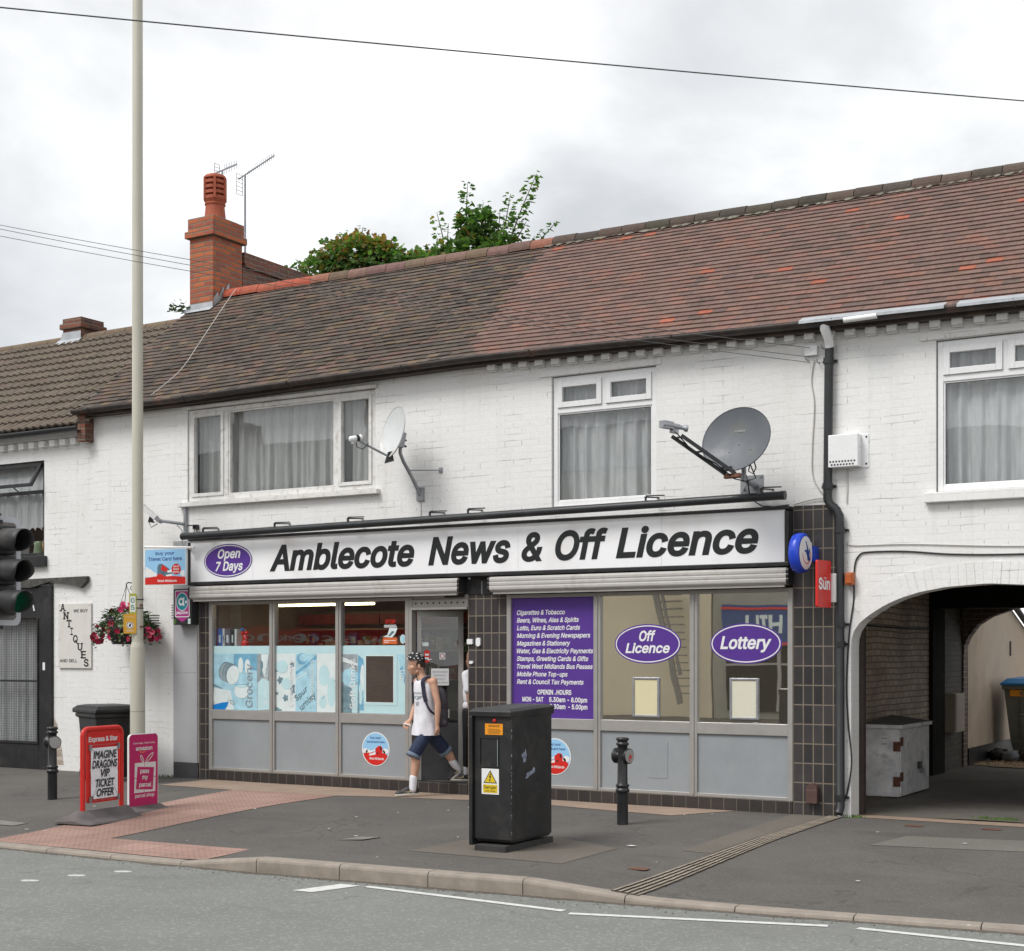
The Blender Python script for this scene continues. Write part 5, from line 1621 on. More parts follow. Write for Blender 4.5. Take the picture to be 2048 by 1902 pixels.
for i in range(900):
    a, d = rr.uniform(0, 6.3), rr.random() ** 0.6
    x, y = cx + math.cos(a) * d * 1.1, cy + math.sin(a) * d * 0.7
    t, L = rr.uniform(0, 6.3), rr.uniform(0.02, 0.07)
    z = 0.065 - 0.04 * d + rr.uniform(0, 0.02)
    g.add([(x, y, z), (x + L * math.cos(t), y + L * math.sin(t), z + rr.uniform(-.01, .015)), (x + L * math.cos(t) - 0.006 * math.sin(t), y + L * math.sin(t) + 0.006 * math.cos(t), z)], [(0, 1, 2)])
o = g.build('straw_litter', loc=(cx, cy, 0))
o['kind'] = 'stuff'; o['label'] = 'pale straw and dirt heaped on the yard floor by the rear arch'
GRASSM = mat('weed_green', (0.07, 0.13, 0.025), 0.7, var=0.4, vs=30, bump=0)
def tuft(name, lab, pts_, n, h, group='weeds growing from cracks', kind=None, wid=0.006):
    g = MB().m(GRASSM)
    for i in range(n):
        x, y, z = pts_[i % len(pts_)]
        x += rr.gauss(0, 0.045); y += rr.gauss(0, 0.02)
        a, L = rr.uniform(0, 6.3), h * rr.uniform(0.5, 1.1)
        bx, by = 0.6 * L * math.cos(a) * rr.random(), 0.6 * L * math.sin(a) * rr.random()
        g.add([(x - wid, y, z), (x + wid, y, z), (x + bx * 0.5 + wid * .7, y + by * 0.5, z + L * 0.65), (x + bx, y + by, z + L)], [(0, 1, 2, 3)])
    o = g.build(name)
    if kind:
        o['kind'] = kind; o['label'] = lab
    else:
        tag(o, lab, 'weed', group)
    return o
tuft('grass', 'low grass at the passage threshold near the wall foot', [(5.62, 0.42, 0.01), (5.75, 0.40, 0.01), (5.85, 0.44, 0.01)], 160, 0.035, kind='stuff')
tuft('grass', 'thin grass growing along the foot of the white wall', [(-4.93, -0.02, 0.0), (-5.05, -0.02, 0), (4.45, 0.02, 0.0), (4.42, -0.03, 0.0)], 70, 0.04, kind='stuff')
# leafy weed on the roof beside the chimney
LEAFW = mat('weed_leaf', (0.10, 0.17, 0.05), 0.6, var=0.35, vs=20, bump=0)
g = MB().m(LEAFW)
for i in range(46):
    c = Vector((-6.60 + rr.gauss(-0.05, 0.06), 1.93 + rr.gauss(0, 0.04), 6.83 + abs(rr.gauss(0.0, 0.06))))
    a, b = rr.uniform(0, 6.3), rr.uniform(-0.3, 0.9)
    d = Vector((math.cos(a) * math.cos(b), math.sin(a) * math.cos(b), math.sin(b))); s_ = d.cross(Vector((0, 0, 1))).normalized()
    L = rr.uniform(0.06, 0.11)
    g.add([c, c + d * L * .5 + s_ * L * .35, c + d * L, c + d * L * .5 - s_ * L * .35], [(0, 1, 2, 3)])
tag(g.build('weed_plant'), 'small leafy weed sprouting from the roof verge beside the orange brick chimney', 'weed')

# ------------------------------------------------------------------ antique shop next door
an = thing('antique_shop', 'lower white brick house with a black shopfront, concrete tiled roof and stubby chimney', 'building', (-9.5, 2, 0))
mb = MB().m(BRICKW)
facade(mb, -16, -6.402, -0.1, 4.80, [(-8.9, -7.40, 3.05, 4.42), (-10.5, -7.205, -0.1, 2.66)], 0.012, [0.14, 0.3])
mb.box(-16, -6.45, 4.3, 4.5, -0.1, 4.8)
mb.build('wall', parent=an)
mb = MB().m(BRICKW)
x = -15.9
while x < -6.5:
    mb.box(x, x + 0.11, -0.075, 0.010, 4.595, 4.675)
    x += 0.212
mb.box(-16, -6.41, -0.03, 0.010, 4.70, 4.76)
mb.build('cornice_moulding', parent=an)
TH2 = math.atan2(2.05, 2.75)
RD2 = Vector((0, math.cos(TH2), math.sin(TH2))); RN2 = Vector((0, -math.sin(TH2), math.cos(TH2)))
L2 = 2.75 / math.cos(TH2)
def roofp2(x, s):
    return Vector((x, -0.15, 4.83)) + RD2 * s
mb = MB().m(attrmat('concrete_tiles', 0.92, 0.5, 60, 0.2, (0.14, 0.12, 0.085), 0.3))
ga, tw = 0.262, 0.30
for j in range(int(L2 / ga) + 1):
    s0, s1 = j * ga, min(j * ga + ga * 1.12, L2)
    if s1 - s0 < 0.05:
        continue
    for k in range(int(-16 / tw), int(-6.5 / tw)):
        xa = k * tw
        mb.col = srgb(vary(lin(106, 95, 84), 0.10))
        jj = random.uniform(-0.003, 0.003)
        prof = [(0.0, 0.0), (0.055, 0.0), (0.075, 0.02), (0.115, 0.02), (0.135, 0.0), (0.205, 0.0), (0.225, 0.02), (0.27, 0.02), (0.298, 0.0)]
        lo = [roofp2(xa + a, s0) + RN2 * (0.046 + h + jj) for a, h in prof]
        up = [roofp2(xa + a, s1) + RN2 * (0.008 + h + jj) for a, h in prof]
        dn = [p - RN2 * 0.034 for p in lo]
        n = len(prof)
        mb.add(lo + up + dn, [(i, i + 1, n + i + 1, n + i) for i in range(n - 1)] + [(2 * n + i, 2 * n + i + 1, i + 1, i) for i in range(n - 1)])
mb.col = (0.08, 0.07, 0.06)
mb.add([roofp2(-16, 0), roofp2(-6.45, 0), roofp2(-6.45, L2), roofp2(-16, L2)], [(0, 1, 2, 3)])
mb.add([roofp2(-16, L2), roofp2(-6.45, L2), Vector((-6.45, 4.6, 4.8)), Vector((-16, 4.6, 4.8))], [(0, 1, 2, 3)])
arf = mb.build('roof', parent=an)
mb = MB().m(attrmat('concrete_ridge', 0.9, 0.4, 50, 0.2))
x = -16.0
while x < -6.6:
    mb.col = srgb(vary(lin(108, 92, 76), 0.1))
    rr_ = [[Vector((xx, 2.6 + 0.12 * math.cos(R(a)), 6.83 + 0.11 * math.sin(R(a)))) for a in range(-5, 186, 19)] for xx in (x, x + 0.44)]
    n = len(rr_[0])
    mb.add(rr_[0] + rr_[1], [(i, i + 1, n + i + 1, n + i) for i in range(n - 1)])
    x += 0.45
mb.build('ridge', parent=arf)
mb = MB().m(OLDBRICK)
mb.box(-9.76, -9.33, 2.46, 2.95, 6.6, 7.02)
mb.box(-9.80, -9.29, 2.42, 2.99, 7.02, 7.11)
mb.box(-9.765, -9.325, 2.455, 2.955, 7.11, 7.20)
ac = mb.build('chimney', parent=an, bevel=0.01)
mb = MB().m(LEAD)
mb.poly([(-9.84, 6.84), (-9.33, 6.84), (-9.33, 6.97), (-9.76, 6.97), (-9.79, 6.90)], (0, 2.455, 0), XA, ZA, 0.003)
mb.add([(-9.86, 2.36, 6.76), (-9.31, 2.36, 6.76), (-9.31, 2.455, 6.85), (-9.86, 2.455, 6.85)], [(0, 1, 2, 3)])
mb.build('flashing', parent=ac)
mb = MB().m(BLACKP)
rr_ = []
for x in (-16, -6.47):
    prof = [(0.06 * math.cos(R(a)), 0.06 * math.sin(R(a))) for a in range(180, 361, 20)] + [(0.052 * math.cos(R(a)), 0.052 * math.sin(R(a))) for a in range(360, 179, -20)]
    rr_.append([Vector((x, -0.19 + a, 4.805 + b)) for a, b in prof])
mb.rings(rr_, (True, True), True)
mb.build('gutter', parent=an)
# upper window with the open top light
mb = MB().m(BLACK)
frame_rect(mb, -8.89, -7.41, 3.06, 4.41, 0.045, 0.04, 0.11)
mb.box(-8.845, -7.455, 0.035, 0.108, 3.96, 4.005)
awn = mb.build('window', parent=an, bevel=0.004, label='black framed upper window with its top light propped open')
MB().m(GLASS).box(-8.845, -7.455, 0.07, 0.075, 3.105, 3.96).build('pane', parent=awn)
mb = MB().m(BLACK)
a_ = R(32)
for p0, p1 in (((-8.84, 0.03, 4.365), (-7.46, 0.03, 4.365)), ((-8.84, 0.03 - 0.36 * math.sin(a_), 4.365 - 0.36 * math.cos(a_)), (-7.46, 0.03 - 0.36 * math.sin(a_), 4.365 - 0.36 * math.cos(a_)))):
    mb.bar(p0, p1, 0.04, 0.045)
for x in (-8.82, -7.48):
    mb.bar((x, 0.03, 4.365), (x, 0.03 - 0.36 * math.sin(a_), 4.365 - 0.36 * math.cos(a_)), 0.042, 0.045, (0, -1, 0.3))
mb.bar((-7.95, 0.02, 4.0), (-7.95, -0.14, 4.09), 0.015, 0.01)
mb.build('top_light', parent=awn)
mb = MB().m(GLASS).add([(-8.8, 0.02, 4.34), (-7.5, 0.02, 4.34), (-7.5, 0.02 - 0.32 * math.sin(a_), 4.34 - 0.32 * math.cos(a_)), (-8.8, 0.02 - 0.32 * math.sin(a_), 4.34 - 0.32 * math.cos(a_))], [(0, 1, 2, 3)])
mb.build('top_pane', parent=awn)
curtain(awn, -8.86, -7.43, 3.43, 4.40, 0.14, NETW, 0.03, 12, hem=0.05)
MB().m(BLACK).box(-9.0, -7.335, -0.06, 0.01, 2.90, 3.05).build('sill', parent=awn, bevel=0.006)
MB().m(mat('room_brown', (0.10, 0.085, 0.065), 0.8)).box(-9.1, -7.2, 1.2, 1.25, 2.9, 4.6).build('room_lining', parent=awn)
VASE1 = mat('amber_vase', (0.42, 0.24, 0.07), 0.25, var=0.15, bump=0)
VASE2 = mat('green_vase', (0.17, 0.25, 0.15), 0.3, var=0.15, bump=0)
mb = MB().m(VASE1).lathe([(0.05, 0), (0.075, 0.06), (0.09, 0.16), (0.07, 0.25), (0.03, 0.29), (0.025, 0.34), (0.035, 0.36)], (-7.62, 0.28, 3.07), n=20)
tag(mb.build('vase'), 'amber vase on the sill inside the black framed upper window', 'vase', 'pots in the upper window')
mb = MB().m(VASE2).lathe([(0.08, 0), (0.09, 0.04), (0.075, 0.16), (0.085, 0.2), (0.07, 0.22)], (-7.80, 0.28, 3.07), n=18)
tag(mb.build('vase'), 'squat green pot on the sill inside the black framed upper window', 'vase', 'pots in the upper window')
# black shopfront with mesh-covered window
mb = MB().m(BLACK)
mb.box(-7.47, -7.21, -0.03, 0.2, 0.0, 2.62)
mb.box(-10.4, -7.47, -0.025, 0.2, 2.16, 2.60)
mb.box(-10.4, -7.47, -0.03, 0.2, 0.0, 0.36)
mb.box(-10.4, -7.472, -0.045, 0.0, 0.36, 0.40)
mb.box(-7.50, -7.471, -0.045, 0.1, 0.40, 2.16)
asf = mb.build('shopfront', parent=an, bevel=0.006)
MB().m(GLASS).box(-10.3, -7.5, 0.06, 0.065, 0.40, 2.16).build('pane', parent=asf)
mb = MB().m(BLACKP)
mb.box(-10.3, -7.5, 0.012, 0.03, 1.245, 1.275)
x = -9.0
while x < -7.5:
    mb.box(x, x + 0.003, 0.016, 0.019, 0.40, 2.16)
    x += 0.036
z = 0.42
while z < 2.15:
    mb.box(-9.0, -7.5, 0.0192, 0.022, z, z + 0.003)
    z += 0.036
mb.build('grille', parent=asf)
curtain(asf, -9.2, -7.49, 0.38, 2.2, 0.16, NETW, 0.03, 21)
MB().m(DARK).box(-10.4, -7.3, 0.5, 0.52, 0, 2.66).build('room_lining', parent=asf)
mb = MB().m(TXTW).prism([(-7.655, 2.525), (-7.625, 2.535), (-7.545, 2.27), (-7.570, 2.265), (-7.590, 2.345), (-7.72, 2.345), (-7.735, 2.265), (-7.765, 2.27), (-7.70, 2.535)], (0, -0.028, 0), XA, ZA, 0, 0.006)
mb.build('lettering', parent=asf)
mb = MB().m(TXTW).poly(rect(-7.385, 1.42, -7.335, 1.53), (0, -0.03, 0), XA, ZA, 0.002)
mb.build('sticker', parent=asf)
TORN = mat('torn_lead', (0.06, 0.058, 0.05), 0.7, var=0.4, vs=12, bump=0.8, bs=30, dirt=(0.22, 0.21, 0.18), dirt_amt=0.4)
mb = MB().m(TORN).prism([(-10.4, 2.70), (-6.47, 2.735), (-6.48, 2.66), (-6.60, 2.575), (-6.70, 2.62), (-6.98, 2.655), (-7.2, 2.68), (-7.6, 2.60), (-10.4, 2.60)], (0, -0.0, 0), XA, ZA, 0.0, 0.06)
mb.build('lead_flashing', parent=asf)
# bricks showing where the paint has gone
mb = MB().m(brickmat('flaked_brick', (0.40, 0.30, 0.23), (0.56, 0.50, 0.43), (0.45, 0.40, 0.34), painted=True, dirt=(0.5, 0.46, 0.4), damt=0.6, bumps=0.9))
rr2 = random.Random(5)
pts_ = [(-7.205, 0.08), (-7.0, 0.08)] + [(-7.02 - 0.16 * (t / 9) + rr2.uniform(-.04, .04), 0.12 + 0.065 * t) for t in range(10)] + [(-7.205, 0.76)]
mb.poly(pts_, (0, 0.012, 0), XA, ZA, 0.0025)
mb.build('flaked_patch', parent=an)
# ------------------------------------------------------------------ things on the facade
# white satellite dish on a cranked pole
def dish(mb, c, axis, rad, depth, up_ratio=1.0, n=40, m_=7, mf=None, mbk=None, rim=0.012):
    """shallow paraboloid, open side along axis"""
    c, ax = Vector(c), Vector(axis).normalized()
    a = ax.cross(Vector((0, 0, 1))).normalized()
    b = a.cross(ax)
    def ringr(t, off):
        return [c + (a * math.cos(q) + b * math.sin(q) * up_ratio) * rad * t + ax * (depth * (t * t - 1) + off) for q in (2 * math.pi * i / n for i in range(n))]
    front = [ringr(max(0.001, t / m_), 0.0) for t in range(m_, -1, -1)]
    back = [ringr(max(0.001, t / m_), -0.008) for t in range(m_ + 1)]
    lip = [ringr(1.0, -0.012), ringr(1.03, -0.012), ringr(1.03, 0.004), ringr(1.0, 0.0)]
    mb.m(mf)
    mb.rings(front, (False, False), True)
    mb.m(mbk or mf)
    mb.rings(back, (False, False), True)
    mb.rings(lip, (False, False), False)
    return a, b, ax
DISHW = mat('dish_white', (0.62, 0.64, 0.635), 0.4, var=0.05, bump=0, dirt=(0.50, 0.36, 0.22), dirt_amt=0.7, dscale=4)
DISHG = mat('dish_grey', (0.105, 0.115, 0.13), 0.5, var=0.08, vs=3, bump=0, dirt=(0.16, 0.15, 0.11), dirt_amt=0.5, dscale=3)
d1_ = thing('satellite_dish', 'white satellite dish with rust spots on a bent grey pole beside the wide timber window', 'satellite dish', (-0.86, 0, 3.55), 'satellite dishes on the facade')
mb = MB()
ax1 = Vector((-0.47, -0.86, 0.20)).normalized()
C1 = Vector((-0.945, -0.46, 4.25))
a, b, ax = dish(mb, C1, ax1, 0.29, 0.055, 1.03, mf=DISHW)
mb.build('reflector', parent=d1_)
mb = MB().m(GALV)
low = C1 - b * 0.30 - ax * 0.02
lnb = C1 + ax1 * 0.47 + Vector((-0.03, 0.0, -0.20))
mb.tube([low - ax * 0.02, lnb + (low - lnb).normalized() * 0.06], 0.014, 8)
mb.build('arm', parent=d1_)
mb = MB().m(BLACKP).prism([(-0.06, -0.08), (0.05, -0.05), (0.03, 0.06), (-0.02, 0.05)], low + Vector((0.0, 0.0, 0.01)), (0.857, 0.515, 0), ZA, -0.025, 0.025)
mb.build('arm_clamp', parent=d1_)
mb = MB().m(UPVC)
dirl = (C1 - lnb).normalized()
mb.lathe([(0.02, -0.07), (0.034, -0.055), (0.034, 0.02), (0.026, 0.03), (0.026, 0.05), (0.036, 0.055), (0.036, 0.085), (0.03, 0.09)], lnb, dirl, 16)
mb.m(BLACKP).lathe([(0.038, 0.018), (0.038, 0.052)], lnb, dirl, 16)
mb.m(UPVC).cyl(lnb - dirl * 0.03, lnb - dirl * 0.03 - Vector((0, 0, 0.055)), 0.014, 8)
mb.build('receiver', parent=d1_)
mb = MB().m(WIRE).tube([lnb + Vector((0.02, 0, -0.05)), lnb + Vector((0.03, 0, -0.10)), lnb + Vector((0.10, 0.02, -0.13)), lnb + Vector((0.16, 0.05, -0.06))], 0.006, 6)
mb.build('lead_cable', parent=d1_)
mb = MB().m(GALV)
mb.tube([(-0.86, -0.02, 3.55), (-0.90, -0.13, 3.75), (-0.93, -0.27, 3.93), (-0.925, -0.34, 4.02), (-0.915, -0.35, 4.20)], 0.022, 10)
mb.box(-0.91, -0.81, -0.03, 0.0, 3.48, 3.64)
mb.tube([(-0.91, -0.18, 3.83), (-0.57, -0.01, 3.83)], 0.008, 6)
mb.tube([(-0.93, -0.20, 3.83), (-1.03, -0.01, 3.84)], 0.006, 6)
mb.box(-0.60, -0.55, -0.012, 0.0, 3.80, 3.86)
mb.build('mounting_pole', parent=d1_)
mb = MB().m(GALV).obox(C1 - ax * 0.115 - b * 0.06, ax * 0.045, a * 0.035, b * 0.09)
mb.m(BLACKP)
for dz_ in (-0.03, 0.04):
    mb.cyl(C1 - ax * 0.11 + Vector((0, 0, dz_ - 0.09)), C1 - ax * 0.18 + Vector((0, 0, dz_ - 0.09)), 0.012, 8)
mb.build('back_bracket', parent=d1_)
MB().m(WIREW).tube([(-0.86, -0.012, 3.55), (-0.857, -0.008, 3.4), (-0.858, -0.008, 3.2)], 0.005, 5).build('lead_cable', parent=d1_)

# big grey dish with its twin-arm receiver boom
d2_ = thing('satellite_dish', 'large dark grey satellite dish with a twin bar boom above the tube light', 'satellite dish', (3.34, 0, 3.42), 'satellite dishes on the facade')
mb = MB()
ax2 = Vector((-0.10, -0.95, 0.27)).normalized()
C2 = Vector((3.43, -0.66, 3.81))
a, b, ax = dish(mb, C2, ax2, 0.37, 0.07, 0.90, mf=DISHG)
mb.m(GALV)
for u, v in ((0.0, -0.03), (-0.15, -0.10), (0.09, -0.11), (-0.03, -0.28)):
    t = math.hypot(u, v) / 0.37
    mb.ball(C2 + a * u + b * v + ax * (0.07 * (t * t - 1) + 0.004), 0.008, 8, 6)
mb.m(mat('dish_mark', (0.30, 0.31, 0.32), 0.5, bump=0))
mb.text('HUMAX', C2 + b * 0.10 - ax * 0.060, a * -1 if a.x < 0 else a, b, cap=0.022, width=0.12, bold=0.02, align='C', off=0.004)
mb.build('reflector', parent=d2_)
# boom: two black bars running out from under the dish
mb = MB().m(BLACKP)
q0 = C2 - b * 0.335 - ax * 0.02
tip = Vector((2.955, -1.05, 3.83))
for sd in (-0.055, 0.055):
    mb.bar(q0 + a * sd + Vector((-0.02, 0, -0.03)), tip + a * sd, 0.022, 0.035)
for t in (0.1, 0.55, 0.95):
    p = q0.lerp(tip, t)
    mb.bar(p - a * 0.055, p + a * 0.055, 0.03, 0.015)
mb.m(RUST).obox(q0 + Vector((0.0, 0, -0.05)), a * 0.09, ax * 0.02, b * 0.02)
mb.build('boom', parent=d2_)
mb = MB().m(GALV)
hd = Vector((0.5, 0.4, -0.1)).normalized()
hp = tip + Vector((0.0, -0.01, 0.09))
mb.lathe([(0.03, -0.13), (0.03, 0.03), (0.022, 0.04), (0.022, 0.08), (0.034, 0.09), (0.034, 0.12)], hp, hd, 14)
mb.obox(hp - hd * 0.10, hd * 0.045, a * 0.035, (0, 0, 0.035))
mb.obox(hp - hd * 0.02 - Vector((0, 0, 0.04)), hd * 0.03, a * 0.02, (0, 0, 0.03))
mb.build('receiver', parent=d2_)
mb = MB().m(GALV)
mb.box(3.215, 3.465, -0.012, 0.0, 3.33, 3.52)
mb.tube([(3.38, -0.01, 3.41), (3.42, -0.30, 3.42), (3.43, -0.45, 3.45)], 0.035, 12)
mb.tube([(3.43, -0.45, 3.40), (3.44, -0.48, 3.72)], 0.026, 10)
mb.bar((3.25, -0.012, 3.38), (3.40, -0.28, 3.42), 0.012, 0.03)
for x, z in ((3.235, 3.50), (3.445, 3.50), (3.235, 3.35), (3.445, 3.35)):
    mb.lathe([(0.01, 0), (0.008, 0.008)], (x, -0.012, z), (0, -1, 0), 8)
mb.obox(C2 - ax * 0.145 - b * 0.05, ax * 0.05, a * 0.06, b * 0.11)
mb.build('mounting_arm', parent=d2_)
mb = MB().m(WIRE)
mb.tube([hp - hd * 0.1, hp + Vector((0.02, 0, -0.08)), tip.lerp(q0, 0.3) + Vector((0, 0, -0.06)), tip.lerp(q0, 0.7) + Vector((0, 0, -0.03)), q0 + Vector((0.02, 0, -0.08)), Vector((3.47, -0.5, 3.40)), Vector((3.56, -0.45, 3.43)), Vector((3.53, -0.55, 3.58))], 0.007, 6)
mb.tube([Vector((3.52, -0.5, 3.60)), Vector((3.50, -0.5, 3.50)), Vector((3.55, -0.5, 3.47)), Vector((3.58, -0.5, 3.53)), Vector((3.56, -0.52, 3.62))], 0.007, 6)
mb.tube([Vector((3.43, -0.44, 3.5)), Vector((3.45, -0.40, 3.42)), Vector((3.43, -0.30, 3.30)), Vector((3.44, -0.27, 3.25))], 0.008, 6)
mb.tube([Vector((3.45, -0.20, 3.22)), Vector((3.50, -0.12, 3.18)), Vector((3.60, -0.05, 3.175)), Vector((3.75, -0.01, 3.19))], 0.006, 6)
mb.build('lead_cable', parent=d2_)

# louvred white vent box beside the downpipe
vb = thing('vent_box', 'white metal vent box with two rows of holes beside the black downpipe', 'vent box', (4.39, -0.06, 3.52))
mb = MB().m(UPVC)
mb.box(4.205, 4.51, -0.13, -0.005, 3.53, 3.855)
mb.box(4.50, 4.585, -0.01, 0.0, 3.52, 3.865)
mb.build('body', parent=vb, bevel=0.012)
mb = MB().m(BLACK)
for r_ in range(2):
    for k in range(9 - r_):
        mb.lathe([(0.010, 0), (0.010, 0.002)], (4.228 + k * 0.031 + r_ * 0.015, -0.130, 3.585 - r_ * 0.032), (0, -1, 0), 10)
for z in (3.56, 3.83):
    mb.lathe([(0.011, 0), (0.008, 0.006)], (4.56, -0.01, z), (0, -1, 0), 8)
mb.build('vent_hole', parent=vb)
MB().m(WIREW).tube([(4.37, -0.01, 3.52), (4.365, -0.01, 3.3), (4.36, -0.01, 3.18)], 0.008, 6).build('cable', parent=vb)

# cctv camera
cc = thing('security_camera', 'white security camera on a grey bracket below the wide timber window', 'camera', (-4.64, -0.03, 3.26))
mb = MB().m(UPVC)
p0, p1 = Vector((-5.10, -0.42, 3.66)), Vector((-4.90, -0.30, 3.45))
d = (p1 - p0).normalized()
mb.bar(p0, p1, 0.085, 0.075)
mb.bar(p0 - d * 0.05 + Vector((0, 0, 0.045)), p1 - d * 0.02 + Vector((0, 0, 0.045)), 0.10, 0.008)
mb.build('housing', parent=cc, bevel=0.008)
MB().m(BLACKP).prism([(-0.05, -0.03), (0.04, -0.045), (-0.02, 0.06)], p1 + Vector((-0.08, 0, -0.02)), (0.857, 0.515, 0), ZA, -0.02, 0.02).build('mount', parent=cc)
mb = MB().m(GALV)
mb.tube([p1 + Vector((0.0, 0, -0.03)), Vector((-4.64, -0.06, 3.375))], 0.022, 10)
mb.obox(p1 + Vector((0.03, 0, -0.02)), d * 0.05, (0, 0.03, 0), (0, 0, 0.022))
mb.tube([(-4.64, -0.03, 3.25), (-4.64, -0.03, 3.60)], 0.025, 10)
mb.build('bracket', parent=cc)
mb = MB().m(GALV)
mb.tube([p1 + Vector((-.06, 0, -.02)), p1 + Vector((-.13, 0, -.06)), p1 + Vector((-.09, 0, -.12)), p1 + Vector((.02, 0, -.08))], 0.007, 6)
mb.tube([Vector((-4.72, -0.1, 3.36)), Vector((-4.66, -0.08, 3.30)), Vector((-4.645, -0.06, 3.22)), Vector((-4.68, -0.05, 3.12)), Vector((-4.60, -0.05, 3.03)), Vector((-4.50, -0.05, 3.06))], 0.006, 6)
mb.build('cable', parent=cc)
mb = MB().m(BLACKP).box(-4.49, -4.42, -0.05, -0.0, 3.30, 3.36)
mb.bar((-4.45, -0.05, 3.345), (-4.53, -0.10, 3.35), 0.05, 0.012)
mb.tube([(-4.47, -0.03, 3.30), (-4.475, -0.05, 3.24)], 0.006, 6)
tag(mb.build('light_sensor'), 'tiny black light sensor on the wall above the start of the tube light', 'sensor')

# hanging travel card sign
hs = thing('hanging_sign', 'square hanging sign with a red bus on pale blue, hung from a white bracket', 'sign', (-4.6, -0.35, 2.53))
ph = Vector((-4.36, -0.30, 0))
ux = Vector((-0.62, -0.11, 0)).normalized() * -1
W_ = 0.64
o = Vector((-4.985, -0.42, 2.555))
mb = MB().m(TXTW).prism(rect(0, 0, W_, 0.475), o, ux, ZA, -0.006, 0.006)
mb.m(SKYB).poly(rect(0.008, 0.10, W_ - 0.008, 0.467), o, ux, ZA, 0.0068)
mb.m(TXTW)
for u, v, r_ in ((0.06, 0.16, 0.07), (0.13, 0.13, 0.06), (0.60, 0.15, 0.05), (0.02, 0.2, 0.05)):
    mb.poly([p for p in ell(u, v, r_, r_ * 0.8, 16) if 0.01 < p[0] < W_ - 0.01], o, ux, ZA, 0.0074 + u * 0.0004)
mb.m(RED).poly([(0.008, 0.008), (W_ - 0.008, 0.008), (W_ - 0.008, 0.10), (0.45, 0.115), (0.32, 0.12), (0.15, 0.112), (0.008, 0.095)], o, ux, ZA, 0.0085)
mb.m(SLATE).poly([(0.20, 0.11), (0.20, 0.24), (0.225, 0.275), (0.27, 0.28), (0.37, 0.22), (0.43, 0.16), (0.43, 0.12)], o, ux, ZA, 0.009)
mb.m(RED).poly([(0.25, 0.20), (0.28, 0.27), (0.36, 0.21), (0.34, 0.17)], o, ux, ZA, 0.0095)
mb.poly([(0.19, 0.10), (0.20, 0.145), (0.28, 0.14), (0.30, 0.10)], o, ux, ZA, 0.0095)
mb.m(TXTW).poly([(0.35, 0.185), (0.43, 0.20), (0.43, 0.165), (0.36, 0.16)], o, ux, ZA, 0.0097)
mb.poly([(0.33, 0.13), (0.43, 0.145), (0.43, 0.115), (0.34, 0.112)], o, ux, ZA, 0.0097)
mb.m(RED).poly(ell(0.49, 0.205, 0.07, 0.07, 24), o, ux, ZA, 0.0100)
mb.m(TXTW)
for k, t in enumerate(('SAVE', 'MORE', 'NOW')):
    mb.text(t, o + ux * 0.49 + Vector((0, 0, 0.228 - 0.036 * k)), ux, ZA, cap=0.022, width=0.09, bold=0.03, align='C', off=0.0105)
mb.m(NAVYB).text('buy your', o + ux * 0.315 + Vector((0, 0, 0.395)), ux, ZA, cap=0.042, width=0.29, bold=0.035, align='C', off=0.0075)
mb.text('Travel Card here', o + ux * 0.315 + Vector((0, 0, 0.32)), ux, ZA, cap=0.045, width=0.52, bold=0.035, align='C', off=0.0075)
mb.m(TXTW).text('West Midlands', o + ux * 0.35 + Vector((0, 0, 0.04)), ux, ZA, cap=0.028, width=0.30, bold=0.03, align='C', off=0.0093)
mb.build('sign_board', parent=hs)
mb = MB().m(WHITE)
mb.tube([o + Vector((-0.01, 0, 0.505)), o + ux * 0.70 + Vector((0, 0.08, 0.485))], 0.017, 10)
mb.prism([(-0.09, 0.0), (0, 0.11), (0.09, 0.0), (0, -0.11)], (-4.50, -0.03, 3.03), XA, ZA, 0.0, 0.012)
mb.tube([o + ux * 0.60 + Vector((0, 0.07, 0.487)), Vector((-4.50, -0.03, 3.03))], 0.016, 10)
for u in (0.12, 0.52):
    mb.tube([o + ux * u + Vector((0, 0, 0.505 - u * 0.03)), o + ux * u + Vector((0, 0, 0.47))], 0.006, 6)
mb.build('bracket', parent=hs)
# payment point box sign
ps = thing('box_sign', 'upright black box sign with a magenta panel and a white letter in a teal oval', 'sign', (-4.57, -0.12, 2.03))
o = Vector((-4.728, -0.16, 2.035)); ux = Vector(XA)
MB().m(BLACKP).box(-4.728, -4.408, -0.16, -0.02, 2.035, 2.51).build('case', parent=ps, bevel=0.006)
MAG = mat('magenta_print', (0.40, 0.035, 0.22), 0.4, var=0.05, bump=0)
TEAL = mat('teal_print', (0.01, 0.24, 0.30), 0.4, var=0.05, bump=0)
mb = MB().m(TXTW).poly(rrect(0.03, 0.10, 0.29, 0.455, 0.02), o, ux, ZA, 0.002)
mb.m(MAG).poly(rrect(0.042, 0.112, 0.278, 0.443, 0.015), o, ux, ZA, 0.003)
mb.poly([(0.05, 0.096), (0.27, 0.096), (0.16, 0.035)], o, ux, ZA, 0.002)
mb.m(TXTW).poly(ell(0.16, 0.305, 0.107, 0.122, 30), o, ux, ZA, 0.004)
mb.m(TEAL).poly(ell(0.16, 0.305, 0.097, 0.112, 30), o, ux, ZA, 0.005)
mb.m(TXTW)
ring2(mb, 0.145, 0.305, 0.050, 0.052, 0.026, o, ux, ZA, 0.006, 28)
mb.poly([(0.178, 0.36), (0.205, 0.36), (0.195, 0.31), (0.205, 0.25), (0.178, 0.25)], o, ux, ZA, 0.0064)
mb.poly(ell(0.232, 0.30, 0.018, 0.02, 14), o, ux, ZA, 0.006)
mb.text('payzone', o + ux * 0.16 + Vector((0, 0, 0.145)), ux, ZA, cap=0.036, width=0.20, bold=0.045, align='C', off=0.004)
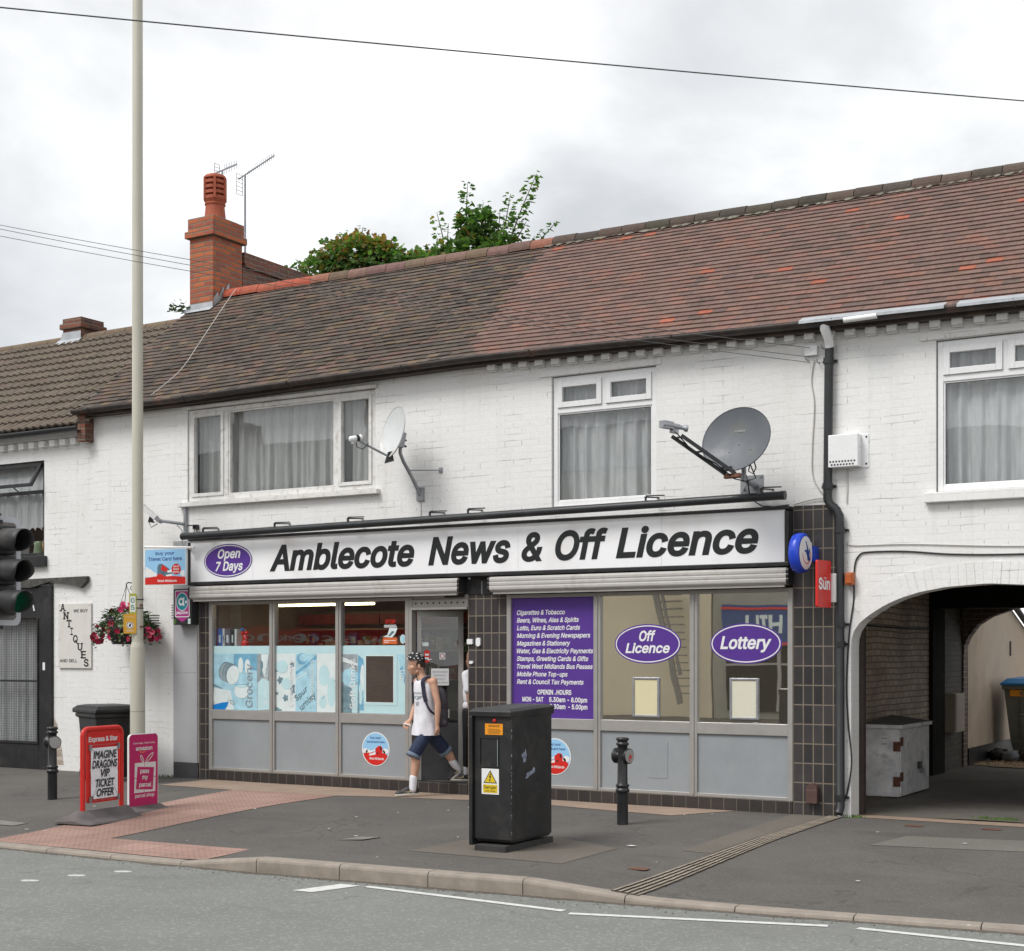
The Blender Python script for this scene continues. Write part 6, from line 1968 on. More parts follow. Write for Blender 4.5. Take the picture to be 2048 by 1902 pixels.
mb.m(GRASSM).poly(rect(0.012, 0.012, 0.052, 0.075), o, ux, ZA, 0.002)
mb.m(CREAMP).poly(rect(0.262, 0.012, 0.305, 0.08), o, ux, ZA, 0.002)
mb.m(TEAL).text('i', o + ux * 0.284 + Vector((0, 0, 0.025)), ux, ZA, cap=0.035, bold=0.03, align='C', off=0.003)
mb.build('sign_face', parent=ps)
# antiques board
ab = thing('wall_board', 'white board with black letters stepping down it on the brick pier of the antique shop', 'sign', (-6.75, 0, 1.45))
mb = MB().m(mat('board_white', (0.66, 0.64, 0.60), 0.5, var=0.04, bump=0.02, dirt=(0.5, 0.45, 0.38), dirt_amt=0.4)).box(-7.083, -6.427, -0.014, 0.011, 1.452, 2.358)
mb.m(BLACK)
for x, z in ((-7.06, 2.33), (-6.455, 2.33), (-7.06, 1.475), (-6.455, 1.475), (-7.06, 1.85)):
    mb.lathe([(0.006, 0), (0.005, 0.002)], (x, -0.014, z), (0, -1, 0), 8)
mb.build('board', parent=ab)
mb = MB().m(TXTK)
Y_ = -0.014
def slab(ch, cx, cz, h, wd, serifs):
    mb.text(ch, (cx, Y_, cz - h / 2), XA, ZA, cap=h, width=wd, bold=0.045, align='C', off=0.001)
    for sx, sz, sw in serifs:
        mb.poly(rect(cx + sx * wd - sw / 2, cz + sz * h - 0.007, cx + sx * wd + sw / 2, cz + sz * h + 0.007), (0, Y_, 0), XA, ZA, 0.0014)
for ch, cx, cz, sf in (('A', -6.992, 2.305, ((-0.44, -0.44, 0.055), (0.44, -0.44, 0.055), (0, 0.46, 0.04))), ('N', -6.925, 2.19, ((-0.38, -0.44, 0.055), (-0.42, 0.44, 0.045), (0.42, 0.44, 0.055))),
                       ('T', -6.865, 2.077, ((0, -0.44, 0.06), (-0.46, 0.33, 0.016), (0.46, 0.33, 0.016))), ('I', -6.812, 1.968, ((0, 0.44, 0.06), (0, -0.44, 0.06))),
                       ('Q', -6.738, 1.862, ()), ('U', -6.645, 1.752, ((-0.38, 0.44, 0.055), (0.38, 0.44, 0.055))), ('E', -6.575, 1.640, ((-0.45, 0.44, 0.04), (-0.45, -0.44, 0.04))), ('S', -6.522, 1.527, ())):
    slab(ch, cx, cz, 0.098, 0.028 if ch == 'I' else 0.095, sf)
mb.text('WE BUY', (-6.775, Y_, 2.235), XA, ZA, cap=0.042, width=0.285, bold=0.02)
mb.text('AND SELL', (-7.05, Y_, 1.535), XA, ZA, cap=0.042, width=0.35, bold=0.02)
mb.build('lettering', parent=ab)
# louvre slots in the wall beside the basket
for x, z, n_, lab in ((-5.40, 2.17, 6, 'row of dark louvre slots in the white wall above the hanging basket'), (-4.915, 2.30, 6, 'row of dark louvre slots in the white wall beside the payment box sign')):
    mb = MB().m(BLACK)
    for k in range(n_):
        mb.box(x, x + (0.26 if n_ == 6 and x < -5 else 0.10), -0.006, 0.002, z - k * 0.034, z - k * 0.034 + 0.008)
    mb.m(BRICKW).box(x - 0.01, x + 0.1, -0.002, 0.003, z - 0.2, z + 0.02)
    tag(mb.build('wall_vent'), lab, 'vent', 'louvred vents in the white wall')

# projecting lottery oval and newspaper flag on the tiled pier
LP = thing('projecting_sign', 'blue rimmed oval sign with crossed fingers sticking out from the tiled pier', 'sign', (3.95, -0.25, 2.47))
axl = Vector((0.985, -0.17, 0)).normalized()
uxl = axl.cross(Vector(ZA)) * -1
c0 = Vector((3.965, -0.27, 2.668))
mb = MB().m(BLUEP)
def oring(rx, rz, t):
    return [c0 + uxl * (rx * math.cos(q)) + Vector((0, 0, rz * math.sin(q))) + axl * t for q in (2 * math.pi * i / 40 for i in range(40))]
mb.rings([oring(0.135, 0.175, -0.06), oring(0.165, 0.198, -0.045), oring(0.172, 0.205, 0.0), oring(0.162, 0.197, 0.045), oring(0.140, 0.178, 0.058)], (True, True), True)
mb.obox(Vector((4.03, -0.03, 2.668)), (0.035, 0, 0), (0, 0.10, 0), (0, 0, 0.075))
mb.build('sign_case', parent=LP)
mb = MB().m(TXTW)
mb.poly(ell(0, 0, 0.13, 0.168, 36), c0, uxl, ZA, 0.062)
mb.m(NAVYB)
mb.poly([(-0.01, 0.115), (0.005, 0.12), (0.045, 0.05), (0.05, 0.02), (0.075, 0.05), (0.085, 0.04), (0.07, -0.02), (0.085, -0.06), (0.06, -0.085), (0.03, -0.07), (0.02, -0.03), (0.0, 0.005), (-0.03, 0.015), (-0.025, 0.03), (0.01, 0.03), (0.02, 0.045)], c0, uxl, ZA, 0.0635)
mb.m(RED)
ring2(mb, 0.02, -0.02, 0.085, 0.09, 0.010, c0, uxl, ZA, 0.0625, 30)
mb.m(TXTW).poly([(-0.07, -0.01), (0.12, 0.02), (0.12, 0.11), (-0.07, 0.11)], c0, uxl, ZA, 0.0629)
mb.m(NAVYB).poly([(-0.01, 0.115), (0.005, 0.12), (0.045, 0.05), (0.05, 0.02), (0.03, 0.03), (0.02, 0.045)], c0, uxl, ZA, 0.0638)
mb.build('sign_face', parent=LP)
SU = thing('projecting_sign', 'tall red newspaper flag sign lettered The Sun on the tiled pier', 'sign', (4.2, -0.3, 2.1))
o = Vector((4.185, -0.42, 2.115)); uxs = Vector((0.18, 0.98, 0)).normalized()
mb = MB().m(RED).prism(rrect(0, 0, 0.27, 0.47, 0.02, 4), o, uxs, ZA, -0.012, 0.012)
mb.m(TXTW).text('Sun', o + uxs * 0.02 + Vector((0, 0, 0.185)), uxs, ZA, cap=0.105, width=0.225, bold=0.055, off=0.0135)
mb.text('THE', o + uxs * 0.12 + Vector((0, 0, 0.282)), uxs, ZA, cap=0.018, width=0.055, bold=0.04, off=0.0135)
mb.build('sign_board', parent=SU)
MB().m(UPVC).box(4.235, 4.285, -0.14, -0.005, 2.17, 2.46).build('bracket', parent=SU, bevel=0.004)
mb = MB().m(mat('orange_box', (0.42, 0.10, 0.02), 0.5, var=0.1)).box(4.365, 4.445, -0.09, 0.0, 2.345, 2.47)
mb.box(4.375, 4.435, -0.10, -0.09, 2.36, 2.455)
tag(mb.build('alarm_light', bevel=0.006), 'small orange box on the white wall behind the black downpipe', 'alarm light')
mb = MB().m(mat('brown_vent', (0.085, 0.045, 0.038), 0.6, var=0.15)).box(3.955, 4.075, -0.09, -0.004, 0.125, 0.27)
mb.lathe([(0.06, -0.043), (0.06, 0.043)], (4.015, -0.045, 0.27), (0, 1, 0), 20)
tag(mb.build('flue_cover', bevel=0.008), 'brown cowl at the foot of the black tiled pier', 'flue cover')
for (x, z, w_, h_, rd, lab) in ((-0.155, 1.795, 0.075, 0.06, 0.006, 'small white square box on the tiled pier beside the shop door'), (-0.04, 1.79, 0.06, 0.10, 0.028, 'white rounded bell push on the tiled pier beside the shop door'), (-0.138, 1.552, 0.05, 0.035, 0.015, 'tiny white stud low on the tiled pier beside the shop door')):
    mb = MB().m(UPVC).prism(rrect(x - w_ / 2, z - h_ / 2, x + w_ / 2, z + h_ / 2, rd), (0, -0.004, 0), XA, ZA, 0.0, 0.025)
    tag(mb.build('wall_switch'), lab, 'wall switch', 'white fittings on the tiled pier')
mb = MB().m(BLACKP).tube([(-0.165, -0.03, 2.53), (0.0, -0.02, 2.36), (0.01, -0.015, 2.34)], 0.008, 6)
mb.m(GALV).bar((0.01, -0.012, 2.34), (0.012, -0.012, 2.50), 0.02, 0.012)
mb.m(UPVC).ball((-0.155, -0.03, 2.535), 0.018, 8, 6)
tag(mb.build('shutter_hook'), 'black hook and chain at the top of the tiled pier between the shutters', 'hook')
# cables pinned along the facade
def cable(name, pts, r, m_, lab):
    o = MB().m(m_).tube(pts, r, 6).build(name)
    return tag(o, lab, 'cable', 'cables on the facade')
def smooth_path(P, k=6):
    P = [Vector(p) for p in P]
    out = []
    for i in range(len(P) - 1):
        p0, p1, p2, p3 = P[max(i - 1, 0)], P[i], P[i + 1], P[min(i + 2, len(P) - 1)]
        for j in range(k):
            t = j / k
            out.append(0.5 * ((2 * p1) + (p2 - p0) * t + (2 * p0 - 5 * p1 + 4 * p2 - p3) * t * t + (3 * p1 - p0 - 3 * p2 + p3) * t ** 3))
    out.append(P[-1])
    return out
cable('wall_cable', smooth_path([(4.355, -0.012, 0.20), (4.41, -0.012, 0.55), (4.375, -0.012, 0.95), (4.36, -0.012, 1.35), (4.385, -0.012, 1.85), (4.432, -0.012, 2.20), (4.44, -0.012, 2.52), (4.49, -0.012, 2.645), (4.60, -0.012, 2.672), (4.97, -0.012, 2.664), (5.43, -0.012, 2.62), (6.1, -0.012, 2.60), (7.5, -0.012, 2.61)]), 0.0085, WIRE, 'black cable looping up beside the arch and running over it')
cable('wall_cable', smooth_path([(4.37, -0.01, 2.79), (4.42, -0.01, 2.745), (5.0, -0.01, 2.735), (6.1, -0.01, 2.675), (7.5, -0.01, 2.67)]), 0.005, WIREW, 'thin white cable above the black one over the arch')
cable('wall_cable', smooth_path([(4.02, -0.012, 4.66), (3.99, -0.012, 4.45), (4.02, -0.012, 4.2), (4.0, -0.012, 3.8), (4.0, -0.012, 3.5), (4.06, -0.012, 3.35), (4.14, -0.012, 3.25)]), 0.006, WIREW, 'pale cable hanging down the wall beside the black downpipe')
cable('wall_cable', smooth_path([(3.80, -0.015, 3.19), (4.05, -0.02, 3.235), (4.2, -0.03, 3.21), (4.262, -0.03, 3.1), (4.265, -0.03, 2.95)]), 0.007, WIREW, 'pale cable arching over the top of the tiled pier')
mb = MB().m(UPVC).box(3.93, 4.06, -0.05, 0.0, 4.70, 4.80)
mb.m(GALV)
for x, z in ((3.95, 4.66), (4.07, 4.62), (4.12, 4.76)):
    mb.tube([(x, 0.0, z), (x, -0.07, z), (x, -0.08, z + 0.03)], 0.006, 6)
tag(mb.build('junction_box', bevel=0.005), 'white junction box with wire hooks under the eaves beside the downpipe', 'junction box')
RC = smooth_path([(-5.0, -0.27, 5.06), (-5.02, -0.2, 5.10), (-5.03, 0.3, 5.48), (-5.24, 0.9, 5.99), (-5.47, 1.5, 6.50), (-5.70, 2.1, 7.0), (-5.76, 2.28, 7.13)])
cable('roof_cable', [p + RN * 0.035 for p in RC], 0.0055, WIREW, 'pale cable lying over the dark roof tiles from chimney to gutter')
# overhead wires
def wire(name, p0, p1, sag, lab, r=0.008, group='overhead telephone wires'):
    p0, p1 = Vector(p0), Vector(p1)
    pts = [p0.lerp(p1, i / 40) + Vector((0, 0, -sag * 4 * (i / 40) * (1 - i / 40))) for i in range(41)]
    return tag(MB().m(WIREG).tube(pts, r, 5).build(name), lab, 'wire', group)
wire('overhead_wire', (-2.91, -10.0, 6.49), (9.35, 2.0, 6.61), 0.06, 'thick single wire crossing the cloudy sky at the top', 0.006)
for z0, z1, sg, lab in ((7.768, 4.77, 0.194, 'topmost of the three wires running to the chimney side'), (7.757, 4.675, 0.202, 'middle one of the three wires running to the chimney side'), (7.636, 4.62, 0.181, 'lowest of the three wires running to the chimney side')):
    wire('overhead_wire', (-9.0, -4.5, z0), (4.0, -0.08, z1), sg, lab, 0.0035)

# roof aerials
def aerial(name, lab, base, top, tipv, n_el, el, refl):
    t = thing(name, lab, 'aerial', base, 'television aerials on the chimney')
    base, top, tipv = Vector(base), Vector(top), Vector(tipv)
    MB().m(GALV).tube([base, top], 0.018, 8).build('mast', parent=t)
    d = tipv.normalized()
    sd = Vector((0, 0, 1)) if refl[3] == 'V' else d.cross(Vector((0, 0, 1))).normalized()
    mb = MB().m(GALV)
    mb.bar(top - d * 0.15, top + tipv, 0.018, 0.018)
    for k in range(n_el):
        p = top + tipv * ((k + 1.5) / (n_el + 1))
        L = el * (1 - 0.25 * k / n_el)
        mb.tube([p - sd * L, p + sd * L], 0.005, 5)
    mb.build('boom', parent=t)
    mb = MB().m(GALV)
    c = top - d * 0.12 + Vector((0, 0, refl[2]))
    wv = d.cross(Vector((0, 0, 1))).normalized() * refl[0]
    for s1 in (-1, 1):
        mb.tube([c + wv * s1 - Vector((0, 0, refl[1])), c + wv * s1 + Vector((0, 0, refl[1]))], 0.006, 5)
    for k in range(6):
        z = lerp(-refl[1], refl[1], k / 5)
        mb.tube([c - wv + Vector((0, 0, z)), c + wv + Vector((0, 0, z))], 0.005, 5)
    mb.build('reflector', parent=t)
    return t
aerial('tv_aerial', 'small aerial poking up behind the terracotta chimney pot', (-6.40, 2.62, 8.1), (-6.40, 2.62, 9.14), (0.33, -0.03, 0.03), 8, 0.085, (0.05, 0.13, 0.0, 'V'))
aerial('tv_aerial', 'tall aerial on a long mast with its boom pointing up over the brick parapet', (-6.36, 3.1, 7.6), (-6.36, 3.1, 9.20), (0.60, 0.0, 0.20), 14, 0.07, (0.07, 0.16, -0.1, 'V'))

# ------------------------------------------------------------------ street lamp post and what hangs on it
lp = thing('lamp_post', 'tall pale green grey lamp post behind the pink board', 'lamp post', (-4.63, -0.9, 0))
LPM = mat('lamp_post_paint', (0.53, 0.51, 0.425), 0.45, var=0.05, vs=3, bump=0.04, dirt=(0.38, 0.36, 0.3), dirt_amt=0.4, dscale=2, vscale=(1, 1, 0.3))
MB().m(LPM).lathe([(0.098, 0.0), (0.095, 0.5), (0.0945, 1.2), (0.0935, 1.66), (0.090, 1.70), (0.090, 1.72), (0.0895, 1.745), (0.076, 1.79), (0.075, 1.80)], (-4.63, -0.9, 0), n=28).build('base', parent=lp)
MB().m(LPM).lathe([(0.072, 1.80), (0.070, 4.0), (0.067, 8.0), (0.062, 12.0)], (-4.63, -0.9, 0), n=28).build('shaft', parent=lp)
mb = MB().m(BLACKP)
for z in (2.345, 2.235):
    mb.lathe([(0.0765, -0.006), (0.0765, 0.006)], (-4.63, -0.9, z), n=24)
mb.m(RUST).box(-4.57, -4.535, -0.93, -0.90, 2.255, 2.285).box(-4.57, -4.53, -0.93, -0.90, 1.985, 2.01)
mb.build('strap', parent=lp)
mb = MB().m(BLACK).lathe([(0.0955, 0), (0.0955, 0.004)], (-4.63, -0.9, 0.915), n=28)
mb.build('door_seam', parent=lp)
un = Vector((0.62, -0.78, 0)).normalized(); uu = Vector((0.78, 0.62, 0)).normalized()
def plate(name, cx_off, z0, z1, wd, m_, lab, deco):
    o = Vector((-4.63, -0.9, 0)) + un * 0.078 + uu * cx_off - uu * wd / 2 + Vector((0, 0, z0))
    mb = MB().m(m_).prism(rrect(0, 0, wd, z1 - z0, 0.012), o, uu, ZA, 0.0, 0.004)
    deco(mb, o)
    return tag(mb.build(name), lab, 'sign', 'plates on the lamp post')
GRN = mat('green_digit', (0.03, 0.22, 0.12), 0.5, bump=0)
YGR = mat('yellow_green_plate', (0.42, 0.42, 0.06), 0.5, var=0.08, bump=0)
def deco1(mb, o):
    mb.m(TXTW).poly(rect(0.012, 0.025, 0.078, 0.225), o, uu, ZA, 0.0047)
    mb.m(GRN)
    mb.text('0', o + uu * 0.045 + Vector((0, 0, 0.142)), uu, ZA, cap=0.06, width=0.045, bold=0.02, align='C', off=0.0055)
    mb.text('5', o + uu * 0.045 + Vector((0, 0, 0.052)), uu, ZA, cap=0.06, width=0.045, bold=0.02, align='C', off=0.0055)
plate('number_plate', -0.05, 2.16, 2.42, 0.09, YGR, 'narrow yellow green number plate reading 05 on the lamp post', deco1)
YOR = mat('amber_plate', (0.62, 0.33, 0.03), 0.45, var=0.06, bump=0)
def deco2(mb, o):
    mb.m(TXTW).poly(ell(0.08, 0.105, 0.045, 0.045, 24), o, uu, ZA, 0.0047)
    mb.m(TXTK)
    ring2(mb, 0.08, 0.105, 0.040, 0.040, 0.006, o, uu, ZA, 0.0052, 24)
    mb.poly([(0.065, 0.09), (0.085, 0.085), (0.10, 0.125), (0.085, 0.13), (0.08, 0.115), (0.07, 0.12)], o, uu, ZA, 0.0056)
    mb.m(TXTW).text('NO DOG FOULING', o + uu * 0.08 + Vector((0, 0, 0.205)), uu, ZA, cap=0.01, width=0.11, align='C', off=0.005)
    mb.poly(rect(0.03, 0.03, 0.13, 0.036), o, uu, ZA, 0.005)
plate('notice_plate', -0.085, 1.91, 2.16, 0.16, YOR, 'amber notice plate with a round symbol strapped to the lamp post', deco2)

# hanging basket on a scroll bracket
hb = thing('hanging_basket', 'hanging basket of crimson petunias on a black scroll bracket beside the lamp post', 'hanging basket', (-5.40, -0.35, 1.75))
mb = MB().m(BLACKP)
mb.tube([(-5.50, -0.02, 2.20), (-5.50, -0.02, 2.62)], 0.008, 6)
mb.tube(smooth_path([(-5.50, -0.03, 2.26), (-5.515, -0.04, 2.42), (-5.47, -0.10, 2.54), (-5.42, -0.22, 2.60), (-5.38, -0.35, 2.60), (-5.37, -0.38, 2.54)]), 0.008, 6)
for cx, cy, cz, r_ in ((-5.46, -0.12, 2.46, 0.055), (-5.42, -0.22, 2.53, 0.04), (-5.505, -0.04, 2.24, 0.03)):
    mb.tube([(cx + 0.25 * r_ * math.cos(q) * (1 - q / 9), cy + r_ * math.cos(q) * (1 - q / 9), cz + r_ * math.sin(q) * (1 - q / 9)) for q in [0.4 * i for i in range(18)]], 0.005, 5)
mb.build('bracket', parent=hb)
BC = Vector((-5.38, -0.36, 1.78))
mb = MB().m(BLACK).lathe([(0.17, 0.0), (0.22, 0.06), (0.25, 0.16), (0.265, 0.25), (0.25, 0.25)], BC, n=24, smooth=True)
mb.build('basket', parent=hb)
mb = MB().m(BLACKP)
for q in (0.5, 2.6, 4.7):
    mb.tube([BC + Vector((0.24 * math.cos(q), 0.24 * math.sin(q), 0.25)), (-5.375, -0.37, 2.56)], 0.004, 4)
mb.build('chain', parent=hb)
rb = random.Random(11)
LG = [mat('basket_leaf_dark', (0.05, 0.10, 0.03), 0.55, var=0.3, vs=25, bump=0), mat('basket_leaf_pale', (0.22, 0.30, 0.12), 0.55, var=0.25, vs=25, bump=0)]
FL = [mat('crimson_petal', (0.36, 0.008, 0.05), 0.55, var=0.2, vs=30, bump=0), mat('pink_petal', (0.62, 0.03, 0.14), 0.55, var=0.2, vs=30, bump=0), mat('striped_petal', (0.55, 0.30, 0.55), 0.55, var=0.3, vs=40, bump=0)]
mb = MB()
def leaf(mb, c, d, L, wd):
    d = d.normalized()
    s_ = d.cross(Vector((rb.uniform(-.3, .3), rb.uniform(-.3, .3), 1))).normalized()
    n_ = s_.cross(d)
    mb.add([c, c + d * L * 0.45 + s_ * wd + n_ * wd * .3, c + d * L - n_ * L * .15, c + d * L * 0.45 - s_ * wd + n_ * wd * .3], [(0, 1, 2), (0, 2, 3)])
spots = []
for i in range(1250):
    q = rb.uniform(0, 6.3)
    t = rb.random()
    r_ = 0.30 * math.sqrt(rb.random()) if t < 0.55 else rb.uniform(0.24, 0.42)
    z = 0.26 + 0.25 * rb.random() * (1 - (r_ / 0.36) ** 2 * 0.6) if t < 0.55 else 0.30 - (r_ - 0.22) * 1.6 * rb.random() - 0.05 * rb.random()
    c = BC + Vector((r_ * math.cos(q) * 1.05, r_ * math.sin(q) * 0.9, z))
    d = Vector((math.cos(q), math.sin(q), rb.uniform(-0.6, 1.0)))
    pale = (c.x > -5.40 and c.z < 2.2 and c.y < -0.4 and rb.random() < 0.8)
    mb.m(LG[1] if pale else LG[0])
    leaf(mb, c, d, rb.uniform(0.045, 0.085), rb.uniform(0.012, 0.022))
for q0 in range(20):
    q = q0 * 0.32 + rb.uniform(-.1, .1)
    p = BC + Vector((0.25 * math.cos(q), 0.23 * math.sin(q), 0.24))
    for k in range(8):
        p = p + Vector((0.026 * math.cos(q), 0.022 * math.sin(q), 0.03 - 0.014 * k + rb.uniform(-.01, .01)))
        mb.m(LG[0])
        leaf(mb, p, Vector((rb.uniform(-1, 1), rb.uniform(-1, 1), rb.uniform(-.5, .6))), 0.055, 0.015)
        if k > 4:
            spots.append(p.copy())
mb.build('foliage', parent=hb)
mb = MB()
def flower(mb, c, d, r_, m_):
    d = d.normalized()
    a = d.cross(Vector((0.1, 0.2, 1))).normalized(); b = d.cross(a)
    mb.m(m_)
    P = [c - d * r_ * 0.35]
    for k in range(10):
        q = k * math.pi / 5
        rr_ = r_ * (1.0 if k % 2 == 0 else 0.8)
        P.append(c + (a * math.cos(q) + b * math.sin(q)) * rr_ + d * (r_ * 0.1 * (1 if k % 2 == 0 else -0.5)))
    mb.add(P, [(0, 1 + k, 1 + (k + 1) % 10) for k in range(10)], True)
cam_dir = Vector((0.62, -0.75, 0.15))
for i in range(46):
    s_ = rb.choice(spots)
    flower(mb, s_ + Vector((rb.gauss(0, .02), rb.gauss(0, .02), rb.gauss(0, .025))), cam_dir + Vector((rb.gauss(0, .6), rb.gauss(0, .6), rb.gauss(0, .5))), rb.uniform(0.036, 0.050), FL[0] if rb.random() < 0.8 else FL[1])
for x, y, z, k in ((-0.02, -0.05, 0.53, 1), (0.03, -0.08, 0.50, 1), (0.06, -0.03, 0.47, 1), (-0.01, -0.1, 0.46, 1), (0.05, 0.02, 0.54, 1), (-0.16, -0.12, 0.44, 0), (-0.13, -0.17, 0.34, 2), (-0.10, -0.19, 0.33, 2), (-0.22, -0.2, 0.22, 0), (-0.16, -0.24, 0.2, 0), (-0.12, -0.25, 0.24, 0), (-0.08, -0.25, 0.2, 1), (-0.28, -0.12, 0.2, 0), (-0.3, -0.05, 0.27, 0), (0.32, -0.1, 0.18, 0), (0.36, -0.05, 0.1, 0), (0.33, -0.12, 0.05, 0), (-0.36, -0.1, 0.12, 0), (-0.40, -0.08, 0.05, 0)):
    flower(mb, BC + Vector((x, y, z)), cam_dir + Vector((rb.gauss(0, .4), rb.gauss(0, .4), rb.gauss(0, .4))), 0.050, FL[k])
mb.build('blossom', parent=hb)

# ------------------------------------------------------------------ bollards
def bollard(x, y, ang, H, lab):
    t = thing('bollard', lab, 'bollard', (x, y, pz(x, y)), 'cast iron bollards on the pavement')
    z0 = pz(x, y)
    k = H / 0.84
    prof = [(0.054, 0.0), (0.054, 0.30), (0.056, 0.31), (0.066, 0.315), (0.069, 0.33), (0.066, 0.345), (0.058, 0.35), (0.058, 0.365), (0.066, 0.37), (0.066, 0.385), (0.055, 0.392), (0.050, 0.40), (0.047, 0.72),
            (0.050, 0.765), (0.060, 0.77), (0.064, 0.78), (0.060, 0.79), (0.050, 0.795), (0.050, 0.81), (0.060, 0.815), (0.064, 0.828), (0.058, 0.84), (0.03, 0.845)]
    MB().m(BOLM).lathe([(r, z * k) for r, z in prof], (x, y, z0), n=24).build('post', parent=t)
    dv = Vector((math.cos(ang), math.sin(ang), 0))
    MB().m(BOLM).lathe([(0.068, -0.085), (0.076, -0.08), (0.076, -0.068), (0.045, -0.05), (0.045, 0.05), (0.076, 0.068), (0.076, 0.083), (0.070, 0.088)], (x, y, z0 + 0.665 * k), dv, 24).build('reflector_housing', parent=t)
    return t, dv, z0 + 0.665 * k
BOLM = mat('bollard_black', (0.016, 0.016, 0.017), 0.38, var=0.2, vs=7, bump=0.15, bs=50, dirt=(0.05, 0.048, 0.045), dirt_amt=0.4)
REFL = mat('reflector_grey', (0.36, 0.36, 0.35), 0.35, var=0.06, bump=0)
t1, dv, zc = bollard(-4.10, -2.75, R(-22), 0.83, 'black bollard with a plain grey disc, beside the red newspaper board')
MB().m(REFL).lathe([(0.066, 0.0), (0.066, 0.003)], Vector((-4.10, -2.75, zc)) + dv * 0.088, dv, 28).build('reflector', parent=t1)
t2, dv, zc = bollard(2.69, -1.72, R(-12), 0.84, 'black bollard with a red figure on its grey disc before the Off Licence pane')
mb = MB().m(REFL).lathe([(0.066, 0.0), (0.066, 0.003)], Vector((2.69, -1.72, zc)) + dv * 0.088, dv, 28)
uxb = Vector((-dv.y, dv.x, 0))
mb.m(RED).poly([(0.0, -0.045), (0.012, -0.01), (0.028, -0.012), (0.022, 0.005), (0.030, 0.02), (0.012, 0.012), (0.004, 0.035), (-0.006, 0.01), (-0.018, 0.0), (-0.008, -0.012), (-0.014, -0.045)], Vector((2.69, -1.72, zc - 0.008)) + dv * 0.088, uxb, ZA, 0.0042)
mb.build('reflector', parent=t2)

# ------------------------------------------------------------------ electricity cabinet
ec = thing('electricity_cabinet', 'tall black electricity cabinet with an orange label and a yellow danger sign', 'cabinet', (2.6, -3.63, 0))
ECM = mat('cabinet_black', (0.020, 0.020, 0.021), 0.42, var=0.25, vs=4, bump=0.15, bs=90, dirt=(0.06, 0.055, 0.05), dirt_amt=0.6, dscale=3)
za = pz(2.6, -3.6)
mb = MB().m(mat('cabinet_plinth', (0.035, 0.034, 0.033), 0.8, var=0.3, bump=0.5)).box(2.46, 2.765, -4.03, -3.22, za - 0.05, za + 0.055)
mb.build('plinth', parent=ec, bevel=0.006)
mb = MB().m(ECM)
A_ = [(2.42, -3.97), (2.79, -3.97), (2.79, -3.29), (2.42, -3.29)]
B_ = [(2.44, -3.95), (2.775, -3.95), (2.775, -3.31), (2.44, -3.31)]
mb.rings([[(x, y, za + 0.075) for x, y in B_], [(x, y, za + 0.10) for x, y in A_], [(x, y, za + 1.13) for x, y in A_]], (True, True), False)
mb.build('body', parent=ec, bevel=0.008)
mb = MB().m(ECM)
mb.rings([[(2.39, -4.0, za + 1.131), (2.80, -4.0, za + 1.131), (2.80, -3.27, za + 1.131), (2.39, -3.27, za + 1.131)], [(2.385, -4.005, za + 1.17), (2.80, -4.005, za + 1.17), (2.805, -3.265, za + 1.20), (2.385, -3.265, za + 1.20)],
          [(2.42, -3.97, za + 1.195), (2.77, -3.97, za + 1.195), (2.77, -3.29, za + 1.215), (2.42, -3.29, za + 1.215)]], (True, True), False)
mb.build('lid', parent=ec, bevel=0.006)
MB().m(ECM).box(2.385, 2.418, -4.0, -3.30, za + 0.04, za + 1.128).build('door', parent=ec, bevel=0.006)
mb = MB().m(ECM)
frame_rect(mb, 2.475, 2.665, za + 0.70, za + 0.955, 0.010, -3.978, -3.969)
mb.m(GREYP).box(2.655, 2.659, -3.9795, -3.9782, za + 0.71, za + 0.935)
mb.build('hatch', parent=ec)
mb = MB().m(RED).lathe([(0.016, 0), (0.016, 0.01), (0.006, 0.012)], (2.625, -3.97, za + 1.095), (0, -1, 0), 14)
mb.build('lock', parent=ec)
o = Vector((2.53, -3.97, za))
mb = MB().m(ORANGE).poly(rect(0, 0.975, 0.175, 1.068), o, XA, ZA, 0.003)
mb.m(TXTK).text('D0452', o + Vector((0.09, 0, 1.040)), XA, ZA, cap=0.019, width=0.105, bold=0.02, align='C', off=0.004)
for k in range(5):
    mb.poly(rect(0.035 - 0.01 * (k % 2), 1.022 - 0.009 * k, 0.14 + 0.01 * (k % 3), 1.0245 - 0.009 * k), o, XA, ZA, 0.004)
mb.build('asset_label', parent=ec)
o = Vector((2.497, -3.97, za))
mb = MB().m(TXTW).poly(rect(0, 0.475, 0.17, 0.69), o, XA, ZA, 0.003)
mb.m(TXTK).poly([(0.018, 0.568), (0.152, 0.568), (0.085, 0.678)], o, XA, ZA, 0.004)
mb.m(YELLOW).poly([(0.030, 0.575), (0.140, 0.575), (0.085, 0.664)], o, XA, ZA, 0.005)
mb.m(TXTK).poly([(0.088, 0.650), (0.072, 0.618), (0.084, 0.620), (0.078, 0.595), (0.072, 0.598), (0.082, 0.580), (0.090, 0.600), (0.085, 0.599), (0.096, 0.628), (0.085, 0.626), (0.096, 0.648)], o, XA, ZA, 0.006)
mb.m(YELLOW).poly(rect(0.015, 0.487, 0.155, 0.556), o, XA, ZA, 0.004)
mb.m(TXTK).text('Danger', o + Vector((0.085, 0, 0.523)), XA, ZA, cap=0.024, width=0.125, bold=0.012, align='C', off=0.005)
mb.text('240 volts', o + Vector((0.085, 0, 0.496)), XA, ZA, cap=0.013, width=0.10, bold=0.01, align='C', off=0.005)
mb.build('danger_label', parent=ec)
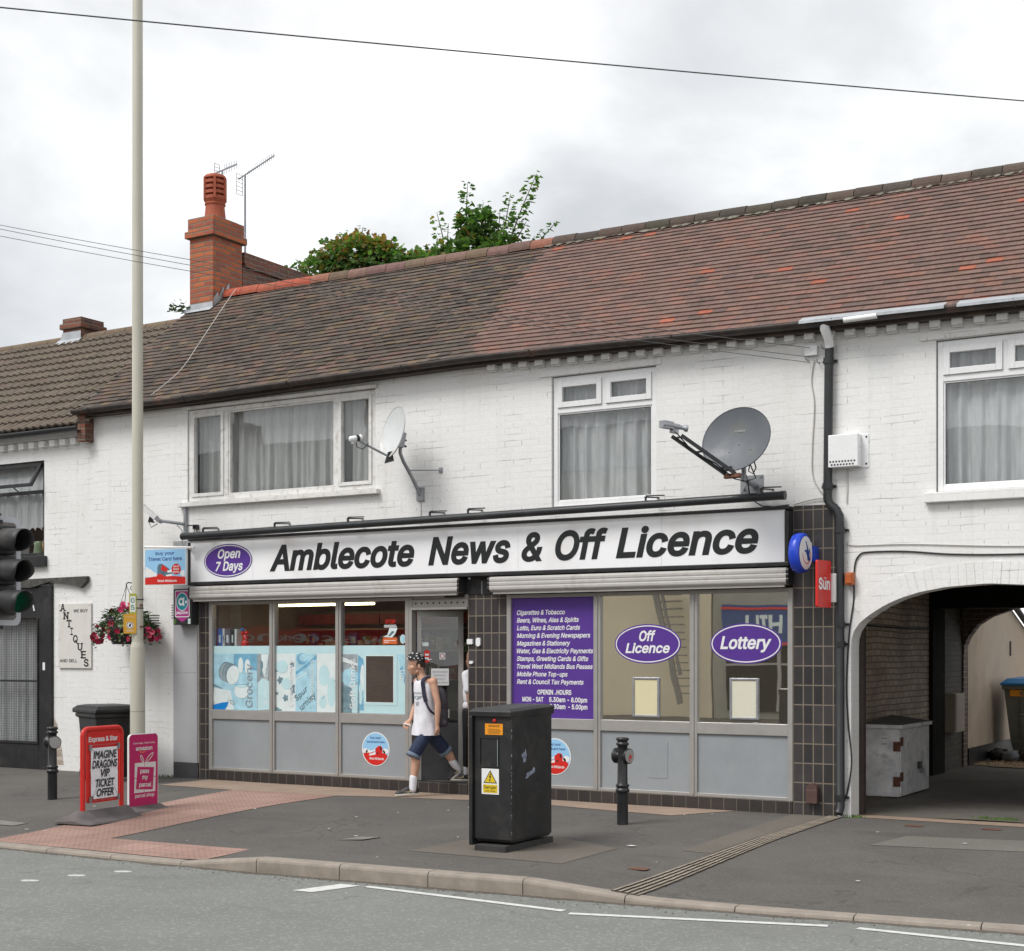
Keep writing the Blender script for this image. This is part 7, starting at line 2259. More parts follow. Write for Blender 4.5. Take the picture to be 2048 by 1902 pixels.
# torn paper left on the long side
mb = MB().m(mat('torn_paper', (0.22, 0.25, 0.33), 0.8, var=0.6, vs=26, bump=0.2))
for pts in ([(0.16, 0.80), (0.20, 0.83), (0.215, 0.82), (0.225, 0.86), (0.245, 0.80), (0.23, 0.745), (0.19, 0.735), (0.185, 0.77)], [(0.22, 0.60), (0.25, 0.645), (0.33, 0.66), (0.36, 0.69), (0.385, 0.675), (0.385, 0.645), (0.30, 0.62), (0.25, 0.598)]):
    mb.poly(pts, (2.79, -3.97, za), YA, ZA, 0.0012)
mb.build('torn_paper', parent=ec)
mb = MB().m(GALV)
rp_ = random.Random(4)
for i in range(26):
    z = za + rp_.uniform(0.1, 1.1) if i > 10 else za + rp_.uniform(0.42, 0.62)
    y, s_ = -3.9705, rp_.uniform(0.002, 0.005)
    mb.box(2.786, 2.7915, y - 0.001, y + 0.001 + s_, z, z + s_ * rp_.uniform(1, 4))
mb.build('paint_chip', parent=ec)

# ------------------------------------------------------------------ pavement signs
ex = thing('pavement_sign', 'red tubular pavement sign with a white newspaper bill about a ticket offer', 'sign', (-2.30, -3.70, 0))
p0 = Vector((-2.245, -4.02, 0)); p1 = Vector((-2.315, -3.385, 0))
uxe = (p1 - p0).normalized(); WE = (p1 - p0).length; ne = uxe.cross(Vector(ZA))
zb = pz(-2.3, -3.7) + 0.012
o = p0 + Vector((0, 0, zb))
mb = MB().m(RED)
path = [(0.025, 0.05), (0.025, 0.86)] + arc(0.095, 0.86, 0.07, 180, 90, 6)[1:] + [(WE - 0.095, 0.93)] + arc(WE - 0.095, 0.86, 0.07, 90, 0, 6)[1:] + [(WE - 0.025, 0.05)]
mb.tube([o + uxe * u + Vector((0, 0, v)) for u, v in path], 0.026, 10)
mb.build('frame', parent=ex)
mb = MB().m(RED).prism(rrect(0.085, 0.175, WE - 0.075, 0.905, 0.03), o, uxe, ZA, -0.012, 0.012)
mb.m(TXTW).text('Express & Star', o + uxe * (WE / 2) + Vector((0, 0, 0.80)), uxe, ZA, cap=0.046, width=0.44, bold=0.05, align='C', off=0.014)
mb.build('panel', parent=ex)
PAPER = mat('bill_paper', (0.86, 0.87, 0.90), 0.6, var=0.03, bump=0.25, bs=9, dist=0.01)
mb = MB().m(PAPER)
u0, u1, v0, v1 = 0.125, WE - 0.105, 0.215, 0.735
n_, m_ = 12, 16
pv = []
for i in range(n_ + 1):
    for j in range(m_ + 1):
        u, v = lerp(u0, u1, i / n_), lerp(v0, v1, j / m_)
        if i == 0 and j == 0:
            u, v = u + 0.035, v + 0.03
        dd = 0.020 + 0.004 * mnoise.noise(Vector((u * 7, v * 7, 1))) - (0.005 if j == 9 else 0)
        pv.append(o + uxe * u + Vector((0, 0, v)) + ne * dd)
mb.add(pv, [(i * (m_ + 1) + j, (i + 1) * (m_ + 1) + j, (i + 1) * (m_ + 1) + j + 1, i * (m_ + 1) + j + 1) for i in range(n_) for j in range(m_)], True)
mb.m(TXTK)
for t, uc, v, wd in (('IMAGINE', 0.335, 0.625, 0.36), ('DRAGONS', 0.33, 0.528, 0.38), ('VIP', 0.335, 0.435, 0.14), ('TICKET', 0.335, 0.335, 0.29), ('OFFER', 0.335, 0.237, 0.26)):
    mb.text(t, o + uxe * uc + Vector((0, 0, v)), uxe, ZA, cap=0.076, width=wd, bold=0.045, shear=0.22, align='C', off=0.027, font=False)
mb.build('bill', parent=ex)
mb = MB().m(GALV)
for (ua, va), (ub, vb_) in (((0.10, 0.765), (WE - 0.09, 0.765)), ((0.10, 0.20), (WE - 0.09, 0.20)), ((0.125, 0.735), (0.34, 0.52)), ((WE - 0.105, 0.735), (0.34, 0.52)), ((0.34, 0.52), (0.125, 0.215)), ((0.34, 0.52), (WE - 0.105, 0.215))):
    mb.tube([o + uxe * ua + Vector((0, 0, va)) + ne * 0.031, o + uxe * ub + Vector((0, 0, vb_)) + ne * 0.031], 0.0018, 5)
for u, v in ((0.11, 0.74), (WE - 0.10, 0.74), (0.11, 0.21), (WE - 0.10, 0.21)):
    mb.obox(o + uxe * u + Vector((0, 0, v)) + ne * 0.026, uxe * 0.012, Vector((0, 0, 0.03)), ne * 0.01)
mb.build('clip_wire', parent=ex)
def rubber_base(parent, c, ux_, L, D, h):
    nn = ux_.cross(Vector(ZA))
    mb = MB().m(RUBBER)
    rr = []
    for t in range(0, 21):
        u = (t / 20 - 0.5) * L
        e_ = min(1.0, (0.5 - abs(t / 20 - 0.5)) * 9 + 0.25)
        row = []
        for w_, hh in ((-0.5, 0.0), (-0.5, 0.05), (-0.40, 0.55), (-0.22, 0.62), (-0.08, 1.0), (0.08, 1.0), (0.20, 0.45), (0.40, 0.22), (0.5, 0.05), (0.5, 0.0)):
            row.append(c + ux_ * u + nn * (w_ * D * (0.86 + 0.14 * e_)) + Vector((0, 0, hh * h * e_)))
        rr.append(row)
    mb.rings(rr, (True, True), True)
    return mb.build('base', parent=parent)
rubber_base(ex, (p0 + p1) / 2 + Vector((0, 0, zb - 0.012)), uxe, 0.90, 0.52, 0.12)
am = thing('pavement_sign', 'pink pavement board advertising a parcel shop, beside the red newspaper sign', 'sign', (-2.45, -2.98, 0))
o = Vector((-2.43, -3.20, pz(-2.4, -3) + 0.045)); uxa = Vector((-0.03, 1, 0)).normalized(); na = uxa.cross(Vector(ZA))
PINK = mat('pink_board', (0.50, 0.015, 0.125), 0.4, var=0.05, bump=0.02)
mb = MB().m(TXTW).prism(rrect(0, 0, 0.44, 0.775, 0.05, 6, (1, 1, 0, 0)), o, uxa, ZA, -0.012, 0.012)
mb.m(PINK).prism(rrect(0.006, 0.0, 0.434, 0.769, 0.045, 6, (1, 1, 0, 0)), o, uxa, ZA, 0.012, 0.0135)
Wt = mat('board_white_print', (0.72, 0.70, 0.68), 0.5, bump=0)
def at(t, u, v, cap, wd, bold=0.03, off=0.0145, al='C', m_=None, rot=0.0):
    mb.m(m_ or Wt).text(t, o + uxa * u + Vector((0, 0, v)), uxa * math.cos(rot) + Vector((0, 0, math.sin(rot))), Vector((0, 0, math.cos(rot))) - uxa * math.sin(rot), cap=cap, width=wd, bold=bold, align=al, off=off)
at('Order today, Collect today', 0.225, 0.668, 0.016, 0.33, 0.03)
at('amazon', 0.225, 0.600, 0.040, 0.25, 0.05)
mb.m(mat('orange_smile', (0.75, 0.22, 0.02), 0.5, bump=0)).poly(arc(0.20, 0.645, 0.075, 225, 315, 10) + arc(0.20, 0.655, 0.075, 312, 228, 10), o, uxa, ZA, 0.0145)
mb.m(Wt)
mb.poly([(0.075, 0.145), (0.395, 0.145), (0.405, 0.465), (0.085, 0.465)][::1], o, uxa, ZA, 0.0143)
mb.m(PINK)
mb.poly([(0.100, 0.185), (0.355, 0.165), (0.375, 0.405), (0.125, 0.425)], o, uxa, ZA, 0.0150)
mb.poly(rect(0.075, 0.300, 0.112, 0.308), o, uxa, ZA, 0.0149); mb.poly(rect(0.37, 0.300, 0.41, 0.308), o, uxa, ZA, 0.0149)
mb.poly(rect(0.228, 0.42, 0.234, 0.466), o, uxa, ZA, 0.0149); mb.poly(rect(0.222, 0.144, 0.228, 0.18), o, uxa, ZA, 0.0149)
mb.m(Wt)
for cx, cz, rx, rz, rot in ((0.195, 0.505, 0.05, 0.018, 118), (0.305, 0.515, 0.08, 0.022, 40)):
    A = e2(cx, cz, rx, rz, 20, rot); B = e2(cx, cz, rx - 0.012, rz - 0.010, 20, rot)
    A = [o + uxa * u + Vector((0, 0, v)) + na * 0.0147 for u, v in A]; B = [o + uxa * u + Vector((0, 0, v)) + na * 0.0147 for u, v in B]
    mb.add(A + B, [(i, (i + 1) % 20, 20 + (i + 1) % 20, 20 + i) for i in range(20)])
at('pass', 0.232, 0.352, 0.045, 0.135, 0.05, 0.0158, rot=-0.05)
at('my', 0.238, 0.285, 0.045, 0.085, 0.05, 0.0158, rot=-0.05)
at('parcel', 0.240, 0.205, 0.045, 0.185, 0.05, 0.0158, rot=-0.05)
at('parcel shop', 0.235, 0.095, 0.036, 0.29, 0.035)
mb.build('board', parent=am)
rubber_base(am, Vector((-2.44, -2.98, pz(-2.4, -3))), uxa, 0.62, 0.40, 0.05)

# ------------------------------------------------------------------ wheelie bin
wb = thing('wheelie_bin', 'black wheelie bin with a closed lid standing against the white wall', 'bin', (-5.18, -0.75, 0))
BINM = mat('bin_plastic', (0.017, 0.018, 0.019), 0.45, var=0.15, vs=5, bump=0.1, bs=120, dirt=(0.05, 0.05, 0.048), dirt_amt=0.5)
fx = Vector((0.93, -0.37, 0)).normalized(); sx = Vector((0.37, 0.93, 0)).normalized()
bc = Vector((-5.28, -0.80, 0))
def bp(f, s_, z):
    return bc + fx * (f * 1.12) + sx * (s_ * 1.08) + Vector((0, 0, z * 0.985))
def brow(f0, f1, hw, z):
    return [bp(f0, -hw, z), bp(f1, -hw, z), bp(f1, hw, z), bp(f0, hw, z)]
mb = MB().m(BINM)
mb.rings([brow(-0.20, 0.20, 0.20, 0.05), brow(-0.22, 0.24, 0.225, 0.30), brow(-0.25, 0.30, 0.26, 0.84), brow(-0.29, 0.335, 0.285, 0.845), brow(-0.29, 0.335, 0.285, 0.895)], (True, True), False)
mb.build('body', parent=wb, bevel=0.012)
mb = MB().m(BINM)
mb.rings([brow(-0.33, 0.375, 0.30, 0.90), brow(-0.335, 0.40, 0.305, 0.915), brow(-0.335, 0.41, 0.305, 0.955), brow(-0.29, 0.36, 0.26, 0.995), brow(-0.2, 0.28, 0.18, 1.01)], (True, True), False)
mb.bar(bp(-0.38, -0.24, 0.93), bp(-0.38, 0.24, 0.93), 0.035, 0.035)
for s_ in (-0.2, 0.2):
    mb.bar(bp(-0.39, s_, 0.93), bp(-0.28, s_, 0.93), 0.05, 0.04)
mb.build('lid', parent=wb, bevel=0.01)
for s_ in (-0.22, 0.22):
    MB().m(BLACKP).lathe([(0.08, -0.025), (0.1, -0.015), (0.1, 0.015), (0.08, 0.025)], bp(-0.19, s_, 0.1), sx, 18).build('wheel', parent=wb)

# ------------------------------------------------------------------ traffic signal by the kerb
ts = thing('traffic_signal', 'traffic signal head with long hoods and a lit green lamp at the kerb', 'traffic light', (-2.32, -5.02, pz(-2.3, -5.0)))
ang = R(-3)
td = Vector((math.cos(ang), math.sin(ang), 0)); tu = Vector((-td.y, td.x, 0))
TC = Vector((-2.12, -5.13, 2.43))
TSM = mat('signal_black', (0.03, 0.03, 0.032), 0.55, var=0.2, vs=6, bump=0.2, bs=90, dirt=(0.11, 0.10, 0.09), dirt_amt=0.6, dscale=4)
BBM = mat('backing_grey', (0.16, 0.15, 0.145), 0.55, var=0.12, vs=5, bump=0.05, dirt=(0.3, 0.26, 0.22), dirt_amt=0.5)
def trect(w_, h_, r_):
    return rrect(-w_, -h_, w_, h_, r_)
mb = MB().m(BBM).prism(trect(0.235, 0.505, 0.06), TC, tu, ZA, -0.014, 0.0)
A = [TC + tu * u + Vector((0, 0, v)) + td * 0.0015 for u, v in trect(0.240, 0.51, 0.065)]
B = [TC + tu * u + Vector((0, 0, v)) + td * 0.0015 for u, v in trect(0.190, 0.460, 0.045)]
n = len(A)
C = [p - td * 0.017 for p in A]
mb.m(mat('signal_white_border', (0.52, 0.54, 0.57), 0.35, var=0.06, bump=0)).add(A + B + C, [(i, (i + 1) % n, n + (i + 1) % n, n + i) for i in range(n)] + [(2 * n + i, 2 * n + (i + 1) % n, (i + 1) % n, i) for i in range(n)])
mb.build('backing_board', parent=ts)
for k, dz_ in enumerate((0.290, 0.005, -0.280)):
    cz = TC + Vector((0, 0, dz_))
    hd_ = MB().m(TSM).obox(cz + td * 0.045, td * 0.045, tu * 0.125, Vector((0, 0, 0.138))).build('lamp_housing', parent=ts, bevel=0.02)
    # long hood with an open front and a cut-away underside
    mb = MB().m(TSM)
    n = 28
    outer, inner = [], []
    vd = (td + Vector((0, 0, -0.06))).normalized()
    b_ = vd.cross(tu)
    Lh = 0.29
    ro, ri = 0.106, 0.100
    rings_o, rings_i = [], []
    for st in range(5):
        t = st / 4
        ro_, ri_ = [], []
        for i in range(n):
            q = 2 * math.pi * i / n
            under = max(0.0, -math.sin(q))
            L = Lh * (1 - 0.30 * under ** 1.5)
            v = tu * math.cos(q) + (b_ if b_.z > 0 else -b_) * math.sin(q)
            ro_.append(cz + td * 0.09 + vd * L * t + v * ro)
            ri_.append(cz + td * 0.09 + vd * L * t + v * ri)
        rings_o.append(ro_); rings_i.append(ri_)
    mb.rings(rings_o + rings_i[::-1], (False, False), True)
    mb.build('hood', parent=hd_)
    lm = emitmat('green_lamp', (0.01, 0.42, 0.20), 0.5) if k == 2 else mat(('red_lens', 'amber_lens')[k], ((0.03, 0.004, 0.004), (0.035, 0.012, 0.003))[k], 0.35, bump=0)
    MB().m(lm).lathe([(0.096, 0.0), (0.075, 0.014), (0.04, 0.022), (0.001, 0.025)], cz + td * 0.092, td, 26).build('lens', parent=hd_)
mb = MB().m(TSM)
pb = TC - td * 0.60 - tu * 0.16
pole_x, pole_y = pb.x, pb.y
for z in (TC.z + 0.46, TC.z - 0.53):
    mb.bar((pole_x, pole_y, z), TC + Vector((0, 0, z - TC.z)) + td * 0.03, 0.05, 0.035)
mb.lathe([(0.018, 0.0), (0.018, 0.10)], TC + Vector((0, 0, -0.60)) - td * 0.02, (0, 0, 1), 10)
mb.ball(TC + Vector((0, 0, 0.525)) + td * 0.03 - tu * 0.05, 0.03, 10, 6, (1.6, 1.6, 0.5))
mb.build('bracket', parent=ts)
MB().m(TSM).cyl((pole_x, pole_y, pz(pole_x, pole_y) - 0.05), (pole_x, pole_y, 3.3), 0.057, 16).build('pole', parent=ts)
# ------------------------------------------------------------------ people
def blob_mesh(prims, vox, smooth=4, fac=0.5):
    """one continuous skin grown over overlapping limbs and volumes"""
    mb = MB()
    for p in prims:
        if p[0] == 'c':
            _, a, ra, b, rb_ = p
            a, b = Vector(a), Vector(b)
            d = (b - a)
            L = max(d.length, 1e-4)
            d.normalize()
            pts, rs = [], []
            for k in range(6):
                th = math.pi / 2 * (1 - k / 5)
                pts.append(a - d * ra * math.sin(th)); rs.append(max(0.0008, ra * math.cos(th)))
            for k in range(6):
                th = math.pi / 2 * k / 5
                pts.append(b + d * rb_ * math.sin(th)); rs.append(max(0.0008, rb_ * math.cos(th)))
            mb.tube(pts, rs, 14)
        else:
            _, c, ax, ay, az = p
            c, ax, ay, az = map(Vector, (c, ax, ay, az))
            rr = []
            for j in range(11):
                th = math.pi * j / 10
                s_ = max(0.004, math.sin(th))
                rr.append([c + (ax * math.cos(q) + ay * math.sin(q)) * s_ - az * math.cos(th) for q in (2 * math.pi * t / 16 for t in range(16))])
            mb.rings(rr, (True, True), True)
    me = bpy.data.meshes.new('tmp')
    me.from_pydata([tuple(v) for v in mb.v], [], mb.f)
    bm = bmesh.new(); bm.from_mesh(me); bmesh.ops.recalc_face_normals(bm, faces=bm.faces); bm.to_mesh(me); bm.free()
    o = bpy.data.objects.new('tmp', me)
    COL.objects.link(o)
    r = o.modifiers.new('r', 'REMESH'); r.mode = 'VOXEL'; r.voxel_size = vox; r.use_smooth_shade = True
    s = o.modifiers.new('s', 'SMOOTH'); s.factor = fac; s.iterations = smooth
    dg = bpy.context.evaluated_depsgraph_get()
    out = bpy.data.meshes.new_from_object(o.evaluated_get(dg), depsgraph=dg)
    bpy.data.objects.remove(o)
    bpy.data.meshes.remove(me)
    return out
def blob(name, prims, vox, material, parent, smooth=4):
    me = blob_mesh(prims, vox, smooth)
    loc = WL[parent.name]
    me.transform(Matrix.Translation(-loc))
    me.materials.clear(); me.materials.append(material)
    for p in me.polygons:
        p.use_smooth = True
    me.name = name
    o = bpy.data.objects.new(name, me)
    COL.objects.link(o)
    o.parent = parent
    WL[o.name] = loc.copy()
    return o
def skinmat(name, c):
    m, nt = newmat(name)
    v = objvec(nt)
    cc_ = mixc(nt, ramp(nt, noise(nt, 14, 4, 0.6, v), 0.3, 0.7), mulc(c, 0.9), mulc(c, 1.08))
    finish(nt, nd(nt, 'ShaderNodeBsdfPrincipled', {'Base Color': cc_, 'Roughness': 0.5, 'Subsurface Weight': 0.08, 'Subsurface Radius': (0.01, 0.004, 0.002)}))
    return m
SKIN = skinmat('fair_skin', (0.56, 0.315, 0.215))
SKIN2 = skinmat('warm_skin', (0.46, 0.235, 0.155))
HAIR = mat('brown_hair', (0.045, 0.03, 0.02), 0.7, var=0.3, vs=40, bump=0.5, bs=120)
COTTON = mat('white_cotton', (0.72, 0.71, 0.75), 0.85, var=0.03, bump=0.5, bs=13, dist=0.015)
SOCK = mat('white_sock', (0.72, 0.71, 0.75), 0.9, var=0.03, bump=0.2, bs=60)
DENIM = mat('dark_denim', (0.016, 0.026, 0.065), 0.8, var=0.4, vs=14, bump=0.5, bs=30, dirt=(0.035, 0.055, 0.11), dirt_amt=0.5, dscale=9)
CUFF = mat('denim_cuff', (0.15, 0.19, 0.25), 0.85, var=0.15, vs=20, bump=0.3)
SHOEB = mat('shoe_dark', (0.028, 0.024, 0.024), 0.5, var=0.3, vs=30, bump=0.1)
SOLE = mat('shoe_sole', (0.55, 0.52, 0.46), 0.6, var=0.1, bump=0.1)
SWOOSH = mat('shoe_flash', (0.42, 0.34, 0.22), 0.5, bump=0)
PACK = mat('backpack_grey', (0.055, 0.047, 0.058), 0.75, var=0.2, vs=8, bump=0.5, bs=25, dist=0.01)
STRAPM = mat('strap_navy', (0.028, 0.028, 0.05), 0.8, var=0.2, bump=0.2)
AV, DV, UP = Vector((-0.857, -0.515, 0)), Vector((0.515, -0.857, 0)), Vector((0, 0, 1))
OB = Vector((-0.585, -0.30, 0.0))
def J(a, d, z):
    return OB + AV * a + DV * d + UP * z
boy = thing('person', 'boy in a white vest, denim shorts and backwards black cap striding from the door', 'person', (-0.585, -0.30, 0), 'people at the shop door')
fh = (AV * 0.97 + DV * 0.24).normalized()      # where the head looks
lh = UP.cross(fh).normalized()                 # its left side
hp_ = (UP * 0.99 + fh * 0.10).normalized()
HC = J(0.118, 0.0, 1.53)
def H(f, l, u):
    return HC + fh * f + lh * l + hp_ * u
def hand(w_, palm, tips, thumb, nrm):
    """palm and five separate bent fingers"""
    w_, palm, nrm = Vector(w_), Vector(palm), Vector(nrm).normalized()
    out = [('c', w_, 0.024, palm, 0.026)]
    d = (palm - w_).normalized()
    side = d.cross(nrm).normalized()
    for k, t in enumerate(tips):
        base = palm + d * 0.018 + side * (0.020 * (1.5 - k) * 1.0)
        kn = base + d * t[0] + nrm * t[1]
        tip = kn + d * t[2] + nrm * t[3]
        out += [('c', base, 0.0098, kn, 0.0088), ('c', kn, 0.0088, tip, 0.0072)]
    tb = palm + side * 0.024 * thumb - d * 0.012
    tk = tb + side * 0.020 * thumb + d * 0.026 + nrm * 0.012
    out += [('c', tb, 0.012, tk, 0.010), ('c', tk, 0.010, tk + d * 0.022 + nrm * 0.014, 0.008)]
    return out
fw = (AV * 0.83 + DV * 0.55).normalized()       # where the chest faces
lf = UP.cross(fw).normalized()
TCN = [(0.70, 0.008), (0.95, 0.010), (1.20, 0.012), (1.36, 0.030)]
def tc_(z):
    return J(interp(TCN, z), 0.0, z)
sk = []
# torso, neck
sk += [('e', tc_(0.84), lf * 0.145, fw * 0.10, UP * 0.12), ('e', tc_(1.0), lf * 0.13, fw * 0.095, UP * 0.16), ('e', tc_(1.2), lf * 0.155, fw * 0.095, UP * 0.16), ('c', tc_(1.32) + lf * 0.10, 0.055, tc_(1.32) - lf * 0.10, 0.055),
       ('c', tc_(1.33), 0.065, H(-0.045, 0, -0.115), 0.050), ('c', H(-0.05, 0, -0.12), 0.050, H(-0.03, 0, -0.03), 0.052)]
# head
sk += [('e', H(-0.012, 0, 0.025), fh * 0.094, lh * 0.074, hp_ * 0.098), ('e', H(0.030, 0, -0.045), fh * 0.060, lh * 0.054, hp_ * 0.080), ('c', H(0.058, 0, -0.108), 0.020, H(0.0, 0.040, -0.088), 0.018), ('c', H(0.058, 0, -0.108), 0.020, H(0.0, -0.040, -0.088), 0.018),
       ('c', H(0.079, 0, -0.015), 0.010, H(0.094, 0, -0.052), 0.0105), ('c', H(0.090, 0.009, -0.056), 0.007, H(0.090, -0.009, -0.056), 0.007), ('c', H(0.081, 0.014, -0.078), 0.0068, H(0.081, -0.014, -0.078), 0.0068), ('c', H(0.079, 0.012, -0.090), 0.0068, H(0.079, -0.012, -0.090), 0.0068),
       ('c', H(0.072, 0.028, 0.004), 0.011, H(0.072, -0.028, 0.004), 0.011), ('e', H(0.045, 0.040, -0.040), fh * 0.03, lh * 0.02, hp_ * 0.025), ('e', H(0.045, -0.040, -0.040), fh * 0.03, lh * 0.02, hp_ * 0.025)]
for s_ in (1, -1):
    sk += [('e', H(-0.020, 0.076 * s_, -0.028), (fh * 0.020 - lh * 0.006 * s_), lh * 0.009, hp_ * 0.032)]
# arms
SL, EL, WL_ = J(-0.092, 0.160, 1.325), J(-0.150, 0.205, 1.075), J(-0.142, 0.215, 0.835)
SR, ER, WR = J(0.112, -0.155, 1.325), J(0.125, -0.205, 1.065), J(0.185, -0.115, 0.885)
for s0, e0, w0 in ((SL, EL, WL_), (SR, ER, WR)):
    sk += [('e', s0, lf * 0.052, fw * 0.052, UP * 0.06), ('c', s0, 0.047, s0.lerp(e0, 0.5), 0.043), ('c', s0.lerp(e0, 0.5), 0.043, e0, 0.036), ('c', e0, 0.036, e0.lerp(w0, 0.3), 0.037), ('c', e0.lerp(w0, 0.3), 0.037, w0, 0.0245)]
sk += hand(WL_, J(-0.146, 0.215, 0.785), [(0.030, 0.010, 0.020, 0.022), (0.034, 0.010, 0.022, 0.022), (0.032, 0.010, 0.020, 0.022), (0.026, 0.010, 0.016, 0.020)], 1, tuple(AV * 0.75 + DV * -0.5))
sk += hand(WR, J(0.208, -0.095, 0.850), [(0.028, 0.012, 0.012, 0.020), (0.030, 0.012, 0.012, 0.022), (0.028, 0.012, 0.012, 0.020), (0.022, 0.012, 0.010, 0.018)], -1, tuple(AV * 0.3 - UP * 0.9))
# legs
HL_, KL, AL = tc_(0.82) + lf * 0.075 - fw * 0.012, J(0.118, 0.135, 0.510), J(0.142, 0.165, 0.115)
HRr, KR, AR = tc_(0.82) - lf * 0.075 - fw * 0.012, J(-0.205, -0.185, 0.520), J(-0.352, -0.265, 0.300)
for h0, k0, a0 in ((HL_, KL, AL), (HRr, KR, AR)):
    cd = -fw * 0.018
    sk += [('c', h0 - fw * 0.012, 0.074, h0.lerp(k0, 0.5), 0.066), ('c', h0.lerp(k0, 0.5), 0.070, k0, 0.055), ('c', k0, 0.053, k0.lerp(a0, 0.3) + cd, 0.055), ('c', k0.lerp(a0, 0.3) + cd, 0.055, k0.lerp(a0, 0.6) + cd * 0.5, 0.042), ('c', k0.lerp(a0, 0.6) + cd * 0.5, 0.042, a0, 0.033)]
TL = J(0.290, 0.215, 0.035)
TR = J(-0.285, -0.165, 0.175)
blob('body', sk, 0.0065, SKIN, boy, 3)
# eyes and brows
mb = MB()
for s_ in (1, -1):
    mb.m(TXTW).ball(H(0.0735, 0.027 * s_, -0.014), 0.0062, 10, 8)
    mb.m(HAIR).ball(H(0.0775, 0.027 * s_, -0.014), 0.0042, 8, 6)
    mb.m(HAIR).tube([H(0.080, 0.016 * s_, 0.012), H(0.078, 0.040 * s_, 0.013)], 0.0022, 6)
mb.build('eye', parent=boy)
# short hair showing under the cap
blob('hair', [('e', H(-0.030, 0, 0.022), fh * 0.081, lh * 0.0775, hp_ * 0.080), ('c', H(-0.085, 0.0, -0.01), 0.030, H(-0.075, 0.0, -0.055), 0.024), ('c', H(-0.005, 0.070, 0.01), 0.012, H(-0.002, 0.072, -0.025), 0.007), ('c', H(-0.005, -0.070, 0.01), 0.012, H(-0.002, -0.072, -0.025), 0.007)], 0.007, HAIR, boy, 2)
# cap worn backwards
m, nt = newmat('patterned_cap')
v = objvec(nt, scale=(1, 1, 1.7))
vo = nd(nt, 'ShaderNodeTexVoronoi', {'Vector': v, 'Scale': 24.0, 'Randomness': 0.75})
f = nd(nt, 'ShaderNodeMath', {0: vo.outputs['Distance'], 1: 0.34}, operation='LESS_THAN').outputs[0]
finish(nt, nd(nt, 'ShaderNodeBsdfPrincipled', {'Base Color': mixc(nt, f, (0.012, 0.012, 0.013), (0.55, 0.55, 0.55)), 'Roughness': 0.8}))
CAPM = m
cu = (UP * 0.985 + fh * -0.10).normalized(); cf = (fh - cu * fh.dot(cu)).normalized()
mb = MB().m(CAPM)
cc0 = H(-0.004, 0, 0.052)
rr_ = []
for j in range(9):
    th = math.pi / 2 * j / 8
    s_ = math.cos(th) ** 0.8
    rr_.append([cc0 + (cf * math.cos(q) * 0.110 + lh * math.sin(q) * 0.089) * max(0.004, s_) + cu * (0.098 * math.sin(th) - 0.004) for q in (2 * math.pi * t / 28 for t in range(28))])
mb.rings(rr_, (False, True), True)
mb.ball(cc0 + cu * 0.096, 0.009, 8, 6)
bo = cc0 + cu * 0.006
angs = list(range(-60, 61, 10))
inner = [bo + cf * (-0.098 * math.cos(R(a))) + lh * (0.085 * math.sin(R(a))) for a in angs]
outer = [bo + cf * (-0.100 - 0.085 * math.cos(R(a * 1.2))) + lh * (0.088 * math.sin(R(a * 1.2))) + cu * (0.016 * math.cos(R(a * 1.2))) for a in angs]
n = len(inner)
for off, m_, fl_ in ((0.004, CAPM, 1), (-0.004, TXTW, 0)):
    mb.m(m_).add([p + cu * off for p in inner + outer], [(i, i + 1, n + i + 1, n + i) for i in range(n - 1)], True)
mb.m(TXTW).tube(outer, 0.006, 6)
mb.build('cap', parent=boy)
# vest
RL_ = [(0.705, 0.178), (0.80, 0.166), (0.95, 0.152), (1.10, 0.152), (1.22, 0.163), (1.30, 0.160), (1.345, 0.135), (1.375, 0.105), (1.392, 0.082)]
RDp = [(0.705, 0.150), (0.80, 0.136), (0.95, 0.116), (1.10, 0.116), (1.22, 0.118), (1.30, 0.104), (1.345, 0.086), (1.375, 0.076), (1.392, 0.070)]
def shirt(th, z, off=0.0):
    rip = 0.006 * math.sin(th * 5 + z * 11) * max(0, (1.2 - z) / 0.45) + 0.0045 * math.sin(th * 8 - z * 22) * max(0.15, (1.2 - z) / 0.4)
    return tc_(z) + lf * (interp(RL_, z) + off + rip) * math.cos(th) + fw * (interp(RDp, z) + off + rip) * math.sin(th)
mb = MB().m(COTTON)
zs_ = [0.705, 0.715, 0.74, 0.77, 0.80, 0.83, 0.86, 0.89, 0.92, 0.95, 0.98, 1.01, 1.04, 1.07, 1.10, 1.13, 1.16, 1.19, 1.22, 1.255, 1.29, 1.32, 1.345, 1.36, 1.375, 1.392]
rr_ = []
for z in zs_:
    row = []
    for t in range(44):
        th = 2 * math.pi * t / 44
        dip = -0.055 * max(0, math.sin(th)) ** 2 * max(0, (z - 1.33) / 0.06)
        row.append(shirt(th, z) + UP * dip)
    rr_.append(row)
mb.rings(rr_, (False, False), True)
mb.rings([[p - (p - tc_(zs_[0])).normalized() * 0.004 for p in rr_[0]], rr_[0]], (False, False), True)
mb.m(GREYP)
neck = [p + UP * 0.002 + (p - tc_(1.39)).normalized() * 0.003 for p in rr_[-1]]
mb.tube(neck, 0.0045, 5, closed=True)
mb.build('vest', parent=boy)
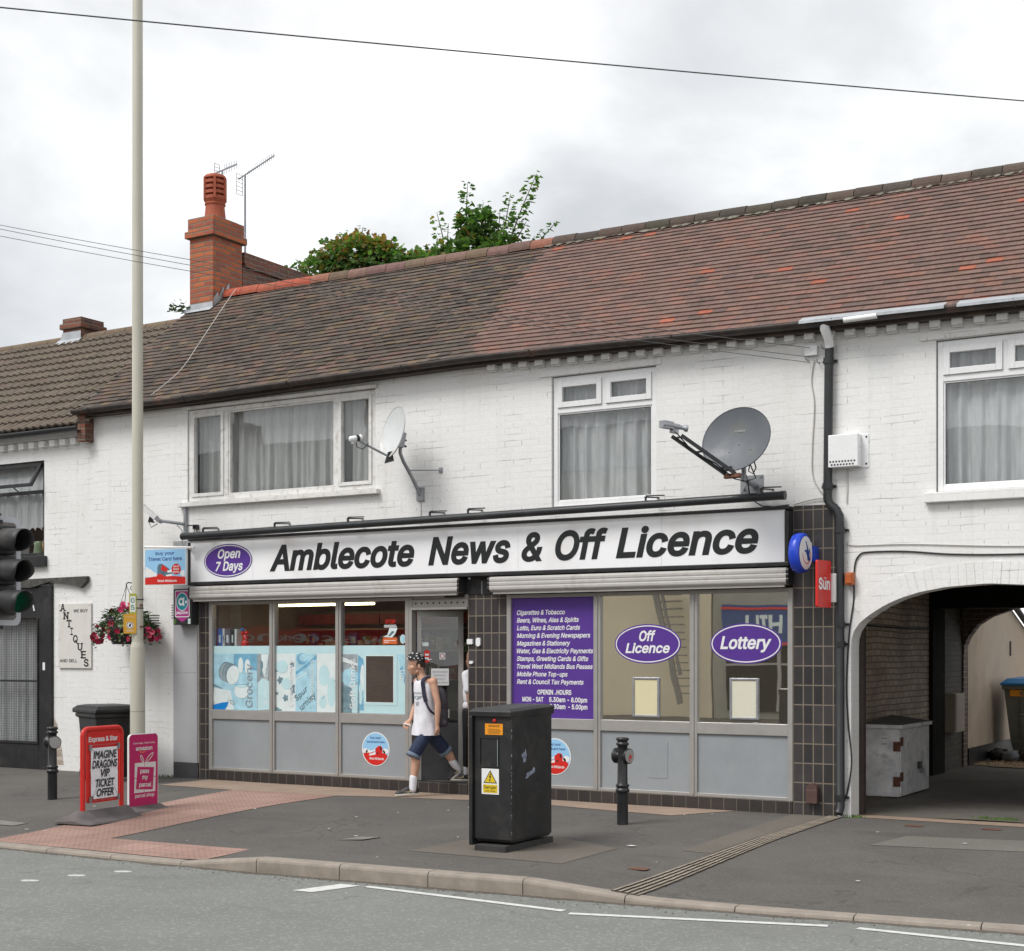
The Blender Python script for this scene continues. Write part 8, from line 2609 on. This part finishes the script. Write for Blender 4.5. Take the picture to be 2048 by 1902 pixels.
# chest print
mb = MB()
th0 = math.pi / 2 - 0.12
def pr(m_, pts, off=0.004):
    mb.m(m_)
    P_ = [shirt(th0 - u / 0.135, z, off) for u, z in pts]
    mb.add(P_, [tuple(range(len(P_)))])
for k in range(7):
    u = -0.055 + k * 0.018
    pr(GREYP, [(u, 1.185), (u + 0.006, 1.185), (u + 0.010, 1.205), (u + 0.003, 1.207)])
pr(GREYP, [(-0.02, 1.165), (0.02, 1.165), (0.026, 1.135), (0.0, 1.11), (-0.026, 1.135)])
pr(TXTW, [(-0.008, 1.155), (0.008, 1.155), (0.008, 1.130), (-0.008, 1.130)], 0.0055)
for s_ in (-1, 1):
    pr(GREYP, [(0.022 * s_, 1.158), (0.075 * s_, 1.165), (0.068 * s_, 1.150), (0.024 * s_, 1.142)])
    pr(GREYP, [(0.024 * s_, 1.138), (0.062 * s_, 1.144), (0.055 * s_, 1.134), (0.024 * s_, 1.130)])
pr(GREYP, [(-0.024, 1.095), (0.024, 1.095), (0.017, 1.05), (-0.017, 1.05)])
mb.build('vest_print', parent=boy)
# shorts with turned-up cuffs
KLc, KRc = HL_.lerp(KL, 0.98), HRr.lerp(KR, 0.93)
blob('shorts', [('e', tc_(0.80), lf * 0.152, fw * 0.118, UP * 0.10), ('c', HL_.lerp(KL, 0.36) - fw * 0.01, 0.080, KLc, 0.080), ('c', HRr.lerp(KR, 0.2), 0.092, KRc, 0.080), ('e', tc_(0.70), lf * 0.128, fw * 0.098, UP * 0.09)], 0.008, DENIM, boy, 4)
mb = MB().m(CUFF)
for h0, kc in ((HL_, KLc), (HRr, KRc)):
    d = (kc - h0).normalized()
    a_, b_ = kc + d * 0.030, kc + d * 0.072
    mb.tube([a_ - d * 0.002, a_, b_, b_ + d * 0.001], [0.070, 0.087, 0.088, 0.060], 22)
mb.build('shorts_cuff', parent=boy)
# socks and shoes
for a0, k0 in ((AL, KL), (AR, KR)):
    d = (k0 - a0).normalized()
    blob('sock', [('c', a0 - d * 0.03, 0.043, a0 + d * 0.085, 0.046), ('c', a0 + d * 0.085, 0.046, a0 + d * 0.10, 0.0455)], 0.007, SOCK, boy, 2)
def shoe(parent, heel, toe, up, m_=None):
    heel, toe, up = Vector(heel), Vector(toe), Vector(up).normalized()
    d = (toe - heel).normalized(); L = (toe - heel).length
    sd = d.cross(up).normalized(); up = sd.cross(d)
    P_ = lambda t, s_, u: heel + d * (L * t) + sd * s_ + up * u
    o = blob('shoe', [('e', P_(0.12, 0, 0.045), d * 0.045, sd * 0.036, up * 0.048), ('e', P_(0.40, 0, 0.048), d * 0.085, sd * 0.039, up * 0.050), ('e', P_(0.55, 0, 0.042), d * 0.07, sd * 0.041, up * 0.040), ('e', P_(0.72, 0, 0.032), d * 0.075, sd * 0.044, up * 0.030), ('e', P_(0.86, 0, 0.026), d * 0.045, sd * 0.040, up * 0.024), ('c', P_(0.16, 0, 0.06), 0.034, P_(0.22, 0, 0.085), 0.040)], 0.007, m_ or SHOEB, parent, 2)
    mb = MB().m(SOLE)
    out = []
    for i in range(26):
        q = 2 * math.pi * i / 26
        t = 0.5 + 0.52 * math.cos(q)
        wv = 0.043 * (abs(math.sin(q)) ** 0.6) * math.copysign(1, math.sin(q)) * (0.86 + 0.2 * t)
        out.append((t, wv))
    mb.rings([[P_(t, s_, 0.0) for t, s_ in out], [P_(t, s_ * 1.03, 0.006) for t, s_ in out], [P_(t, s_ * 1.03, 0.018) for t, s_ in out], [P_(t, s_ * 0.9, 0.022) for t, s_ in out]], (True, True), True)
    for s_ in (-1, 1):
        mb.m(SWOOSH).add([P_(0.30, 0.0425 * s_, 0.070), P_(0.26, 0.0435 * s_, 0.045), P_(0.40, 0.0455 * s_, 0.030), P_(0.72, 0.0475 * s_, 0.042), P_(0.42, 0.0445 * s_, 0.046)], [(0, 1, 2, 4), (2, 3, 4)])
    mb.build('shoe_sole', parent=o)
    return o
zf = 0.012
shoe(boy, J(0.082, 0.140, zf + 0.012), J(0.340, 0.190, zf), UP)
shoe(boy, J(-0.405, -0.300, 0.250), J(-0.275, -0.185, 0.150), (AV * 0.55 + UP * 0.8))
# phone in the leading hand
mb = MB().m(TXTW).obox(J(0.222, -0.07, 0.822), (AV * 0.045 + UP * 0.012), DV * 0.026, UP * 0.006)
tag(mb.build('phone', bevel=0.003), 'white phone held low in the hand of the boy in the white vest', 'phone')
# backpack
bk = thing('backpack', 'dark grey backpack hanging low behind the boy in the white vest', 'backpack', J(-0.17, -0.08, 0.8), None)
bc_ = tc_(1.02) - fw * 0.195
blob('bag', [('e', bc_ + UP * 0.05, lf * 0.135, fw * 0.085, UP * 0.20), ('e', bc_ - UP * 0.08, lf * 0.14, fw * 0.105, UP * 0.15), ('e', bc_ - UP * 0.10 - fw * 0.07, lf * 0.10, fw * 0.05, UP * 0.10), ('c', bc_ - UP * 0.18 + lf * 0.10, 0.05, bc_ - UP * 0.18 - lf * 0.10, 0.05)], 0.009, PACK, bk, 5)
for s_ in (1, -1):
    mb = MB().m(STRAPM)
    P_ = smooth_path([tc_(1.22) + lf * 0.085 * s_ - fw * 0.135, tc_(1.34) + lf * 0.10 * s_ - fw * 0.075, tc_(1.385) + lf * 0.108 * s_ - fw * 0.005, tc_(1.345) + lf * 0.118 * s_ + fw * 0.075, shirt(math.pi / 2 - 0.80 * s_, 1.24, 0.008), shirt(math.pi / 2 - 0.95 * s_, 1.12, 0.008), shirt(math.pi / 2 - 1.35 * s_, 1.0, 0.010), tc_(0.92) + lf * 0.14 * s_ - fw * 0.10])
    for p, q in zip(P_, P_[1:]):
        out_ = (p + q) / 2 - tc_(1.2)
        mb.bar(p, q + (q - p) * 0.15, 0.046 if p.z > 1.1 else 0.022, 0.010, (out_.x, out_.y, 0.6 if p.z > 1.3 else 0.0))
    mb.build('strap', parent=bk)
mb = MB().m(SOLE).bar(bc_ - UP * 0.02 + lf * 0.11 - fw * 0.06, bc_ - UP * 0.12 + lf * 0.115 - fw * 0.055, 0.02, 0.006, tuple(lf))
mb.build('tab', parent=bk)

# second person, half hidden by the tiled pier
OB2 = Vector((-0.385, 0.42, 0.126))
p2 = thing('person', 'person in white top and black trousers mostly hidden behind the tiled pier', 'person', OB2, 'people at the shop door')
F2, L2_ = Vector((-1, 0, 0)), Vector((0, -1, 0))
def K(f, l, z):
    return OB2 + F2 * f + L2_ * l + UP * z
hz_ = 1.475
sk = [('e', K(0, 0, 0.86), L2_ * 0.14, F2 * 0.09, UP * 0.12), ('e', K(0, 0, 1.08), L2_ * 0.14, F2 * 0.09, UP * 0.2), ('c', K(-0.01, 0.11, 1.28), 0.05, K(-0.01, -0.11, 1.28), 0.05), ('c', K(-0.01, 0, 1.28), 0.06, K(0.0, 0, 1.40), 0.05),
      ('e', K(0.0, 0, hz_ + 0.02), F2 * 0.092, L2_ * 0.074, UP * 0.10), ('e', K(0.036, 0, hz_ - 0.045), F2 * 0.058, L2_ * 0.054, UP * 0.078), ('c', K(0.086, 0, hz_ - 0.01), 0.010, K(0.102, 0, hz_ - 0.045), 0.0105), ('c', K(0.07, 0, hz_ - 0.105), 0.02, K(0.0, 0.04, hz_ - 0.085), 0.018), ('c', K(0.07, 0, hz_ - 0.105), 0.02, K(0.0, -0.04, hz_ - 0.085), 0.018),
      ('c', K(0.086, 0.012, hz_ - 0.072), 0.007, K(0.086, -0.012, hz_ - 0.072), 0.007), ('c', K(0.084, 0.012, hz_ - 0.084), 0.007, K(0.084, -0.012, hz_ - 0.084), 0.007)]
for s_ in (1, -1):
    sk += [('e', K(-0.012, 0.076 * s_, hz_ - 0.02), F2 * 0.02, L2_ * 0.009, UP * 0.03)]
    sh_, el_, wr_ = K(-0.01, 0.17 * s_, 1.27), K(-0.07, 0.205 * s_, 1.02), K(-0.09, 0.20 * s_, 0.79)
    sk += [('c', sh_, 0.047, el_, 0.036), ('c', el_, 0.036, wr_, 0.025)]
    sk += hand(wr_, K(-0.092, 0.20 * s_, 0.745), [(0.030, 0.008, 0.020, 0.018)] * 4, s_, tuple(F2))
    hp2, kn2, an2 = K(0, 0.08 * s_, 0.82), K(0.02 * s_, 0.085 * s_, 0.46), K(0.05 * s_ - 0.01, 0.085 * s_, 0.09)
    sk += [('c', hp2, 0.085, kn2, 0.055), ('c', kn2, 0.055, kn2.lerp(an2, 0.3), 0.055), ('c', kn2.lerp(an2, 0.3), 0.055, an2, 0.034)]
blob('body', sk, 0.007, SKIN2, p2, 3)
blob('hair', [('e', K(-0.022, 0, hz_ + 0.035), F2 * 0.090, L2_ * 0.082, UP * 0.095), ('c', K(-0.07, 0, hz_ + 0.0), 0.045, K(-0.07, 0, hz_ - 0.06), 0.04)], 0.008, HAIR, p2, 2)
mb = MB()
for s_ in (1, -1):
    mb.m(HAIR).ball(K(0.0865, 0.027 * s_, hz_ - 0.012), 0.006, 8, 6)
mb.build('eye', parent=p2)
blob('top', [('e', K(0, 0, 1.05), L2_ * 0.165, F2 * 0.115, UP * 0.24), ('e', K(0, 0, 0.90), L2_ * 0.165, F2 * 0.118, UP * 0.10), ('c', K(-0.01, 0.12, 1.28), 0.062, K(-0.01, -0.12, 1.28), 0.062), ('c', K(-0.01, 0.17, 1.27), 0.062, K(-0.06, 0.20, 1.10), 0.06), ('c', K(-0.01, -0.17, 1.27), 0.062, K(-0.06, -0.20, 1.10), 0.06)], 0.009, COTTON, p2, 4)
BLK = mat('black_cloth', (0.012, 0.012, 0.014), 0.85, var=0.2, bump=0.4, bs=16)
blob('trousers', [('e', K(0, 0, 0.84), L2_ * 0.15, F2 * 0.11, UP * 0.10)] + [('c', K(0, 0.08 * s_, 0.82), 0.098, K(0.02 * s_, 0.085 * s_, 0.46), 0.068) for s_ in (1, -1)] + [('c', K(0.02 * s_, 0.085 * s_, 0.46), 0.068, K(0.045 * s_ - 0.008, 0.085 * s_, 0.20), 0.052) for s_ in (1, -1)], 0.009, BLK, p2, 4)
for s_ in (1, -1):
    an2 = K(0.05 * s_ - 0.01, 0.085 * s_, 0.09)
    blob('sock', [('c', an2, 0.042, an2 + UP * 0.10, 0.042)], 0.008, SOCK, p2, 2)
    shoe(p2, an2 - F2 * 0.055 - UP * 0.088, an2 + F2 * 0.20 - UP * 0.088, UP)

# ------------------------------------------------------------------ goods and fittings inside the shop window
ft_ = emitmat('fluorescent_tube', (1.0, 0.80, 0.46), 5.0)
fl = thing('strip_light', 'lit warm fluorescent tube hanging inside the shop window', 'light', (-3.1, 0.9, 2.36))
MB().m(ft_).tube([(-3.86, 0.9, 2.305), (-2.22, 0.9, 2.305)], 0.016, 10).build('tube', parent=fl)
MB().m(UPVC).box(-3.90, -2.18, 0.87, 0.93, 2.325, 2.37).build('fitting', parent=fl)
sh = thing('display_shelf', 'stocked shop shelving with red header boards seen through the window', 'shelf', (-2.4, 1.9, 0.13))
MB().m(mat('shelf_grey', (0.25, 0.22, 0.19), 0.6, bump=0)).box(-4.1, -1.2, 2.1, 2.16, 0.13, 2.25).build('back_panel', parent=sh)
for z in (0.5, 0.9, 1.3, 1.68, 1.98):
    MB().m(mat('shelf_board_%d' % int(z * 100), (0.30, 0.27, 0.23), 0.6, bump=0)).box(-4.1, -1.2, 1.70, 2.09, z, z + 0.025).build('shelf_board', parent=sh)
HDR = mat('red_header', (0.23, 0.018, 0.014), 0.5, var=0.3, vs=8, bump=0)
for a, b in ((-4.1, -2.7), (-2.68, -1.2)):
    MB().m(HDR).box(a, b, 1.66, 1.69, 2.06, 2.20).build('header_board', parent=sh)
rg = random.Random(17)
GC = [mat('goods_%s' % n_, c_, 0.5, var=0.2, vs=12, bump=0) for n_, c_ in (('red', (0.30, 0.03, 0.02)), ('blue', (0.03, 0.08, 0.3)), ('cream', (0.45, 0.40, 0.30)), ('green', (0.05, 0.18, 0.06)), ('brown', (0.12, 0.07, 0.04)), ('grey', (0.25, 0.25, 0.26)))]
protos = {}
GN = ['red', 'blue', 'cream', 'green', 'brown', 'grey']
for z in (1.325, 1.705):
    x = -4.05
    k = 0
    while x < -1.3:
        wd, ht = rg.uniform(0.07, 0.14), rg.uniform(0.12, 0.24)
        gi = rg.randrange(6)
        mb = MB().m(GC[gi])
        mb.box(x, x + wd, 1.72, 1.80, z, z + ht)
        mb.m(GC[2]).box(x + wd * .2, x + wd * .8, 1.7185, 1.7198, z + ht * .4, z + ht * .75)
        tag(mb.build('packet'), 'packet among the shelved goods inside the newsagent window', 'packet', 'packets on the shop shelves')
        x += wd + rg.uniform(0.005, 0.03)
led = MB().m(DARK).box(-4.17, -3.22, 0.06, 0.32, 1.725, 1.75)
o = led.build('window_ledge', parent=shop)
for i, (x, wd, ht, m_, lab) in enumerate(((-4.185, 0.085, 0.235, BRTB, 'bright blue box file at the end of the row in the window'), (-4.095, 0.035, 0.235, CREAMP, 'slim white file between the blue file and the dark files'), (-4.05, 0.09, 0.235, SLATE, 'dark slate box file standing in the shop window'), (-3.95, 0.06, 0.225, BLACKP, 'black box file next to a white spined one in the window'), (-3.885, 0.035, 0.225, CREAMP, 'white spined file beside the red toy'))):
    mb = MB().m(m_).box(x, x + wd, 0.09, 0.28, 1.751, 1.751 + ht)
    mb.m(CREAMP if i != 1 else SLATE).poly(rect(x + wd * .3, 1.80, x + wd * .7, 1.90), (0, 0.09, 0), XA, ZA, 0.002)
    tag(mb.build('box_file', bevel=0.003), lab, 'box file', 'files on the window ledge')
mb = MB().m(RED).ball((-3.77, 0.17, 1.86), 0.05, 12, 8, (1, .7, 1)).ball((-3.805, 0.16, 1.92), 0.03, 10, 8).ball((-3.735, 0.16, 1.92), 0.03, 10, 8).lathe([(0.05, 0), (0.055, 0.05), (0.03, 0.08)], (-3.77, 0.17, 1.751), n=14)
mb.m(BRTB).ball((-3.80, 0.15, 1.97), 0.025, 10, 8)
tag(mb.build('ornament'), 'small red and blue ornament at the end of the files in the window', 'ornament')

# ------------------------------------------------------------------ trees behind the ridge
def leafmat(name):
    m, nt = newmat(name)
    a = nd(nt, 'ShaderNodeVertexColor', layer_name='Col')
    di = nd(nt, 'ShaderNodeBsdfPrincipled', {'Base Color': a.outputs[0], 'Roughness': 0.55})
    tr = nd(nt, 'ShaderNodeBsdfTranslucent', {'Color': mixc(nt, 1.0, a.outputs[0], (1.3, 1.5, 0.7), 'MULTIPLY')})
    finish(nt, nd(nt, 'ShaderNodeMixShader', {0: 0.38, 1: di.outputs[0], 2: tr.outputs[0]}))
    return m
LEAFM = leafmat('tree_leaf')
BARK = mat('bark', (0.09, 0.07, 0.05), 0.9, var=0.3, vs=12, bump=0.8, bs=30)
rt = random.Random(23)
LOBE = [(0, 0), (0.30, 0.12), (0.50, 0.42), (0.26, 0.46), (0.30, 0.75), (0.0, 1.0), (-0.30, 0.75), (-0.26, 0.46), (-0.50, 0.42), (-0.30, 0.12)]
def mleaf(mb, c, d, s_, size, col):
    d = d.normalized()
    side = d.cross(s_).normalized()
    n_ = side.cross(d)
    mb.col = col
    dr = rt.uniform(-0.25, 0.1)
    P_ = [c + side * (u * size) + d * (v_ * size) + n_ * (dr * size * v_ * v_ + abs(u) * 0.35 * size) for u, v_ in LOBE]
    mb.add(P_, [(0, 1, 2, 3), (0, 3, 4, 5), (0, 5, 6, 7), (0, 7, 8, 9)])
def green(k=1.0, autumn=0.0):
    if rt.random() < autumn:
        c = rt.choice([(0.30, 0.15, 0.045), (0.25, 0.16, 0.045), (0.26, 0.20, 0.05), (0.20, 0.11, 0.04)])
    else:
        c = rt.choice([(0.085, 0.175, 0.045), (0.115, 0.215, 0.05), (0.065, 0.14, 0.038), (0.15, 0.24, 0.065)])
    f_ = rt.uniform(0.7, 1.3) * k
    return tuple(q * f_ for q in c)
def tree(name, lab, base, limbs, clumps, sprigs, autumn, size):
    t = thing(name, lab, 'tree', base, 'trees behind the roof ridge')
    mb = MB().m(BARK)
    b0 = Vector(base)
    fork = b0 + Vector((0, 0, 6.0))
    mb.tube([b0 - Vector((0, 0, 0.2)), b0 + Vector((0.1, 0, 2)), b0 + Vector((-0.05, 0.1, 4.2)), fork], [0.26, 0.2, 0.17, 0.14], 12)
    mb.build('trunk', parent=t)
    mb = MB().m(BARK)
    for tip in limbs:
        tip = Vector(tip)
        mid = fork.lerp(tip, 0.5) + Vector((rt.uniform(-.3, .3), rt.uniform(-.3, .3), 0.3))
        mb.tube([fork - Vector((0, 0, .2)), mid, tip], [0.09, 0.05, 0.02], 8)
    for a, b, n, spread in sprigs:
        a, b = Vector(a), Vector(b)
        mb.tube([a, a.lerp(b, 0.5) + Vector((rt.uniform(-.05, .05), 0, 0)), b], [0.022, 0.013, 0.006], 6)
    mb.build('limb', parent=t)
    mb = MB().m(LEAFM)
    for c, r, n, au in clumps:
        c = Vector(c)
        for i in range(int(n * 1.5)):
            d = Vector((rt.gauss(0, 1), rt.gauss(0, 1), rt.gauss(0, 1))).normalized()
            rad = rt.uniform(0.25, 1.0) ** 0.45 * (1 + 0.35 * mnoise.noise(d * 2.3 + c))
            p = c + Vector((d.x * r[0], d.y * r[1], d.z * r[2])) * rad
            dd = (d + Vector((rt.gauss(0, .5), rt.gauss(0, .5), rt.gauss(0, .5) - 0.25)))
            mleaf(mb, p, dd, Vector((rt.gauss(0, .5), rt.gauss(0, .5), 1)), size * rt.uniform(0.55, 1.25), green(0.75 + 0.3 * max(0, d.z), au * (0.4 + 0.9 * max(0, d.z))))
    for a, b, n, spread in sprigs:
        a, b = Vector(a), Vector(b)
        for i in range(n):
            tt = i / (n - 1)
            p = a.lerp(b, tt)
            q = rt.uniform(0, 6.3)
            sp_ = spread * (1.0 - 0.65 * tt) * rt.uniform(0.3, 1)
            out_ = Vector((math.cos(q), math.sin(q), 0.15))
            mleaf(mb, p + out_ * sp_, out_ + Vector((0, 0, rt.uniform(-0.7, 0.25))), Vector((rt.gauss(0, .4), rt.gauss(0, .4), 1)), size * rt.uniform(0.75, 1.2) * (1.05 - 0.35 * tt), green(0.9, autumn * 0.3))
    mb.build('crown', parent=t)
    return t
tree('tree', 'rounded tree with orange tinged leaves behind the brick parapet', (-10.2, 11.2, 0), [(-11.2, 11, 9.9), (-10.2, 11, 10.3), (-9.2, 11.2, 9.9), (-10.6, 11.8, 10.2), (-9.6, 10.6, 10.0)],
     [((-10.15, 11.0, 10.15), (0.80, 0.8, 0.62), 820, 0.50), ((-11.05, 11.0, 9.85), (0.72, 0.7, 0.60), 620, 0.20), ((-9.35, 11.0, 9.85), (0.75, 0.7, 0.58), 620, 0.25), ((-8.60, 11.1, 9.75), (0.62, 0.6, 0.45), 420, 0.15), ((-10.1, 11.0, 9.3), (1.7, 1.0, 0.5), 500, 0.15), ((-10.75, 11.0, 10.35), (0.45, 0.4, 0.35), 260, 0.45), ((-9.55, 10.9, 10.25), (0.40, 0.4, 0.33), 240, 0.55)],
     [((-10.0, 11, 10.4), (-9.98, 11, 10.92), 18, 0.16), ((-10.5, 11, 10.3), (-10.52, 11, 10.85), 16, 0.15), ((-9.25, 11, 10.0), (-9.2, 11, 10.55), 14, 0.15), ((-11.4, 11, 10.0), (-11.5, 11, 10.5), 14, 0.15)], 0.5, 0.135)
tree('tree', 'green tree with upright leafy shoots rising behind the roof ridge', (-7.6, 12.2, 0), [(-8.5, 12, 10.0), (-7.8, 12, 10.4), (-7.0, 12, 10.2), (-6.4, 12.2, 9.8)],
     [((-7.75, 12.0, 10.2), (0.55, 0.5, 0.55), 420, 0.05), ((-8.55, 12.0, 10.05), (0.62, 0.45, 0.50), 380, 0.08), ((-7.1, 12.0, 10.05), (0.50, 0.45, 0.45), 320, 0.08), ((-7.55, 12.0, 10.75), (0.32, 0.32, 0.40), 210, 0.05), ((-7.6, 12.0, 9.5), (1.3, 0.8, 0.5), 420, 0.05), ((-7.95, 12.0, 10.85), (0.20, 0.22, 0.35), 110, 0.05)],
     [((-7.95, 12, 10.4), (-7.92, 12, 11.82), 95, 0.24), ((-8.5, 12, 10.2), (-8.72, 12, 11.30), 34, 0.20), ((-8.5, 12, 10.2), (-8.42, 12, 11.02), 22, 0.16), ((-7.55, 12, 10.5), (-7.52, 12, 11.33), 45, 0.24), ((-6.95, 12, 10.2), (-6.20, 12, 11.72), 105, 0.27), ((-7.1, 12, 10.3), (-6.84, 12, 11.40), 40, 0.20), ((-6.85, 12, 10.2), (-6.45, 12, 10.75), 34, 0.24), ((-6.55, 12, 10.0), (-5.75, 12, 10.62), 30, 0.16), ((-6.5, 12, 9.95), (-6.25, 12, 10.42), 16, 0.15), ((-7.15, 12, 10.2), (-7.1, 12, 11.1), 40, 0.22)], 0.1, 0.150)

# ------------------------------------------------------------------ the far side of the street, seen in the shop glass
def opp(x0, x1, z1, wm, lab, wins, y=-20.6, dep=7):
    t = thing('opposite_building', lab, 'building', ((x0 + x1) / 2, y - dep / 2, 0), 'buildings across the street')
    MB().m(wm).box(x0, x1, y - dep, y, 0.0, z1).build('wall', parent=t)
    MB().m(mat('slate_roof', (0.06, 0.058, 0.062), 0.8, var=0.2)).prism([(-0.3, z1), (dep + 0.3, z1), (dep / 2, z1 + 1.9)], (x0 - 0.1, y - dep, 0), YA, ZA, 0.0, x1 - x0 + 0.2).build('roof', parent=t)
    for a, b, c, d in wins:
        MB().m(UPVC).box(a - .07, b + .07, y + 0.001, y + 0.05, c - .07, d + .07).m(DARK).box(a, b, y + 0.051, y + 0.054, c, d).build('window', parent=t)
    return t
CREAMW = mat('cream_render', (0.70, 0.62, 0.46), 0.85, var=0.06, vs=1.0)
ob1 = opp(-13.5, -5.95, 6.6, CREAMW, 'cream rendered building across the street with an outside steel stair', [(-8.5, -7.6, 3.9, 5.1)])
mb = MB().m(mat('stair_steel', (0.22, 0.21, 0.19), 0.6, var=0.1, bump=0))
for k in range(14):
    mb.box(-7.25 + 0.05 * k, -6.65 + 0.03 * k, -20.3 + 0.02 * k, -19.9, 3.2 - 0.2 * k, 3.23 - 0.2 * k)
mb.bar((-7.3, -19.9, 4.1), (-6.5, -19.9, 1.1), 0.05, 0.08)
mb.bar((-7.25, -19.9, 3.25), (-6.5, -19.9, 0.35), 0.05, 0.16)
mb.build('stair', parent=ob1)
ob2 = opp(-5.9, 9.0, 5.6, mat('grey_render', (0.34, 0.33, 0.28), 0.8, var=0.08, vs=1.5), 'grey shop across the street with a dark blue fascia', [(-4.2, -3.0, 3.7, 4.9), (0.5, 1.7, 3.7, 4.9)])
mb = MB().m(mat('blue_fascia', (0.012, 0.05, 0.20), 0.4, bump=0)).box(-5.55, 4.0, -20.59, -20.35, 1.85, 2.90)
mb.m(RED).box(-5.55, 4.0, -20.349, -20.32, 2.78, 2.84).box(-5.55, 4.0, -20.349, -20.32, 1.87, 1.93)
mb.m(CREAMP).text('HILL', (-3.95, -20.35, 2.2), (-1, 0, 0), ZA, cap=0.42, width=1.1, bold=0.05, off=0.01)
mb.m(YELLOW)
for k in range(5):
    mb.prism([(0, 0), (0.06, 0), (0.16, 0.25), (0.10, 0.25)], (-3.45 + 0.13 * k, -20.34, 2.05), (-1, 0, 0), ZA, 0, 0.01)
mb.build('fascia', parent=ob2)
mb = MB().m(DARK).box(-5.5, 4.0, -20.59, -20.5, 0.2, 1.84)
mb.m(ALU).box(-4.1, -4.0, -20.499, -20.45, 0.2, 1.84).box(-5.5, 4.0, -20.499, -20.46, 1.35, 1.40)
mb.build('shopfront', parent=ob2)
ob3 = opp(-44, -13.6, 6.9, brickmat('far_red_brick', (0.20, 0.09, 0.06), (0.15, 0.07, 0.05), (0.2, 0.17, 0.14), painted=False), 'long red brick row across the street with a red fascia', [(-34 + 4.4 * k, -32.8 + 4.4 * k, 3.8, 5.2) for k in range(5)])
mb = MB().m(RED).box(-27, -14.2, -20.59, -20.4, 1.85, 2.45)
mb.m(TXTW).text('www.soccerkings.co.uk', (-15.0, -20.4, 2.02), (-1, 0, 0), ZA, cap=0.26, width=9.5, bold=0.02, off=0.01)
mb.build('fascia', parent=ob3)
for k, x in enumerate((-38, -31, -25.5, -19.5, -15.5)):
    MB().m(OLDBRICK).box(x, x + 0.9, -24.6, -23.7, 7.8, 9.6 + 0.3 * (k % 2)).build('chimney', parent=ob3)
